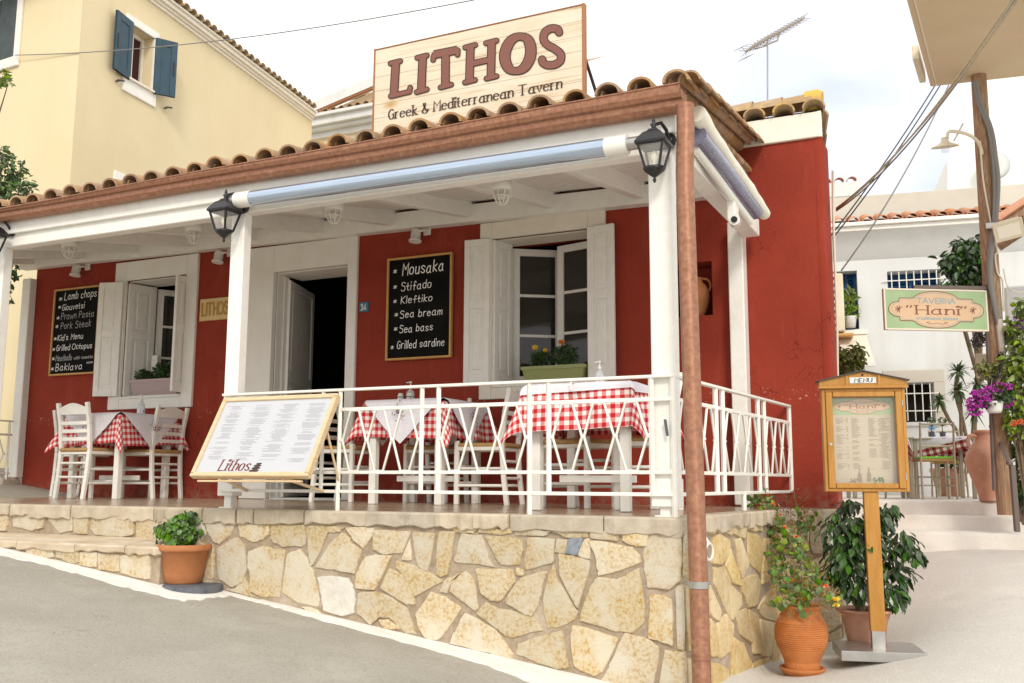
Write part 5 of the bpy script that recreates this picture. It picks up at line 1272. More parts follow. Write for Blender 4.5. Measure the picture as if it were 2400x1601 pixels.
# jug in the niche
p = PY(1634, 734, YW+.13); p.z = niche[2]+.003; s_ = (niche[3]-niche[2])
jug = thing('niche_jug', 'dark terracotta jug standing in the wall niche beside the downspout', 'jug', p)
mb = MB(); mb.lathe([(0, 0), (.06, 0), (.065, .02), (.10, .10), (.118, .19), (.11, .24), (.075, .29), (.05, .315), (.05, .34), (.062, .35), (.05, .352), (.04, .32)], p, 22); mb.build('body', 'terracotta', jug)
mb = MB(); mb.tube(catmull([p+V((.055, 0, .34)), p+V((.10, 0, .33)), p+V((.125, 0, .28)), p+V((.108, 0, .23))], 4), .011, 6); mb.build('handle', 'terracotta', jug)

# ------------------------------------------------------------------ pots on the street
def pot(th, p, prof, m_, soil=None, n=32):
    mb = MB(); mb.lathe(prof, p, n); mb.build('pot', m_, th)
    if soil: mb = MB(); mb.lathe([(.0, soil[1]+.012), (soil[0]*.6, soil[1]+.006), (soil[0], soil[1])], p, n); mb.build('soil', 'soil', th)
q = groundpt(426, 1374); q.z += .022; zs = q.z; PQ = q.y
c = V((q.x+.05, q.y+.03, 0))
mb = MB(); mb.lathe([(0, -.12), (.2, -.12), (.205, -.03), (.2, -.006), (.19, -.001), (0, .0)], V((c.x+.05, c.y-.03, q.z)), 36)
mb.solo('slate_slab', 'slate', 'round grey slate slab under the small terracotta pot at the kerb', 'slab')
p = V((q.x, q.y+.01, q.z)); s_ = (PY(426, 1275, PQ).z-q.z)
tp = thing('potted_plant', 'terracotta pot of bright green leafy plant on a slate slab by the step', 'potted plant', p, )
R1 = (PY(482, 1290, PQ)-PY(369, 1290, PQ)).length/2*.84
pot(tp, p, [(0, 0), (R1*.62, 0), (R1*.66, .01), (R1*.72, s_*.25), (R1*.73, s_*.28), (R1*.745, s_*.3), (R1*.87, s_*.83), (R1*.98, s_*.84), (R1, s_*.88), (R1, s_*.96), (R1*.96, s_), (R1*.88, s_), (R1*.84, s_*.9)], 'terracotta', (R1*.85, s_*.92))
rnd = random.Random(17); mb = MB(); c0 = PY(418, 1248, PQ+.02)
for bx, by, r in ((0, 0, .08), (-.09, -.02, .06), (.09, .0, .06), (-.02, .05, .07), (.06, .09, .055), (-.13, .015, .045), (.07, -.03, .06), (.03, .03, .07), (.02, -.05, .06)):
    for _ in range(34):
        d = rdir(rnd); pp = V((c0.x+bx, c0.y+rnd.uniform(-.08, .08), c0.z+by))+d*r*rnd.uniform(.5, 1); nrm = (d+rdir(rnd)*.9).normalized(); x_ = nrm.cross(V((0, 0, 1))).normalized(); y_ = nrm.cross(x_); R2 = rnd.choice((.014, .02, .028, .036))
        vs = [pp+nrm*.006]+[pp+(x_*math.cos(t)+y_*math.sin(t))*R2*(1+.2*math.sin(5*t))-nrm*R2*.25*math.sin(4*t) for t in [2*math.pi*k/10 for k in range(10)]]
        mb.add(vs, [(0, k+1, (k+1) % 10+1) for k in range(10)])
mb.build('foliage', 'leaf_bright', tp)
mb = MB()
for _ in range(14): d = rdir(rnd); mb.tube([p+V((0, 0, s_*.9)), V((c0.x, c0.y, c0.z))+V((d.x*.1, d.y*.06, d.z*.05))], .005, 5)
for _ in range(10): d = rdir(rnd); mb.ball(V((c0.x, c0.y, c0.z))+V((d.x*.11, -.09, d.z*.06-.02)), .008, 6)
mb.build('stem', 'stem_green', tp)

# urn with trailing nasturtium
DU = 6.60; k = DU/2300
p = groundpt(1881, 1580); DU = (p-ORG).dot(FW); k = DU/2300
un_ = thing('potted_plant', 'ribbed clay urn with trailing orange nasturtium beside the golden stone wall', 'potted plant', p)
hz = 158*k; prof = [(0, .035), (.114, .035)]
for i in range(140):
    t = i/139; pts = [(0, 40), (.12, 41), (.3, 52), (.45, 59.5), (.58, 61), (.72, 57), (.82, 49), (.87, 44.5), (.93, 45), (.965, 50), (1, 50)]
    for (a, ra), (b, rb) in zip(pts, pts[1:]):
        if a <= t <= b: u = (t-a)/(b-a); u = u*u*(3-2*u) if False else u; r = lerp(ra, rb, u)
    if .32 < t < .74: r += 1.3*math.sin(t*190)
    prof.append((r*k, .035+t*(hz-.035)))
prof += [(42*k, hz), (42*k, hz-.05)]
pot(un_, p, prof, 'clay', (43*k, hz-.035), 40)
mb = MB(); mb.lathe([(0, 0), (.118, 0), (.142, .03), (.146, .045), (.132, .045), (.12, .02), (0, .018)], p, 32); mb.build('saucer', 'clay', un_)
def pxs(x, y, d): return PD(1600+x/3.478, 1150+y/3.478, d+DU-6.6)
rnd = random.Random(23); STR = [[(960, 940, 6.6), (900, 830, 6.7), (840, 640, 6.9), (800, 480, 7.1), (760, 300, 7.25), (720, 160, 7.35), (660, 40, 7.4)], [(960, 930, 6.6), (1000, 800, 6.6), (1060, 690, 6.65), (960, 560, 6.8), (880, 420, 7.0), (840, 300, 7.15), (770, 200, 7.3)],
      [(1000, 930, 6.5), (1100, 850, 6.45), (1180, 880, 6.4), (1240, 920, 6.4)], [(940, 930, 6.55), (820, 780, 6.8), (760, 640, 7.0), (730, 480, 7.15), (720, 300, 7.3)], [(960, 900, 6.6), (930, 700, 6.8), (980, 480, 6.95), (920, 380, 7.1), (900, 300, 7.2)],
      [(980, 900, 6.6), (1040, 760, 6.6), (1120, 730, 6.6)], [(930, 150, 7.5), (960, 300, 7.4), (1000, 260, 7.4), (1035, 210, 7.45)], [(940, 930, 6.5), (800, 930, 6.5), (760, 910, 6.5)], [(700, 100, 7.4), (600, 60, 7.5), (550, 110, 7.5)], [(905, 30, 7.6), (930, 120, 7.55), (960, 200, 7.5)]]
ms, ml_, md, mf, my = MB(), MB(), MB(), MB(), MB()
def disc(mb, c, R2, nrm):
    x_ = nrm.cross(V((0, 0, 1))).normalized(); y_ = nrm.cross(x_)
    mb.add([c+nrm*R2*.18]+[c+(x_*math.cos(t)+y_*math.sin(t))*R2*rnd.uniform(.9, 1.08) for t in [2*math.pi*j/9 for j in range(9)]], [(0, j+1, (j+1) % 9+1) for j in range(9)])
for si, S in enumerate(STR):
    c = catmull([pxs(*s_) for s_ in S], 8); ms.tube(c, .004, 5)
    for i, q in enumerate(c):
        nl = 0 if si in (9,) else (2 if si in (0, 1, 3) else 1)
        for _ in range(nl):
            o = rdir(rnd)*rnd.uniform(.02, .085); o.z *= .8; nr = (V((.1, -.8, .35))+rdir(rnd)*.75).normalized(); s2 = rnd.choice((.012, .016, .02, .026)); ms.tube([q, q+o*.5+V((0, 0, -.005)), q+o], .0017, 4, False)
            disc(ml_ if rnd.random() < .7 else my, q+o, s2, nr)
        for _q in range(3): mb2 = md; o = rdir(rnd)*.05; o = o*1.5; md.leaf(q+o, rdir(rnd)+V((0, 0, -.6)), rdir(rnd), .045, .008)
for x, y, d in ((735, 115, 7.3), (790, 205, 7.2), (830, 305, 7.1), (925, 380, 7.0), (1170, 785, 6.38)): blossom(mf, pxs(x, y, d-.06), .019, rnd)
ms.build('stem', 'stem_green', un_); ml_.build('foliage', 'leaf_bright', un_); my.build('foliage', 'leaf_lime', un_); md.build('dry_foliage', 'dry_leaf', un_); mf.build('flower', 'flower_red', un_)
mb = MB(); blossom(mb, pxs(1245, 900, 6.35), .028, rnd); blossom(mb, pxs(1250, 940, 6.35), .022, rnd); mb.build('flower', 'flower_yellow', un_)

# ficus in a pink pot
DF = 7.0; k = DF/2300; p = groundpt(2031, 1530); DF = (p-ORG).dot(FW); k = DF/2300
fi = thing('potted_plant', 'dark glossy ficus bush in a pinkish pot behind the menu stand', 'potted plant', p)
hz = 100*k; pot(fi, p, [(0, 0), (36*k, 0), (38*k, .01), (52*k, hz*.78), (54*k, hz*.8), (58*k, hz*.93), (66*k, hz*.96), (67*k, hz), (60*k, hz+.004), (55*k, hz-.02)], 'pink_clay', (56*k, hz-.03), 16)
mb = MB(); b0 = p+V((-.03, 0, hz-.03)); mb.tube([b0, b0+V((.005, 0, .12)), b0+V((-.01, .02, .26)), b0+V((.02, 0, .5))], [.036, .03, .024, .015], 10)
CR = [(1965, 1240, 45, 45), (2005, 1225, 34, 36), (2065, 1212, 30, 30), (1980, 1310, 45, 45), (2050, 1290, 55, 55), (2110, 1270, 40, 32), (2140, 1300, 24, 20), (2095, 1340, 42, 36), (2010, 1370, 45, 30), (1965, 1345, 32, 34), (2070, 1380, 40, 30), (2085, 1195, 16, 20), (2020, 1260, 50, 45), (2100, 1395, 22, 20), (1990, 1180, 26, 14)]
for x, y, a, b in CR: q = PD(x, y, DF); mb.tube([b0+V((0, 0, .16)), b0.lerp(q, .55)+V((0, 0, .06)), q], [.012, .008, .004], 6)
mb.build('trunk', 'bark', fi); mb = MB(); rnd = random.Random(44)
for x, y, a, b in CR:
    q = PD(x, y, DF+rnd.uniform(-.12, .12)); n_ = int(a*b*.045)+18
    for _ in range(n_):
        d = rdir(rnd); r = rnd.random()**.5; c = q+V((d.x*a*k, d.y*a*k, d.z*b*k))*r; o = V((d.x*.7, d.y*.7, -.75+.3*d.z))+rdir(rnd)*.35; L = rnd.uniform(.06, .095); mb.leaf(c, o, d+V((0, 0, .4))+rdir(rnd)*.3, L, L*.5, .12)
mb.build('foliage', 'leaf_deep', fi)
# hanging flower pot on the far left railing
p = PY(6, 985, 7.3); p = V((l0+.02, 7.35, PY(6, 985, 7.35).z))
hp = thing('flower_pot', 'small grey pot of orange flowers hooked on the far left railing', 'flower pot', p)
pot(hp, p, [(0, 0), (.09, 0), (.14, .2), (.15, .2), (.15, .23), (.13, .23)], 'grey_plastic', (.13, .21), 20)
rnd = random.Random(3); mb = MB(); clump(mb, p+V((0, 0, .29)), (.14, .14, .09), 160, .06, .03, .1, rnd); mb.build('foliage', 'leaf', hp); mb = MB()
for _ in range(9): blossom(mb, p+V((rnd.uniform(-.12, .12), rnd.uniform(-.12, .12), rnd.uniform(.32, .44))), .05, rnd)
mb.build('flower', 'flower_orange', hp)
# white hose ring on the stone wall
q = PS(1662, 1293, .05); mb = MB(); x_ = V((.0757, 1, 0)).normalized(); rr = .042
mb.tube([q+x_*rr*math.cos(t)*1.5+V((0, 0, rr*math.sin(t)*1.15)) for t in [2*math.pi*i/24+1.4 for i in range(25)]], .008, 8); mb.tube([q+V((0, 0, rr)), q+V((-.03, 0, rr+.05))], .012, 6)
mb.solo('wall_ring', 'white_plastic', 'white plastic ring fixed to the terrace side wall beside the downspout', 'ring')

# ------------------------------------------------------------------ wooden menu stand on the lane
DM = 5.75; k = DM/2300
base = groundpt(2062, 1545); DM = (base-ORG).dot(FW); k = DM/2300; gz0 = base.z; base.z = gz0+.028; zo = base.z-gz0;
zgap = base.z-gz(base.x, base.y)
vd = V((ORG.x-base.x, ORG.y-base.y, 0)).normalized(); a_ = R_(9); n = V((vd.x*math.cos(a_)-vd.y*math.sin(a_), vd.x*math.sin(a_)+vd.y*math.cos(a_), 0)); e = V((-n.y, n.x, 0)); up = V((0, 0, 1))
st = thing('menu_stand', 'orange wooden menu case on a post with steel foot standing on the lane', 'menu stand', base)
def MS(u, z, d=0): return base+e*u+n*d+up*z
mb = MB(); mb.cham(MS(0, .012, -.05), e, n, up, V((.235*DM/5.75, .20*DM/5.75, .032)), .004); mb.build('base_plate', 'steel', st)
mb = MB(); mb.cham(MS(-.005, .10, 0), e, n, up, V((.038*DM/5.75, .030, .075)), .003); mb.build('foot', 'steel', st)
zc0 = (1545-1157)*k-zo; zc1 = (1545-910)*k-zo; zt = (1545-870)*k-zo; cw = .240*DM/5.75
mb = MB(); mb.beam(MS(-.005, .15, -.0), MS(-.010, zc0, -.0), .085*DM/5.75, .062, n, .004); mb.build('post', 'pine_orange', st)
uo = PD(2036, 1157, DM); uo = (uo-base).dot(e)
def CS(u, z, d=0): return MS(uo*.75+u, z, d)
zm = (zc0+zc1)/2; hh = (zc1-zc0)/2
mb = MB(); mb.cham(CS(0, zm, -.035), e, n, up, V((cw-.022, .006, hh-.02)), .002)
for s in (-1, 1): mb.cham(CS(s*(cw-.011), zm, .0), e, n, up, V((.011, .045, hh)), .003); mb.cham(CS(0, zm+s*(hh-.011), 0), e, n, up, V((cw-.0225, .0448, .011)), .003)
mb.build('case', 'pine_orange', st)
mb = MB(); fw = .034
for s in (-1, 1): mb.cham(CS(s*(cw-.045), zm, .047), e, n, up, V((fw/2+.004, .012, hh-.022)), .004); mb.cham(CS(0, zm+s*(hh-.022-fw/2), .047), e, n, up, V((cw-.07, .0118, fw/2)), .004)
dr = mb.build('door', 'pine_orange', st)
mb = MB(); mb.tube([CS(-cw+.045, zm-.03, .058), CS(-cw+.045, zm-.03, .066)], .010, 10); mb.build('lock', 'steel', dr)
mb = MB()
for z in (zc0+.1, zc1-.1): mb.tube([CS(cw-.022, z-.02, .058), CS(cw-.022, z+.02, .058)], .005, 6)
mb.build('hinge', 'steel', dr)
mb = MB(); pts = [CS(-cw-.014, zc1+.003, .055), CS(cw+.014, zc1+.003, .055), CS(cw+.014, zc1+.06, .055), CS(0, zt, .055), CS(-cw-.014, zc1+.06, .055)]; mb.prism(pts[::1], n, .10)
mb.cham(CS(0, zc1+.01, .062), e, n, up, V((cw+.02, .008, .010)), .003)
for s in (-1, 1): mb.cham(CS(s*.105, zc1+.055, .058), e, n, up, V((.008, .006, .042)), .002)
mb.build('gable', 'pine_orange', st)
mb = MB()
for s in (-1, 1):
    a, b = CS(s*(cw+.03), zc1+.052, .0), CS(0, zt+.008, .0); d = (b-a).normalized(); mb.cham((a+b)/2, d, n, d.cross(n), V(((b-a).length/2, .075, .004)), .001)
mb.build('roof', 'dark_metal', st)
mb = MB(); mb.cham(CS(0, zc1+.055, .058), e, n, up, V((.085, .003, .020)), .001); mb.build('name_plate', 'plate_white', st)
mb = MB(); text(mb, 'MENU', CS(-.057, zc1+.042, .0615), e, up, .026, .0062, style='serif', total=.115, lift=.0006, slant=.12); mb.build('lettering', 'black_iron', st)
mb = MB()
for s in (-1, 1):
    for t in (-1, 1): mb.ball(CS(s*.077, zc1+.055+t*.012, .0615), .002, 5)
mb.ball(CS(0, zt-.02, .056), .008, 6); mb.build('screw', 'black_iron', st)
# sheet behind the glass
sw, sz0, sz1 = cw-.066, zc0+.055, zc1-.058
mb = MB(); mb.cham(CS(0, (sz0+sz1)/2, -.026), e, n, up, V((sw, .002, (sz1-sz0)/2)), .0005); sh_ = mb.build('sheet', 'paper_tan', st)
hdz = sz1-.115
mb = MB(); mb.cham(CS(0, (hdz+sz1)/2, -.0242), e, n, up, V((sw-.001, .001, (sz1-hdz)/2)), .0003); mb.build('header', 'sign_green', sh_)
def cartouche(mb, T, W, H, n_=10):
    """ogee-ended shield outline in the unit box scaled to W,H"""
    P = []
    def arc(cx, cy, rx, ry, a0, a1, m): P.extend([(cx+rx*math.cos(R_(lerp(a0, a1, i/m))), cy+ry*math.sin(R_(lerp(a0, a1, i/m)))) for i in range(m+1)])
    arc(.78, 0, .22, .42, -90, 90, n_); P.append((.76, .62)); P.append((.52, .62)); arc(0, .56, .47, .44, 12, 168, n_*2); P.append((-.52, .62)); P.append((-.76, .62))
    arc(-.78, 0, .22, .42, 90, 270, n_); P.append((-.76, -.62)); P.append((-.52, -.62)); arc(0, -.56, .47, .44, 192, 348, n_*2); P.append((.52, -.62)); P.append((.76, -.62))
    return [(x*W, y*H) for x, y in P]
def poly_ring(mb, P, T, w_, z):
    pts = [V((x, y, 0)) for x, y in P]; pts.append(pts[0]); ribbon(mb, pts, lambda d: w_, lambda p: T(p.x, p.y, z), False)
def tavern_logo(par, T, W, H):
    """T(x,y,lift) maps the sign plane; the cartouche with its writing"""
    P = cartouche(None, T, W*.46, H*.46); mb = MB(); pts = [T(x, y, .001) for x, y in P]; c = T(0, 0, .001)
    mb.add([c]+pts, [(0, i+1, (i+1) % len(pts)+1) for i in range(len(pts))]); mb.build('cartouche', 'sign_peach', par)
    mb = MB(); poly_ring(mb, P, T, H*.018, .0014); mb.build('outline', 'sign_brown', par)
    mb = MB(); poly_ring(mb, [(x*.94, y*.91) for x, y in P], T, H*.011, .0014)
    ux, uy = (T(1, 0, 0)-T(0, 0, 0)), (T(0, 1, 0)-T(0, 0, 0))
    text(mb, 'TAVERNA', T(-W*.185, H*.16, .0016), ux, uy, H*.13, H*.022, style='pen', total=W*.37); text(mb, 'traditional plates', T(-W*.20, -H*.25, .0016), ux, uy, H*.07, H*.016, style='pen', total=W*.40); mb.build('blue_lettering', 'sign_blue', par)
    mb = MB(); text(mb, '"Hani"', T(-W*.29, -H*.12, .0018), ux, uy, H*.22, H*.05, style='serif', total=W*.58, xs=1.3)
    mb.v = [v for v in mb.v]
    for s in (-1, 1):
        for j in range(7):
            a = R_(40+j*40); p0 = V((s*W*.36, -H*.0, 0)); ribbon(mb, [p0, p0+V((math.cos(a)*W*.035, math.sin(a)*H*.085, 0))], lambda d: H*.022, lambda p: T(p.x, p.y, .0018))
        ribbon(mb, catmull([V((0, -H*.335, 0)), V((s*W*.05, -H*.36, 0)), V((s*W*.10, -H*.325, 0)), V((s*W*.07, -H*.31, 0))], 4), lambda d: H*.012, lambda p: T(p.x, p.y, .0018))
    mb.build('brown_lettering', 'sign_brown', par)
tavern_logo(sh_, lambda x, y, l: CS(x, (hdz+sz1)/2+y, -.0232+l*.6), sw*2, sz1-hdz)
mb = MB(); rnd = random.Random(12)
for c in (-.155, -.055, .055, .135):
    z = hdz-.02
    while z > sz0+.10:
        z -= .0068
        if rnd.random() < .14: z -= .008; continue
        L = rnd.uniform(.025, .062); x = c-.02; x2 = min(x+L, sw-.01)
        mb.quad(*[CS(xx, zz, -.0235) for xx, zz in ((x, z), (x2, z), (x2, z+.0032), (x, z+.0032))])
        if c in (-.155, .055) and rnd.random() < .7: mb.quad(*[CS(xx, zz, -.0235) for xx, zz in ((x+.066, z), (x+.078, z), (x+.078, z+.0032), (x+.066, z+.0032))])
mb.build('small_print', 'print_brown', sh_)
# still life at the foot of the sheet: two bottles, glass, grapes
mb = MB()
def flat(P, l): c = sum((V((x, z, 0)) for x, z in P), V((0, 0, 0)))/len(P); mb.add([CS(x, z, l) for x, z in P], [tuple(range(len(P)))])
for x, h in ((-.035, .095), (.025, .108)): flat([(x-.014, sz0+.012), (x+.014, sz0+.012), (x+.014, sz0+h*.6), (x+.005, sz0+h*.72), (x+.005, sz0+h), (x-.005, sz0+h), (x-.005, sz0+h*.72), (x-.014, sz0+h*.6)], -.0232)
for cx, r0, cnt in ((-.06, .04, 26), (.075, .035, 0)):
    for j in range(cnt): x, z = cx+rnd.uniform(-r0, r0), sz0+.016+rnd.uniform(-.01, .014); flat([(x+.006*math.cos(t), z+.006*math.sin(t)) for t in [math.pi*i/4 for i in range(8)]], -.0230+.00002*j)
mb.build('still_life', 'print_brown', sh_)
mb = MB()
for j in range(26): x, z = .085+rnd.uniform(-.035, .035), sz0+.02+rnd.uniform(-.012, .018); mb.add([CS(x+.006*math.cos(t), z+.006*math.sin(t), -.0230+.00002*j) for t in [math.pi*i/4 for i in range(8)]], [tuple(range(8))])
mb.build('pale_grapes', 'leaf_grey', sh_)
mat('case_glass', (.9, .9, .88), rough=.04, spec=.6, alpha=.05)
mb = MB(); mb.cham(CS(0, zm, .043), e, n, up, V((cw-.058, .0015, hh-.05)), .0005); mb.build('glass', 'case_glass', dr)

# ------------------------------------------------------------------ yellow house on the left
yo = PD(330, 400, 16.0); yd = V((-.13, .99, 0)).normalized(); yn = V((yd.y, -yd.x, 0))       # yn points to the tavern side
def YV(x, y, off=0): return PV(x, y, yo+yn*off, yd)
ycor = YV(166, 400); s_of = lambda p: (p-ycor).dot(yd)
def YP(s, z, o=0): return V((ycor.x, ycor.y, 0))+yd*s+yn*o+V((0, 0, z))
yh = thing('yellow_house', 'tall yellow plastered house with dark shutters and a tiled gable verge', 'house', YP(3, -1.2))
z0_ = -1.2
va, vb = YV(340, -4), YV(712, 272)      # verge underside
sa, sb = s_of(va), s_of(vb); sl2 = (vb.z-va.z)/(sb-sa)
vz = lambda s: va.z+(s-sa)*sl2
zr = vz(-.4)
w0, w1, w2, w3 = YV(297, 46), YV(384, 100), YV(281, 198), YV(378, 252)
# window opening in wall coordinates
wsa, wsb = s_of(YV(303, 100)), s_of(YV(357, 150)); wz0, wz1 = YV(300, 188).z, YV(305, 55).z
mb = MB(); S1 = sb+.35
cols = sorted([0, wsa, wsb, S1])
def zt2(s): return vz(s)+.05
for a, b in zip(cols, cols[1:]):
    if a == wsa:
        mb.quad(YP(a, z0_), YP(b, z0_), YP(b, wz0), YP(a, wz0)); mb.quad(YP(a, wz1), YP(b, wz1), YP(b, zt2(b)), YP(a, zt2(a)))
    else: mb.quad(YP(a, z0_), YP(b, z0_), YP(b, zt2(b)), YP(a, zt2(a)))
D_ = -.26
for q in ((YP(wsa, wz0), YP(wsb, wz0), YP(wsb, wz0, D_), YP(wsa, wz0, D_)), (YP(wsa, wz1), YP(wsa, wz1, D_), YP(wsb, wz1, D_), YP(wsb, wz1)), (YP(wsa, wz0), YP(wsa, wz0, D_), YP(wsa, wz1, D_), YP(wsa, wz1)), (YP(wsb, wz0), YP(wsb, wz1), YP(wsb, wz1, D_), YP(wsb, wz0, D_))): mb.quad(*q)
mb.quad(YP(S1, z0_), YP(S1, z0_, -9), YP(S1, zt2(S1), -9), YP(S1, zt2(S1)))
mb.build('side_wall', 'yellow_stucco', yh)
# street wall, slightly paler
xn = V((-1, .06, 0)).normalized()
def XP(s, z, o=0): return V((ycor.x, ycor.y, 0))+xn*s+V((.06*0, -1, 0))*o+V((0, 0, z))
mb = MB(); mb.quad(XP(9, z0_), XP(0, z0_), XP(0, zr+.6), XP(9, zr+.6)); mb.quad(XP(9, z0_), XP(9, zr), YP(S1, zr, -9), YP(S1, z0_, -9)); mb.build('street_wall', 'pale_yellow', yh)
def ybox(mb, s0, s1, z0, z1, o0, o1, b=.01): mb.cham((YP(s0, z0, o0)+YP(s1, z1, o1))/2, yd, yn, V((0, 0, 1)), V((abs(s1-s0)/2, abs(o1-o0)/2, abs(z1-z0)/2)), b)
# window: frame, sill, sash, shutters
mb = MB(); fw = .11; ybox(mb, wsa-fw, wsb+fw, wz1, wz1+fw*1.2, -.02, .03); ybox(mb, wsa-fw, wsb+fw, wz0-fw*2.0, wz0, -.02, .035)
for a, b in ((wsa-fw, wsa), (wsb, wsb+fw)): ybox(mb, a, b, wz0+.0005, wz1-.0005, -.021, .029)
yw = mb.build('window', 'white_paint', yh)
mb = MB(); ybox(mb, wsa-.03, wsb+.03, wz0-.01, wz0+.035, -.2, .08); mb.build('sill', 'cream_paint', yw)
mb = MB()
for a, b in ((wsa, wsa+.06), (wsb-.06, wsb), ): ybox(mb, a, b, wz0+.04, wz1, -.24, -.18, .004)
ybox(mb, wsa+.06, wsb-.06, wz1-.06, wz1-.001, -.239, -.181, .004); ybox(mb, lerp(wsa, wsb, .5)-.03, lerp(wsa, wsb, .5)+.03, wz0+.04, wz1-.06, -.238, -.182, .004); mb.build('sash', 'cream_paint', yw)
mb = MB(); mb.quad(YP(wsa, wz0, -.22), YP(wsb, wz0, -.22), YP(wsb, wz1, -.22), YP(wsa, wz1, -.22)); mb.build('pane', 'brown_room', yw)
def yshutter(s, sg, ang, wf=.56):
    """leaf hinged at wall coordinate s, opening along sg*yd, swung ang degrees off the wall"""
    a = R_(ang); d = (yd*sg*math.cos(a)+yn*math.sin(a)).normalized(); nn_ = d.cross(V((0, 0, 1))); Wd = (wsb-wsa)*wf; Hh = wz1-wz0+.02; o = YP(s, (wz0+wz1)/2, .045); mb = MB(); up = V((0, 0, 1))
    mb.cham(o+d*Wd/2, d, nn_, up, V((Wd/2, .012, Hh/2)), .003)
    for u in (.05, Wd-.05): mb.cham(o+d*u, d, nn_, up, V((.05, .024, Hh/2)), .004)
    for v in (-Hh/2+.06, Hh/2-.06): mb.cham(o+d*Wd/2+up*v, d, nn_, up, V((Wd/2-.1, .0235, .06)), .004)
    sh = mb.build('shutter', 'teal_shutter', yw); m2 = MB(); m2.tube([o+d*(Wd-.05)+up*(-.12)+nn_*.03, o+d*(Wd-.05)+up*(.12)+nn_*.03], .012, 5); m2.tube([o+d*(Wd-.05)+up*(-.12)-nn_*.03, o+d*(Wd-.05)+up*(.12)-nn_*.03], .012, 5); m2.build('handle', 'black_iron', sh)
yshutter(wsa, -1, 8, .78); yshutter(wsb, 1, 38, .62)
mb = MB()
for s in (wsa-.25, wsb+.36): mb.tube([YP(s, wz0-.13, 0), YP(s, wz0-.13, .10)], .014, 5); mb.tube([YP(s-.07, wz0-.15, .10), YP(s+.07, wz0-.11, .10)], .016, 5)
mb.build('shutter_catch', 'dark_metal', yw)
# second window, low, only its top corner shows over the porch tiles
q0, q1 = YV(266, 399), YV(298, 440); mb = MB(); ybox(mb, s_of(q0), s_of(q0)+1.2, q0.z-.17, q0.z, -.02, .03); ybox(mb, s_of(q0), s_of(q0)+.14, q0.z-1.4, q0.z-.1705, -.02, .029); wy = mb.build('window', 'white_paint', yh)
mb = MB(); ybox(mb, s_of(q0)+.15, s_of(q0)+1.0, q0.z-1.4, q0.z-.18, -.01, .012); mb.build('shutter', 'grey_shutter', wy)
# cornice under the verge and the verge tiles
dv = (YP(S1, vz(S1))-YP(sa-1.5, vz(sa-1.5))).normalized(); uv_ = yn.cross(dv)
if uv_.z < 0: uv_ = -uv_
mb = MB(); A, B = YP(sa-2, vz(sa-2)), YP(sb+.30, vz(sb+.30))
for u0, u1, o in ((.0, .05, .04), (.05, .09, .08), (.09, .16, .13), (.16, .20, .17)):
    mb.cham((A+B)/2+uv_*(u0+u1)/2+yn*(o/2-.02), dv, yn, uv_, V(((B-A).length/2, o/2+.02, (u1-u0)/2)), .006)
mb.build('cornice', 'cream_paint', yh)
mb = MB(); L = (B-A).length; n_ = int(L/.20)
for i in range(n_): tile(mb, A+dv*(i*.20)+uv_*.215+yn*.23, -yn, .088, .08, .6, up=uv_)
mb.build('verge_tiles', 'roof_tile_pale', yh)
mb = MB(); mb.quad(A+uv_*.215+yn*.1, B+uv_*.215+yn*.1, B+uv_*.215-yn*9, A+uv_*.215-yn*9); mb.build('roof', 'roof_tile_pale', yh)
# street wall window with grey shutters
def XV(x, y): return PV(x, y, ycor, xn)
a, b = XV(46, 150), XV(33, 135); sx_ = (a-ycor).dot(xn); ztw, zbw = XV(40, 5).z, b.z
def xbox(mb, s0, s1, z0, z1, o0, o1): mb.cham((XP(s0, z0, o0)+XP(s1, z1, o1))/2, xn, V((xn.y, -xn.x, 0)), V((0, 0, 1)), V((abs(s1-s0)/2, abs(o1-o0)/2, abs(z1-z0)/2)), .008)
mb = MB(); xbox(mb, sx_, sx_+.13, zbw-.0, ztw+.35, 0, .04); xbox(mb, sx_+.131, sx_+1.6, ztw+.12, ztw+.35, 0, .039); xbox(mb, sx_, sx_+1.7, zbw-.17, zbw-.001, 0, .05); w2_ = mb.build('window', 'white_paint', yh)
for i in range(2): mb = MB(); xbox(mb, sx_+.14+.44*i, sx_+.57+.44*i, zbw, ztw+.115, -.01, .025); mb.build('shutter', 'grey_shutter', w2_)

# ------------------------------------------------------------------ cream gable house behind the sign
YC = 19.0
ch = thing('cream_house', 'cream house with white cornice and low gable seen behind the roof sign', 'house', (PY(760, 300, YC).x, YC, 0))
c0, c1 = PY(600, 318, YC), PY(880, 282, YC); X1 = PY(1310, 200, YC).x
mb = MB(); mb.quad((c0.x+.5, YC, -1), (X1, YC, -1), (X1, YC, c0.z-.3), (c0.x+.5, YC, c0.z-.3)); mb.quad((c0.x+.5, YC+6, -1), (c0.x+.5, YC, -1), (c0.x+.5, YC, c0.z-.3), (c0.x+.5, YC+6, c0.z-.3))
g0, g1 = PY(657, 299, YC+.6), PY(885, 202, YC+.6); sl3 = (g1.z-g0.z)/(g1.x-g0.x); gx = g1.x+.9
mb.quad((g0.x, YC+.6, c0.z), (X1, YC+.6, c0.z), (X1, YC+.6, g0.z+sl3*(gx-g0.x)-.1-sl3*(X1-gx)), (gx, YC+.6, g0.z+sl3*(gx-g0.x)-.1), (g0.x, YC+.6, g0.z-.1)); mb.build('wall', 'cream_stucco', ch)
mb = MB()
for z0, z1, o in ((-.42, -.28, .12), (-.28, -.20, .28), (-.20, -.02, .40), (-.02, .06, .5)): mb.bbox(c0.x+.25-o*.5, X1, YC-o, YC+.1, c0.z+z0, c0.z+z1-.0005, .006)
mb.build('cornice', 'plaster_white', ch)
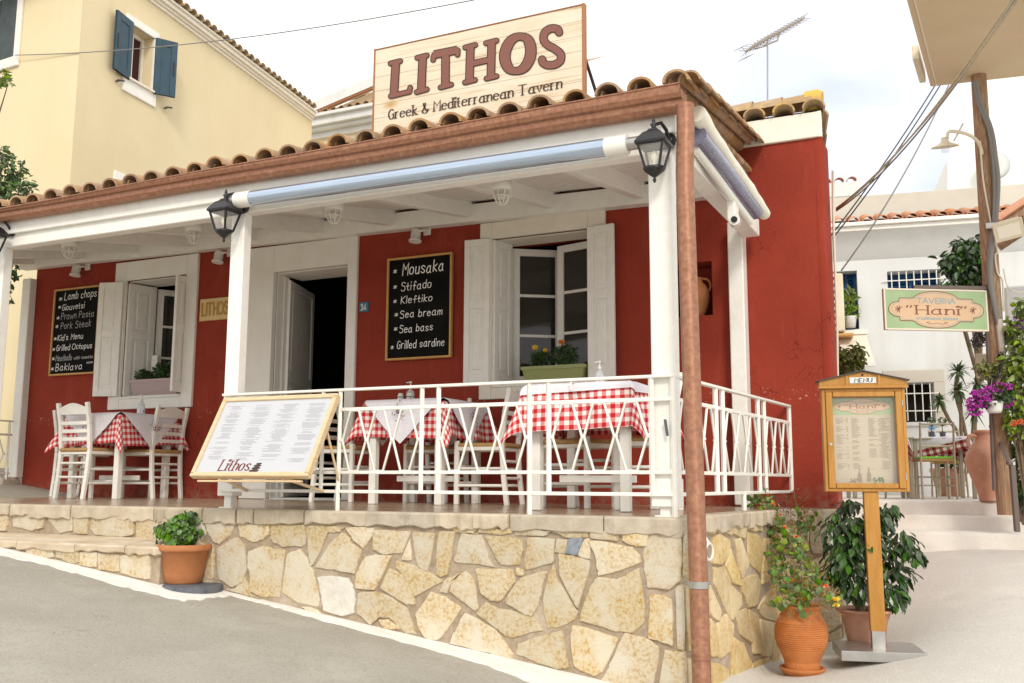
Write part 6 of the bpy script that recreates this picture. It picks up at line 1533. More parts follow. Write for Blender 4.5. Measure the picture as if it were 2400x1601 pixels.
mb = MB(); a, b = V((g0.x-.3, YC+.4, g0.z-.3*sl3)), V((gx, YC+.4, g0.z+sl3*(gx-g0.x))); mb.beam(a, b, .22, .26, (0, 0, 1)); mb.beam(b, V((X1, b.y, b.z-sl3*(X1-b.x))), .22, .26, (0, 0, 1)); mb.build('verge_board', 'plaster_white', ch)
mb = MB(); mb.beam(a+V((0, -.05, -.155)), b+V((0, -.05, -.155)), .06, .05, (0, 0, 1)); mb.build('soffit_strip', 'soffit_brown', ch)
mb = MB(); x = c0.x-.05
while x < X1-2: tile(mb, (x, YC-.5, c0.z+.06), (0, 1, .15), .085, .08, 1.1); x += .235
a = PY(715, 252, YC+3); x = a.x
while x < a.x+3: tile(mb, (x, YC+3, a.z-.03), (1, 0, .08), .09, .08, .4); x += .36
mb.build('roof_tiles', 'roof_tile', ch)
mb = MB(); mb.quad((c0.x, YC-.3, c0.z+.05), (X1, YC-.3, c0.z+.05), (X1, YC+3.2, a.z-.1), (c0.x, YC+3.2, a.z-.1)); mb.build('roof', 'roof_tile', ch)

# ------------------------------------------------------------------ cables, antenna
def cable(pts, r, m_, label, name='cable'): mb = MB(); mb.tube(pts, r, 6); return mb.solo(name, m_, label, 'cable')
a = XV(46, 134)+V((0, -.08, 0)); b = PD(1180, -14, 11.5)
cable(sag(a, b, .16, 24), .007, 'cable_grey', 'thin dark wire crossing the yellow house and the sky at upper left')
D = 9.2; k = D/2300
an = thing('tv_antenna', 'thin television antenna on a mast above the tavern roof', 'antenna', PD(1799, 262, D))
mb = MB(); mb.tube([PD(1799, 275, D), PD(1799, 85, D)], .008, 6); mb.build('mast', 'tube_steel', an)
p0, p1 = PD(1747, 121, D-.25), PD(1886, 41, D+.3); mb = MB(); mb.tube([p0, p1], .007, 5); mb.tube([PD(1790, 108, D), PD(1822, 95, D), PD(1826, 78, D+.05)], .009, 5); mb.tube([PD(1797, 107, D), PD(1770, 115, D-.12)], .006, 5); dd = (p1-p0).normalized(); sd = dd.cross(V((0, 0, 1))).normalized(); ud = sd.cross(dd)
mb.build('boom', 'wire', an); mb = MB()
for i in range(18):
    c = p0.lerp(p1, (i+.3)/18.3); l = lerp(.10, .065, i/18)
    for s in (-1, 1): mb.tube([c+ud*.02*0, c+sd*s*l+ud*.03+dd*.035], .003, 4); mb.tube([c, c+sd*s*l-ud*.03+dd*.035], .003, 4)
    mb.ball(c, .013, 5)
for s in (-1, 1):
    for j in (-1, 0, 1): mb.tube([p0+ud*.05*s-dd*.03-sd*.07+dd*.03*j, p0+ud*.05*s-dd*.03+sd*.07+dd*.03*j], .0025, 4)
    mb.tube([p0, p0+ud*.06*s-dd*.03], .003, 4)
mb.build('element', 'wire', an)

# ------------------------------------------------------------------ steps, landing
zst = (-.445, -.285, -.135, .012)
a0 = PZ(2200, 1247, zst[1]); a1 = PZ(2200, 1208, zst[2]); a2 = PZ(2200, 1172, zst[3])
ya, yb_, yc_ = 9.42, 9.86, 10.28
def stepfit(px, py, z): return PZ(px, py, z).y
ya, yb_, yc_ = stepfit(2200, 1247, zst[1]), stepfit(2200, 1208, zst[2]), stepfit(2200, 1174, zst[3])
rnd = random.Random(77)
stp = MB()
for z0, z1, y0, y1 in ((-1.2, zst[1], ya, yb_+.2), (-1.2, zst[2], yb_, yc_+.2), (-1.2, zst[3], yc_, yc_+.6)):
    n_ = 36; x0, x1 = -1.95, 2.0; vs = []
    for i in range(n_+1):
        x = lerp(x0, x1, i/n_); e = rnd.uniform(-.008, .008); w_ = rnd.uniform(-.004, .004); vs += [V((x, y0+e, z0)), V((x, y0+e, z1-.03)), V((x, y0+.012+e, z1-.008+w_)), V((x, y0+.04+e, z1+w_)), V((x, y1, z1))]
    stp.smooth = True; stp.add(vs, [(i*5+j, i*5+5+j, i*5+6+j, i*5+1+j) for i in range(n_) for j in range(4)])
structure(stp, 'steps', 'step_concrete')
mb = MB(); mb.quad((-14, yc_+.55, zst[3]-.002), (25, yc_+.55, zst[3]-.002), (25, 60, zst[3]-.002), (-14, 60, zst[3]-.002)); structure(mb, 'landing', 'step_concrete')

# ------------------------------------------------------------------ white house across the lane
ho = PD(2180, 900, 15.2); ha = R_(9.0); hd = V((math.cos(ha), math.sin(ha), 0)); hn = V((hd.y, -hd.x, 0))     # hn faces the camera
hx = ho
def HV(x, y, o=0): return PV(x, y, ho+hn*o, hd)
hs = lambda p: (p-ho).dot(hd)
def HP(s, z, o=0): return V((ho.x, ho.y, 0))+hd*s+hn*o+V((0, 0, z))
wh = thing('white_house', 'white plastered house with blue shuttered barred windows across the lane', 'house', HP(0, 0))
def hhole(x0, x1, y0, y1): a, b = HV(x0, y1), HV(x1, y0); return (hs(a), hs(b), a.z, b.z)
w_a, w_b, w_c = hhole(2083, 2203, 630, 720), hhole(1958, 2008, 634, 774), hhole(2100, 2188, 896, 990)
sL, sR, zH = hs(HV(1880, 600)), hs(HV(2440, 600)), HV(2180, 515, 0).z
mb = MB(); m2 = MB(); wall_holes(m2, sL, sR, -.3, zH, 0, .38, [w_a, w_b, w_c])
mb.add([HP(p.x, p.z, -p.y) for p in m2.v], m2.f); mb.build('wall', 'plaster_white', wh)
def hbox(mb, s0, s1, z0, z1, o0, o1, b=.006): mb.cham((HP(s0, z0, o0)+HP(s1, z1, o1))/2, hd, hn, V((0, 0, 1)), V((abs(s1-s0)/2, abs(o1-o0)/2, abs(z1-z0)/2)), b)
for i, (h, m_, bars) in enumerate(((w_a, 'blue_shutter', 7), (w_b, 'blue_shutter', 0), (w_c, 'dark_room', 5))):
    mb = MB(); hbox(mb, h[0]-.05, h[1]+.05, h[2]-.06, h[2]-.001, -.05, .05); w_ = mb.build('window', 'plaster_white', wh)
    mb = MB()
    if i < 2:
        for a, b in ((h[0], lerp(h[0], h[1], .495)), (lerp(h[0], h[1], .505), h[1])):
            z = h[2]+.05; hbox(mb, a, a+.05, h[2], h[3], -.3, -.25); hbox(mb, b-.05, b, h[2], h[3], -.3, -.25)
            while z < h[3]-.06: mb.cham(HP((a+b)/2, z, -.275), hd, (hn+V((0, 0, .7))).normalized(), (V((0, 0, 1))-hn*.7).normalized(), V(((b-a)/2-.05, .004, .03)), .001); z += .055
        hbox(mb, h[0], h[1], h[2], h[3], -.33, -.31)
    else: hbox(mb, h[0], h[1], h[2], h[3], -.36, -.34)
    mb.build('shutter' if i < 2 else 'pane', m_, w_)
    if bars:
        for j in range(bars): mb = MB(); s = lerp(h[0]+.06, h[1]-.06, j/(bars-1)); mb.tube([HP(s, h[2]+.02, .03), HP(s, h[3]-.02, .03)], .009, 6); mb.build('bar', 'white_metal', w_)
        for f in (.28, .72): mb = MB(); z = lerp(h[2], h[3], f); mb.tube([HP(h[0]-.08, z, .03), HP(h[1]+.08, z, .03)], .010, 6); mb.build('bar', 'white_metal', w_)
mb = MB(); hbox(mb, w_c[0]-.16, w_c[1]+.16, w_c[3], w_c[3]+.2, -.01, .02); hbox(mb, w_c[1], w_c[1]+.16, w_c[2]-.06, w_c[3]-.001, -.01, .019); mb.build('surround', 'plaster_beige', wh)
# eave: coved soffit, gutter, tiles, parapet
e0, e1 = HV(1952, 536, .35), HV(2420, 497, .35); zg = e0.z
mb = MB(); A = [HP(sL, zH-.55, .0), HP(sR, zH-.55, .0)]
prof = [(0, -.46), (.06, -.40), (.16, -.26), (.28, -.12), (.34, -.07)]
vs = [HP(s, zg+z, o+.003) for s in (sL, sR) for o, z in prof]; k = len(prof); mb.smooth = True; mb.add(vs, [(i, i+1, k+i+1, k+i) for i in range(k-1)]); mb.build('soffit', 'plaster_white', wh)
mb = MB(); hbox(mb, sL, sR, zg-.07, zg-.001, .0, .40); hbox(mb, sL, sR, zg, zg+.06, .0, .46); mb.build('gutter', 'white_metal', wh)
mb = MB(); s = hs(HV(1960, 520, .4))-.6
while s < sR: tile(mb, HP(s, zg+.07, .44), -hn+V((0, 0, .3)), .085, .08, 1.0); s += .215
mb.build('roof_tiles', 'roof_tile_pink', wh)
mb = MB(); mb.quad(HP(sL, zg+.06, .42), HP(sR, zg+.06, .42), HP(sR, zg+.36, -.6), HP(sL, zg+.36, -.6)); mb.build('roof', 'roof_tile_pink', wh)
# beige parapet behind, white loft house, small tiled house
pa_, pb_ = HV(1930, 462, -.9), HV(2440, 432, -.9)
mb = MB(); hbox(mb, hs(pa_)-2, hs(pb_)+1, zg-.2, (pa_.z+pb_.z)/2, -1.4, -.9); mb.build('parapet', 'plaster_beige', wh)
lo_o = 3.2
P = [HV(x, y, -lo_o) for x, y in ((2221, 470), (2221, 372), (2290, 225), (2330, 150), (2600, 150), (2600, 470))]
lf = thing('loft_house', 'bright white house gable rising behind the pole and beige parapet', 'house', P[0])
mb = MB(); mb.prism(P, hn, 4.0); mb.build('wall', 'loft_white', lf)
a = HV(2330, 388, -lo_o+.3); sdh = thing('satellite_dish', 'pale round satellite dish mounted on the bright white gable', 'satellite dish', a)
mb = MB(); M_ = Matrix((hd, V((0, 0, 1)), hn)).transposed(); mb.lathe([(.0, -.06), (.15, -.045), (.27, 0), (.275, .005), (.15, -.035), (0, -.05)], a, 24, M_); mb.build('dish', 'plaster_white', sdh); mb = MB(); mb.tube([a, a-hn*.32], .025, 6); mb.tube([a+V((0, 0, -.25)), a+hn*.3], .01, 5); mb.build('arm', 'tube_steel', sdh)
D = 19.0; k = D/2300
a = HV(1880, 470, -4.5); b = HV(2018, 428, -4.5); th = thing('tiled_house', 'small white house top with pink roof tiles beside the red wall', 'house', (a.x, a.y, 1))
mb = MB(); sb0, sb1 = hs(a), hs(b); hbox(mb, sb0, sb1-.16, 1.0, a.z, -8, -4.5); mb.build('wall', 'plaster_beige', th); mb = MB(); hbox(mb, sb0, sb1-.02, a.z+.0, b.z+.02, -8, -4.42); mb.build('fascia', 'plaster_white', th)
mb = MB(); s = sb0
while s < sb1+.02: tile(mb, HP(s, b.z+.03, -4.4), -hn+V((0, 0, .25)), .10, .095, .8); s += .25
mb.build('roof_tiles', 'roof_tile_pink', th)
# tiled lean-to roof at the right edge
a, b = PD(2345, 520, 11.5), PD(2450, 450, 11.5); lt_ = thing('lean_to_roof', 'sloping tiled lean-to roof with dark timber at the right edge', 'roof', a)
d = (b-a).normalized(); nb = d.cross(V((0, 1, 0))).normalized(); mb = MB()
for i in range(5): mb.beam(a+V((0, .3*i, 0))-V((0, 0, .05)), b+V((0, .3*i, 0))-V((0, 0, .05)), .06, .08)
for f in (.1, 1.1): mb.tube([b+V((-.1, f, -.1)), V((b.x-.1, b.y+f, -.2))], .05, 8)
mb.beam(a+V((.25, -.02, -.10)), a+V((1.0, -.02, -.02)), .05, .30); mb.build('rafter', 'pole_wood', lt_); mb = MB()
for j in range(7): tile(mb, a-d*.05+V((0, .22*j-.02, .02)), d, .09, .08, 1.0)
mb.build('roof_tiles', 'roof_tile_pink', lt_)

# ------------------------------------------------------------------ things on the white house front
q0, q1 = HV(1945, 642, .5), HV(1981, 776, .5)
ac = thing('air_conditioner', 'cream air conditioner box with side slots beside the red wall corner', 'air conditioner', HP(hs(q1), q1.z, .3))
mb = MB(); hbox(mb, hs(q1)-.9, hs(q1), q1.z, q0.z, .18, .52, .02); mb.build('case', 'cream_plastic', ac)
mb = MB(); z = q1.z+.07
while z < q0.z-.07: hbox(mb, hs(q1)-.24, hs(q1)-.11, z, z+.055, .515, .526, .002); z += .105
mb.build('slot', 'grey_shutter', ac)
mb = MB(); hbox(mb, hs(q1)-.85, hs(q1)+.12, q1.z-.07, q1.z-.03, .1, .5); mb.build('bracket', 'frame_wood', ac)
a = HV(1994, 768, .1); th = thing('potted_plant', 'white pot of tall light green plant on the narrow blue window sill', 'potted plant', a); k = 15.1/2300
pot(th, a, [(0, 0), (11*k, 0), (14*k, .15), (16*k, 27*k), (15*k, 27*k), (14*k, 24*k)], 'plate_white', (14*k, 24*k), 16); rnd = random.Random(9); mb = MB()
for (x, y, r1, r2), n_ in (((1994, 728, 17, 16), 130), ((1992, 705, 11, 22), 110), ((1990, 690, 6, 10), 40)): clump(mb, HV(x, y, .1), (r1*k, r1*k*.7, r2*k), n_, .11, .03, -.2, rnd, .1)
mb.build('foliage', 'leaf_lime', th)
# box awning
a, b = HV(1972, 784, .7), HV(2050, 856, .7)
aw = thing('awning', 'beige fabric awning folded down under the narrow blue window', 'awning', HP(hs(a), b.z, .3))
c0_, c1_, c2_ = HV(1900, 786, .12), HV(2030, 783, .12), HV(2050, 850, .75); mb = MB(); mb.quad(HP(hs(c0_), c1_.z, .12), HP(hs(c1_), c1_.z, .12), HP(hs(c2_), c2_.z, .75), HP(hs(c0_)-.1, c2_.z, .75)); mb.quad(HP(hs(c1_), c1_.z, .12), HP(hs(c1_), c2_.z, .12), HP(hs(c2_), c2_.z, .75)); mb.build('fabric', 'bare_cream', aw)
mb = MB(); mb.beam(HP(hs(c0_)-.1, c2_.z-.02, .75), HP(hs(c2_)+.01, c2_.z-.02, .75), .05, .07); mb.beam(HP(hs(c0_), c1_.z+.03, .12), HP(hs(c1_)+.02, c1_.z+.03, .12), .08, .07); mb.build('bar', 'white_plastic', aw)
# shrubs against the white house
def bush(name, label, cat_, blobs, D, m_, n_den, L, w_, stems=None, seed=1, droop=.3, group=None, base=None):
    rnd = random.Random(seed); k = D/2300; b0 = base or PD(blobs[0][0], blobs[0][1]+blobs[0][3]*2, D); th = thing(name, label, cat_, b0, group); mb = MB(); ms = MB()
    for x, y, a, b in blobs:
        q = PD(x, y, D)+V((0, rnd.uniform(-.25, .25)*a*k, 0)); clump(mb, q, (a*k, a*k*.8, b*k), int(a*b*n_den)+14, L, w_, droop, rnd, .15)
        ms.tube([b0, b0.lerp(q, .6)+V((rnd.uniform(-.1, .1), 0, .05)), q], [.022*L*10, .014*L*10, .005], 5)
    ms.build('trunk', 'bark', th); mb.build('crown', m_, th); return th
bush('ficus_tree', 'dark green ficus tree against the white house behind the wooden pole', 'tree', [(2265, 590, 42, 34), (2235, 612, 36, 26), (2290, 610, 36, 40), (2265, 630, 48, 30), (2300, 648, 30, 30), (2220, 662, 22, 7), (2262, 658, 34, 16), (2285, 570, 22, 18), (2252, 572, 20, 14)], 13.2, 'leaf_deep', .13, .115, .055, seed=5, droop=.7, base=PD(2296, 900, 13.2))
bush('olive_shrub', 'yellowish broad-leaved shrub beside the red wall corner above the menu case', 'shrub', [(1975, 835, 26, 20), (1960, 870, 30, 26), (2000, 825, 18, 12), (2012, 822, 16, 10), (1990, 862, 22, 14), (1955, 820, 14, 16), (2010, 845, 12, 8), (1970, 895, 26, 10)], 10.8, 'leaf_olive', .12, .105, .05, seed=6, droop=.6, base=PD(1957, 1130, 10.8))
# dracaenas
for i, (crs, stems, lb) in enumerate((([((2245, 870, 30), (2246, 915, 26))], [[(2265, 1030), (2252, 970), (2240, 920), (2247, 868)], [(2252, 960), (2243, 915)]], 'tall two-headed dracaena in front of the white house wall'), ([((2201, 938, 24),)], [[(2248, 1025), (2225, 985), (2205, 945)]], 'small leaning dracaena nearest the lower barred window'), ([((2290, 900, 32), (2282, 965, 32))], [[(2285, 1030), (2286, 960), (2290, 900)], [(2280, 1030), (2283, 965)]], 'dracaena with spreading long leaves beside the pole'))):
    crs = crs[0]; D = 13.6; k = D/2300; th = thing('dracaena', lb, 'plant', PD(stems[0][0][0], 1110, D), 'dracaenas by the white wall'); mb = MB()
    for S in stems: mb.tube(catmull([PD(S[0][0], 1110, D)]+[PD(x, y, D) for x, y in S], 4), .028, 6)
    mb.build('trunk', 'bark', th); mb = MB(); rnd = random.Random(i)
    for x, y, r in crs: rosette(mb, PD(x, y, D), 60, r*k*1.25, .034, rnd)
    mb.build('crown', 'leaf_grey' if i != 2 else 'leaf', th)

# ------------------------------------------------------------------ wooden utility pole and what hangs on it
DP = 9.6; k = DP/2300
def PP(x, y, d=DP): return PD(x, y, d)
pb, pt_ = PP(2352, 1120), PP(2292, 150); zt = pt_.z
pole = thing('utility_pole', 'weathered wooden utility pole with cables strapped along it', 'utility pole', V((pb.x, pb.y, -.1)))
def pole_at(py): return PP(lerp(2292, 2352, (py-150)/970), py)
mb = MB(); mb.tube([V((pb.x+.01, pb.y, -.1))]+[pole_at(y) for y in (1100, 900, 700, 500, 300, 120)], [.085, .085, .083, .08, .076, .072, .068], 14); mb.build('shaft', 'pole_wood', pole)
mb = MB(); cb = [(2285, 190), (2297, 240), (2322, 305), (2332, 370), (2338, 430), (2332, 520), (2322, 590), (2320, 650), (2328, 700), (2340, 760)]; mb.tube(catmull([PP(x, y, DP-.10) for x, y in cb], 5), .028, 8)
mb.tube(catmull([PP(x, y, DP-.11) for x, y in ((2280, 190), (2293, 245), (2318, 310), (2330, 420), (2328, 520))], 5), .014, 6); mb.build('conduit', 'cable_grey', pole)
mb = MB(); mb.tube([PP(2341, 748, DP-.1), PP(2350, 840, DP-.1)], .034, 8); mb.build('sleeve', 'plaster_beige', pole)
mb = MB(); mb.tube(catmull([PP(x, y, DP-.09) for x, y in ((2297, 330), (2304, 420), (2318, 500), (2330, 560), (2338, 590), (2332, 600), (2338, 640), (2350, 660), (2352, 730))], 4), .009, 5); mb.tube(catmull([PP(x, y, DP-.09) for x, y in ((2352, 630), (2362, 672), (2390, 686), (2430, 670))], 4), .006, 5); mb.build('thin_wire', 'bare_cream', pole)
# brown metal upright beside the pole and the hanging sign
mb = MB(); mb.tube([PP(2309, 668, DP-.02), PP(2331, 1150, DP-.02)], .02, 6); mb.build('iron_upright', 'rail_brown', pole)
# crooked lamp arm
la = thing('street_lamp', 'old cream street lamp with round shade on a bent arm from the pole', 'street lamp', PP(2215, 340))
mb = MB(); mb.tube(catmull([PP(2301, 362, DP-.07), PP(2298, 345, DP-.09), PP(2285, 325, DP-.12), PP(2262, 313, DP-.16), PP(2232, 308, DP-.2), PP(2222, 312, DP-.2), PP(2220, 325, DP-.2)], 5), .016, 8); mb.tube([PP(2257, 290, DP-.1), PP(2236, 330, DP-.2)], .008, 5); mb.build('arm', 'cream_plastic', la)
c = PP(2215, 343, DP-.2); mb = MB(); mb.lathe([(.0, .085), (.03, .085), (.034, .05), (.05, .03), (.12, .0), (.127, -.008), (.115, -.006), (.05, .018), (0, .03)], c, 24, Matrix.Rotation(R_(12), 3, 'X')); mb.build('lamp_shade', 'cream_plastic', la)
mb = MB(); mb.lathe([(.0, .02), (.035, .01), (.038, -.04), (.03, -.06), (0, -.068)], c, 14); mb.build('bulb', 'lamp_glass', la)
fl = thing('floodlight', 'square cream floodlight clamped to the pole', 'floodlight', PP(2360, 535, DP-.15))
c = PP(2362, 536, DP-.2); nf = (V((.1, -.85, -.5))).normalized(); xf = nf.cross(V((0, 0, 1))).normalized(); xf = (xf*.96+V((0, 0, -.22))).normalized(); yf_ = xf.cross(nf)
mb = MB(); mb.cham(c, xf, nf, yf_, V((.125, .045, .085)), .03); mb.cham(c+nf*.05, xf, nf, yf_, V((.135, .012, .095)), .01); mb.build('housing', 'cream_plastic', fl)
mb = MB(); mb.cham(c+nf*.062, xf, nf, yf_, V((.10, .004, .062)), .003); mb.build('glass', 'bulb', fl); mb = MB(); mb.beam(PP(2310, 530, DP-.1), PP(2340, 528, DP-.15), .03, .06); mb.tube([PP(2336, 524, DP-.13), PP(2350, 530, DP-.18)], .018, 6); mb.build('clamp', 'steel', fl)
eb = thing('meter_box', 'cream electricity box fixed beside the pole', 'electricity box', PP(2305, 880)); a = PP(2304, 858, DP+.25)
mb = MB(); mb.cham(a, RT0, V((0, 1, 0)), V((0, 0, 1)), V((.075, .05, .12)), .008); mb.build('case', 'cream_plastic', eb); mb = MB(); mb.cham(a+V((0, -.052, 0)), RT0, V((0, 1, 0)), V((0, 0, 1)), V((.065, .004, .11)), .004); mb.build('door', 'cream_plastic', eb)
# hanging taverna sign
tlx, trx = PP(2069, 686, DP-.15), PP(2309, 669, DP-.05); blx = PP(2074, 785, DP-.15)
hg = thing('hanging_sign', 'green and peach Hani taverna sign hung from the utility pole', 'sign', (tlx+trx)/2-V((0, 0, .45)))
e2 = V((trx.x-tlx.x, trx.y-tlx.y, 0)); Wg = e2.length; e2.normalize(); n2 = V((e2.y, -e2.x, 0)); Hg = tlx.z-blx.z; gc = V(((tlx.x+trx.x)/2, (tlx.y+trx.y)/2, (tlx.z+trx.z)/2-Hg/2-.006))
def GP(x, y, l=0): return gc+e2*x+V((0, 0, 1))*y+n2*(.016+l)
mb = MB(); mb.cham(gc, e2, n2, V((0, 0, 1)), V((Wg/2-.011, .014, Hg/2-.011)), .002); mb.build('board', 'sign_green', hg)
mb = MB()
for s in (-1, 1): mb.cham(gc+e2*s*(Wg/2-.007), e2, n2, V((0, 0, 1)), V((.009, .02, Hg/2)), .003); mb.cham(gc+V((0, 0, s*(Hg/2-.007))), e2, n2, V((0, 0, 1)), V((Wg/2-.0165, .0198, .009)), .003)
mb.build('frame', 'bare_cream', hg)
tavern_logo(hg, GP, Wg*1.0, Hg*.96)
mb = MB(); mb.beam(gc+e2*(-Wg*.2)+V((0, 0, Hg/2+.02)), gc+e2*(Wg/2+.03)+V((0, 0, Hg/2+.026)), .03, .035); mb.build('bracket', 'rail_brown', hg)

# cables sweeping to the tavern corner
p_end = PY(1960, 488, 8.6)
for i, (x, dx, m_, r, y2) in enumerate(((2386, 0, 'cable_tan', .0065, 0), (2372, -3, 'cable_tan', .006, 3), (2380, 3, 'cable_grey', .006, 6))):
    cable(sag(p_end+V((0, 0, -.012*i)), PD(x+14, -22, 4.8+.05*i), .10+.012*i, 22), r, m_, ('tan twisted cable from the red wall corner to the top right, lowest of three', 'tan twisted cable running just above the lowest from the red wall corner', 'grey cable bundled with the tan cables at the top right')[i])
for i, (a, b) in enumerate((((1940, 562), (2190, 200)), ((1952, 558), (2202, 200)), ((1972, 634), (2219, 200)))):
    cable(sag(PD(*a, 10.4), PD(b[0]+(b[0]-a[0])*.05, b[1]-18, 12.5), .06 if i < 2 else .14, 12), .008 if i < 2 else .009, 'cable_dark' if i < 2 else 'cable_grey', ('thin black cable rising behind the red wall, upper of the pair', 'thin black cable rising behind the red wall, lower of the pair', 'grey cable rising from the air conditioner to the canopy')[i])
mb = MB(); mb.tube(catmull([PD(1952, 400, 9.0), PD(1953, 500, 9.0), PD(1956, 600, 9.0), PD(1962, 780, 9.0), PD(1964, 1000, 9.0), PD(1968, 1150, 9.0)], 4), .012, 6); mb.solo('drain_pipe', 'bare_cream', 'thin cream pipe running down behind the red wall corner', 'pipe')

# canopy slab at the top right
ZC = 4.15
a, b = PZ(2181, 203, ZC), PZ(2420, 176, ZC); c, d = PZ(2122, -12, ZC), PZ(2420, -12, ZC)
dirx = V((b.x-a.x, b.y-a.y, 0)).normalized(); dcd = V((c.x-a.x, c.y-a.y, 0))
cn = thing('canopy', 'beige canopy seen from below jutting in at the top right corner', 'canopy', a)
A, B, C, D2 = a, a+dirx*2.6, a+dcd*1.25+dirx*2.6, a+dcd*1.25
mb = MB(); mb.quad(A, B, C, D2); up_v = V((0, 0, .16))
mb.quad(A+up_v, D2+up_v, C+up_v, B+up_v); mb.quad(A, D2, D2+up_v, A+up_v); mb.quad(B, A, A+up_v, B+up_v); mb.build('slab', 'awning_beige', cn)
mb = MB(); ins = lambda p, f: p+ (dirx*.06-dcd.normalized()*0)*f
mb.beam(A+dirx*.055+dcd.normalized()*.02-V((0, 0, .004)), D2+dirx*.055-V((0, 0, .004)), .012, .008); mb.build('edge_strip', 'bare_cream', cn)
for f in (.15, 1.1): mb = MB(); q = A+dirx*2.5+dcd*f; mb.tube([V((q.x, q.y, gz(q.x, min(q.y, 9))-.1)), V((q.x, q.y, ZC+.02))], .05, 10); mb.build('post', 'rail_brown', cn)
q = PZ(2163, 150, ZC+.1); mb = MB(); mb.cham(q-dirx*.035+V((0, 0, .0)), dirx, dcd.normalized(), V((0, 0, 1)), V((.03, .32, .07)), .006); mb.build('side_box', 'cream_plastic', cn)

# ------------------------------------------------------------------ taverna terrace at the top of the steps
ZL = zst[3]
def LP(px, D): p = PD(px, 1130, D); return V((p.x, p.y, ZL))
def metal_chair(lb):
    th = thing('metal_chair', lb, 'chair', (0, 0, 0), 'metal chairs on the upper terrace')
    for s in (-1, 1):
        mb = MB(); mb.tube([(s*.19, -.22, 0), (s*.185, -.19, .45), (s*.185, -.25, .90)], .014, 8); mb.build('back_post', 'tube_steel', th); mb = MB(); mb.tube([(s*.19, .2, 0), (s*.18, .17, .45)], .014, 8); mb.build('leg', 'tube_steel', th)
    mb = MB(); mb.bbox(-.2, .2, -.2, .2, .445, .475, .012); mb.build('seat', 'straw', th)
    mb = MB(); mb.bbox(-.19, .19, -.19, .19, .476, .50, .012); mb.build('cushion', 'seat_green', th)
    for z, y in ((.62, -.212), (.88, -.247)): mb = MB(); mb.tube([(-.185, y, z), (.185, y, z)], .012, 8); mb.build('back_rail', 'tube_steel', th)
    for z in (.16, .26): mb = MB(); mb.tube([(-.18, .19, z), (.18, .19, z)], .009, 6); mb.tube([(-.188, -.2, z), (-.188, .19, z)], .009, 6); mb.tube([(.188, -.2, z), (.188, .19, z)], .009, 6); mb.build('stretcher', 'tube_steel', th)
    return th
DT = 12.0
t1 = LP(2203, DT+.35); t2 = LP(2060, DT+.2)
def metal_table(lb, w=.66, d=.6, H=.74):
    th = thing('metal_table', lb, 'table', (0, 0, 0), 'metal tables on the upper terrace')
    for a in (-1, 1):
        for b in (-1, 1): mb = MB(); mb.bbox(a*w/2-.025, a*w/2+.025, b*d/2-.025, b*d/2+.025, 0, H-.02, .008); mb.build('leg', 'tube_steel', th)
    mb = MB(); mb.bbox(-w/2-.05, w/2+.05, -d/2-.05, d/2+.05, H-.02, H, .006); mb.build('tabletop', 'tube_steel', th); return th
M0 = metal_table('metal table with checked cloth at the top of the steps'); M0.location = t1; M0.rotation_euler = (0, 0, R_(14)); dup(M0, t2, R_(14), 'metal table half hidden behind the orange menu stand')
t3 = LP(2270, 13.6); dup(M0, t3, R_(14), 'farther metal table behind the clay amphora')
for i, (t, lb) in enumerate(((t1, 'on the table at the top of the steps'), (t2, 'on the table behind the menu stand'), (t3, 'on the farther table behind the amphora'))):
    drape((t.x, t.y, ZL), .36, .56, .745, 'gingham_dark', 'tablecloth', 'dark red and white checked tablecloth '+lb, 'tablecloth', rot=14, seed=i+30, n=24, group='dark checked tablecloths'); drape((t.x, t.y, ZL), .36, .45, .745, 'cloth_white', 'overlay_cloth', 'plain white cloth '+lb, 'tablecloth', rot=14, seed=i+40, n=20, lift=.012, group='plain white cloths')
C0 = metal_chair('metal chair with green cushion facing away from the steps'); C0.location = LP(2192, DT-.25); C0.rotation_euler = (0, 0, R_(14))
dup(C0, LP(2098, DT+.35), R_(-60), 'metal chair between the upper table and the menu stand'); dup(C0, LP(2225, DT+1.0), R_(190), 'metal chair on the far side of the upper table')
bottle(V((t1.x-.06, t1.y+.05, ZL+.765)), 'blue pump bottle on the upper table', 1.15, True); bottle(V((t2.x+.3, t2.y+.1, ZL+.765)), 'clear pump bottle at the edge of the table behind the menu stand', 1.1); bottle(V((t3.x+.12, t3.y, ZL+.765)), 'clear pump bottle on the farther table', 1.15)
rnd = random.Random(6)
for i, px in enumerate((2184, 2210)):
    p = PD(px, 1026, DT+.3); p.z = ZL+.765; th = thing('topiary', ('small', 'slightly larger')[i]+' ball topiary in a dark pot on the upper table', 'topiary', p, 'ball topiaries'); pot(th, p, [(0, 0), (.03, 0), (.04, .06), (.036, .06)], 'grey_plastic', (.035, .055), 12); mb = MB(); mb.tube([p+V((0, 0, .05)), p+V((0, 0, .17))], .006, 5); mb.build('stem', 'bark', th); mb = MB(); clump(mb, p+V((0, 0, .19)), (.045, .045, .045), 150, .022, .014, 0, rnd, .8); mb.build('foliage', 'leaf', th)
p = LP(2225, 14.2); th = thing('potted_plant', 'terracotta pot on the floor under the upper tables', 'flower pot', p); pot(th, p, [(0, 0), (.17, 0), (.24, .34), (.26, .34), (.26, .4), (.23, .4)], 'pink_clay', (.23, .37), 20); mb = MB(); clump(mb, p+V((0, 0, .5)), (.2, .2, .15), 120, .09, .04, .3, rnd); mb.build('foliage', 'leaf', th)
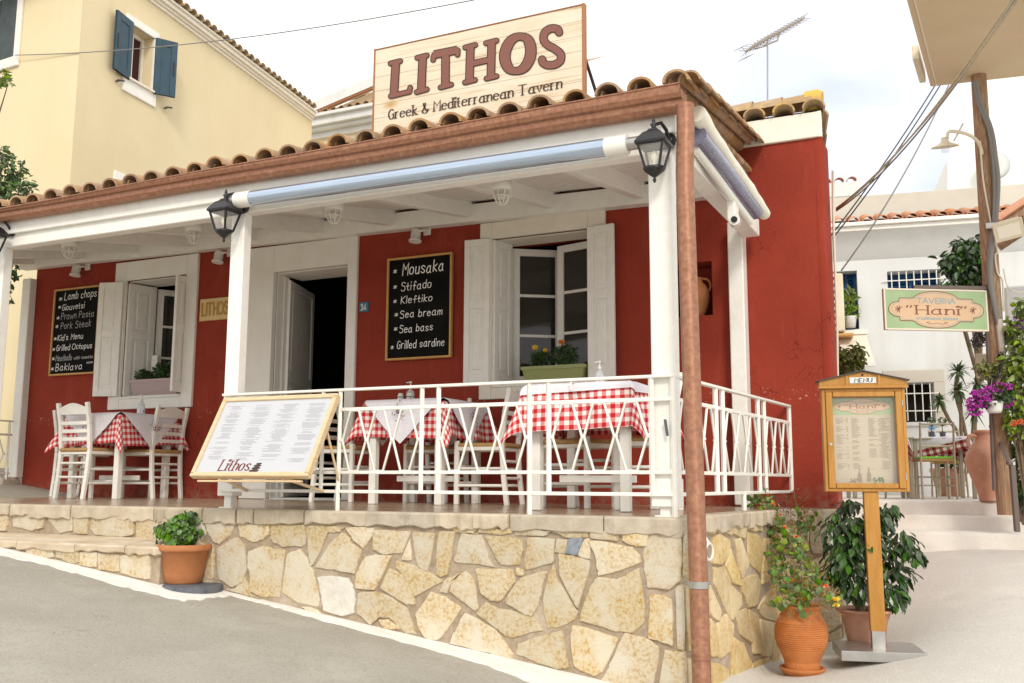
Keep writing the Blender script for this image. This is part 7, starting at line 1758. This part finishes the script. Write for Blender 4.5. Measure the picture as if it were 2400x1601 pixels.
# great amphora
DA = 10.4; k = DA/2300; p = PD(2322, 1168, DA); p.z = ZL
am = thing('amphora', 'large weathered clay amphora standing beside the handrail', 'amphora', p); hz = 166*k
mb = MB(); mb.lathe([(0, 0), (24*k, 0), (25*k, .03), (30*k, 30*k), (40*k, 55*k), (50*k, 85*k), (49*k, 105*k), (40*k, 125*k), (28*k, 138*k), (24*k, 150*k), (25*k, 158*k), (29*k, 160*k), (29*k, 166*k), (24*k, 166*k), (22*k, 150*k)], p, 36); mb.build('body', 'pink_clay', am)
for s in (-1, 1): mb = MB(); mb.tube(catmull([p+RT0*s*24*k+V((0, 0, 152*k)), p+RT0*s*40*k+V((0, 0, 152*k)), p+RT0*s*46*k+V((0, 0, 138*k)), p+RT0*s*38*k+V((0, 0, 122*k))], 4), .022, 8); mb.build('handle', 'pink_clay', am)
# handrail
hr = thing('handrail', 'brown steel handrail with ball ends beside the steps', 'handrail', PD(2384, 1240, 9.0)); mb = MB()
a, b = PD(2326, 1000, 10.1), PD(2366, 1084, 9.0); c = PD(2384, 1246, 9.0); mb.tube([a, b], .022, 8); mb.ball(a, .035, 10); mb.ball(b, .032, 10); mb.build('rail', 'rail_brown', hr)
mb = MB(); mb.beam(PD(2372, 1090, 9.0), c, .045, .045, RT0); mb.build('post', 'rail_brown', hr); mb = MB(); mb.beam(PD(2330, 1004, 10.1), PD(2342, 1170, 10.1), .045, .045, RT0); mb.build('post', 'rail_brown', hr)
# hanging petunia basket
DB = 9.3; k = DB/2300; p = PD(2331, 968, DB)
hb = thing('hanging_basket', 'white hanging bowl of magenta petunias on the pole', 'hanging basket', p)
mb = MB(); mb.lathe([(0, 0), (14*k, 0), (17*k, 6*k), (20*k, 22*k), (21*k, 27*k), (19*k, 27*k), (17*k, 22*k)], p, 24); mb.build('bowl', 'plate_white', hb)
mb = MB(); t = p+V((.0, 0, 86*k)); hook = PD(2340, 880, DB)
for a in (0, 2.1, 4.2): mb.tube([p+V((19*k*math.cos(a), 19*k*math.sin(a), 26*k)), t], .004, 4)
mb.tube(catmull([t, PD(2343, 880, DB), PD(2350, 840, DB+.1), PD(2346, 826, DB+.15), PD(2338, 840, DB+.2)], 4), .011, 6); mb.build('hanger', 'black_iron', hb)
rnd = random.Random(19); mb = MB(); mf = MB()
for x, y, a, b in ((2335, 930, 26, 14), (2315, 938, 20, 14), (2355, 925, 18, 14)): clump(mb, PD(x, y, DB), (a*k, a*k*.8, b*k), 110, .045, .025, .2, rnd)
mb.build('foliage', 'leaf', hb)
for x, y, a, b, n_ in ((2300, 940, 26, 18, 34), (2285, 955, 16, 20, 22), (2312, 925, 30, 12, 26), (2358, 935, 14, 22, 12), (2345, 910, 30, 10, 12), (2367, 904, 6, 5, 3)):
    for _ in range(n_): d = rdir(rnd); q = PD(x, y, DB)+V((d.x*a*k, d.y*a*k*.7, d.z*b*k)); blossom(mf, q, .030, rnd, 4)
mf.build('flower', 'flower_magenta', hb)
# climbers and shrubs on the right
DV = 9.4
bush('climbing_vine', 'leafy yellow-green climber filling the right edge beside the pole', 'climber', [(2400, 790, 40, 40), (2385, 850, 36, 40), (2405, 880, 40, 50), (2390, 940, 36, 44), (2410, 1000, 40, 46), (2385, 760, 30, 24), (2372, 990, 16, 26), (2400, 720, 22, 20), (2365, 880, 12, 20)], DV, 'leaf_lime', .10, .075, .045, seed=8, droop=.5, base=PD(2410, 1200, DV))
bush('climbing_vine', 'darker green climber low at the right edge by the handrail', 'climber', [(2385, 1040, 30, 36), (2400, 1100, 30, 44), (2350, 1060, 12, 36), (2372, 1150, 26, 26), (2398, 1170, 28, 36), (2352, 1120, 12, 20)], 9.6, 'leaf', .11, .065, .038, seed=14, droop=.5, base=PD(2400, 1230, 9.5))
bush('climbing_vine', 'trailing green sprigs hanging by the meter box on the pole', 'climber', [(2325, 868, 26, 14), (2300, 858, 14, 10), (2342, 862, 14, 12), (2310, 880, 14, 6)], DB+.1, 'leaf_olive', .14, .06, .03, seed=15, base=PD(2335, 905, DB+.1))
th = bush('hanging_plant', 'sparse purple-flowered plant under the hanging sign', 'plant', [(2290, 795, 16, 14), (2308, 785, 10, 16), (2280, 810, 8, 8)], 9.8, 'leaf_grey', .16, .05, .018, seed=16, base=PD(2300, 770, 9.8))
mb = MB(); rnd = random.Random(2)
for _ in range(26): blossom(mb, PD(2292+rnd.uniform(-18, 18), 795+rnd.uniform(-16, 18), 9.75), .018, rnd, 3)
for _ in range(14): blossom(mb, PD(2395+rnd.uniform(-18, 8), 755+rnd.uniform(-10, 20), 9.3), .022, rnd, 3)
mb.build('flower', 'flower_violet', th)
mb = MB()
for _ in range(16): blossom(mb, PD(2388+rnd.uniform(-14, 14), 992+rnd.uniform(-5, 6), 9.1), .026, rnd, 4)
mb.solo('red_flowers', 'flower_red', 'small spray of red geranium flowers in the climber at the right edge', 'flowers')
p = PD(2368, 806, 9.6); th = thing('flower_pot', 'small orange clay pot nestled in the climber by the pole', 'flower pot', p); pot(th, p, [(0, 0), (.06, 0), (.085, .13), (.095, .13), (.095, .16), (.08, .16)], 'terracotta', (.08, .15), 16)
# garden wall holding the climbers
mb = MB(); a = PD(2372, 1130, 10.2); mb.bbox(a.x+.05, a.x+3, a.y+.1, a.y+.5, -.6, 2.3, .02); mb.solo('garden_wall', 'plaster_white', 'white garden wall behind the climbers at the right edge', 'wall')

# ------------------------------------------------------------------ tree at the left edge
DL = 12.6
bush('olive_tree', 'light green small-leaved tree at the left edge beyond the porch', 'tree', [(10, 400, 40, 50), (40, 425, 32, 30), (62, 440, 16, 10), (-20, 440, 60, 60), (20, 452, 34, 22), (8, 362, 16, 20), (22, 630, 16, 44), (28, 600, 16, 26), (15, 690, 12, 22), (-30, 560, 50, 80), (-40, 680, 40, 60)], DL, 'leaf_grey', .085, .085, .045, seed=22, droop=.3, base=PD(-60, 1180, DL))
bush('overhanging_branch', 'bright lime leaf spray entering at the upper left edge', 'branch', [(4, 178, 18, 16), (20, 196, 12, 5), (-20, 190, 26, 24), (-50, 240, 26, 30)], 12.3, 'leaf_lime', .10, .085, .045, seed=24, base=PD(-50, 420, 12.5))
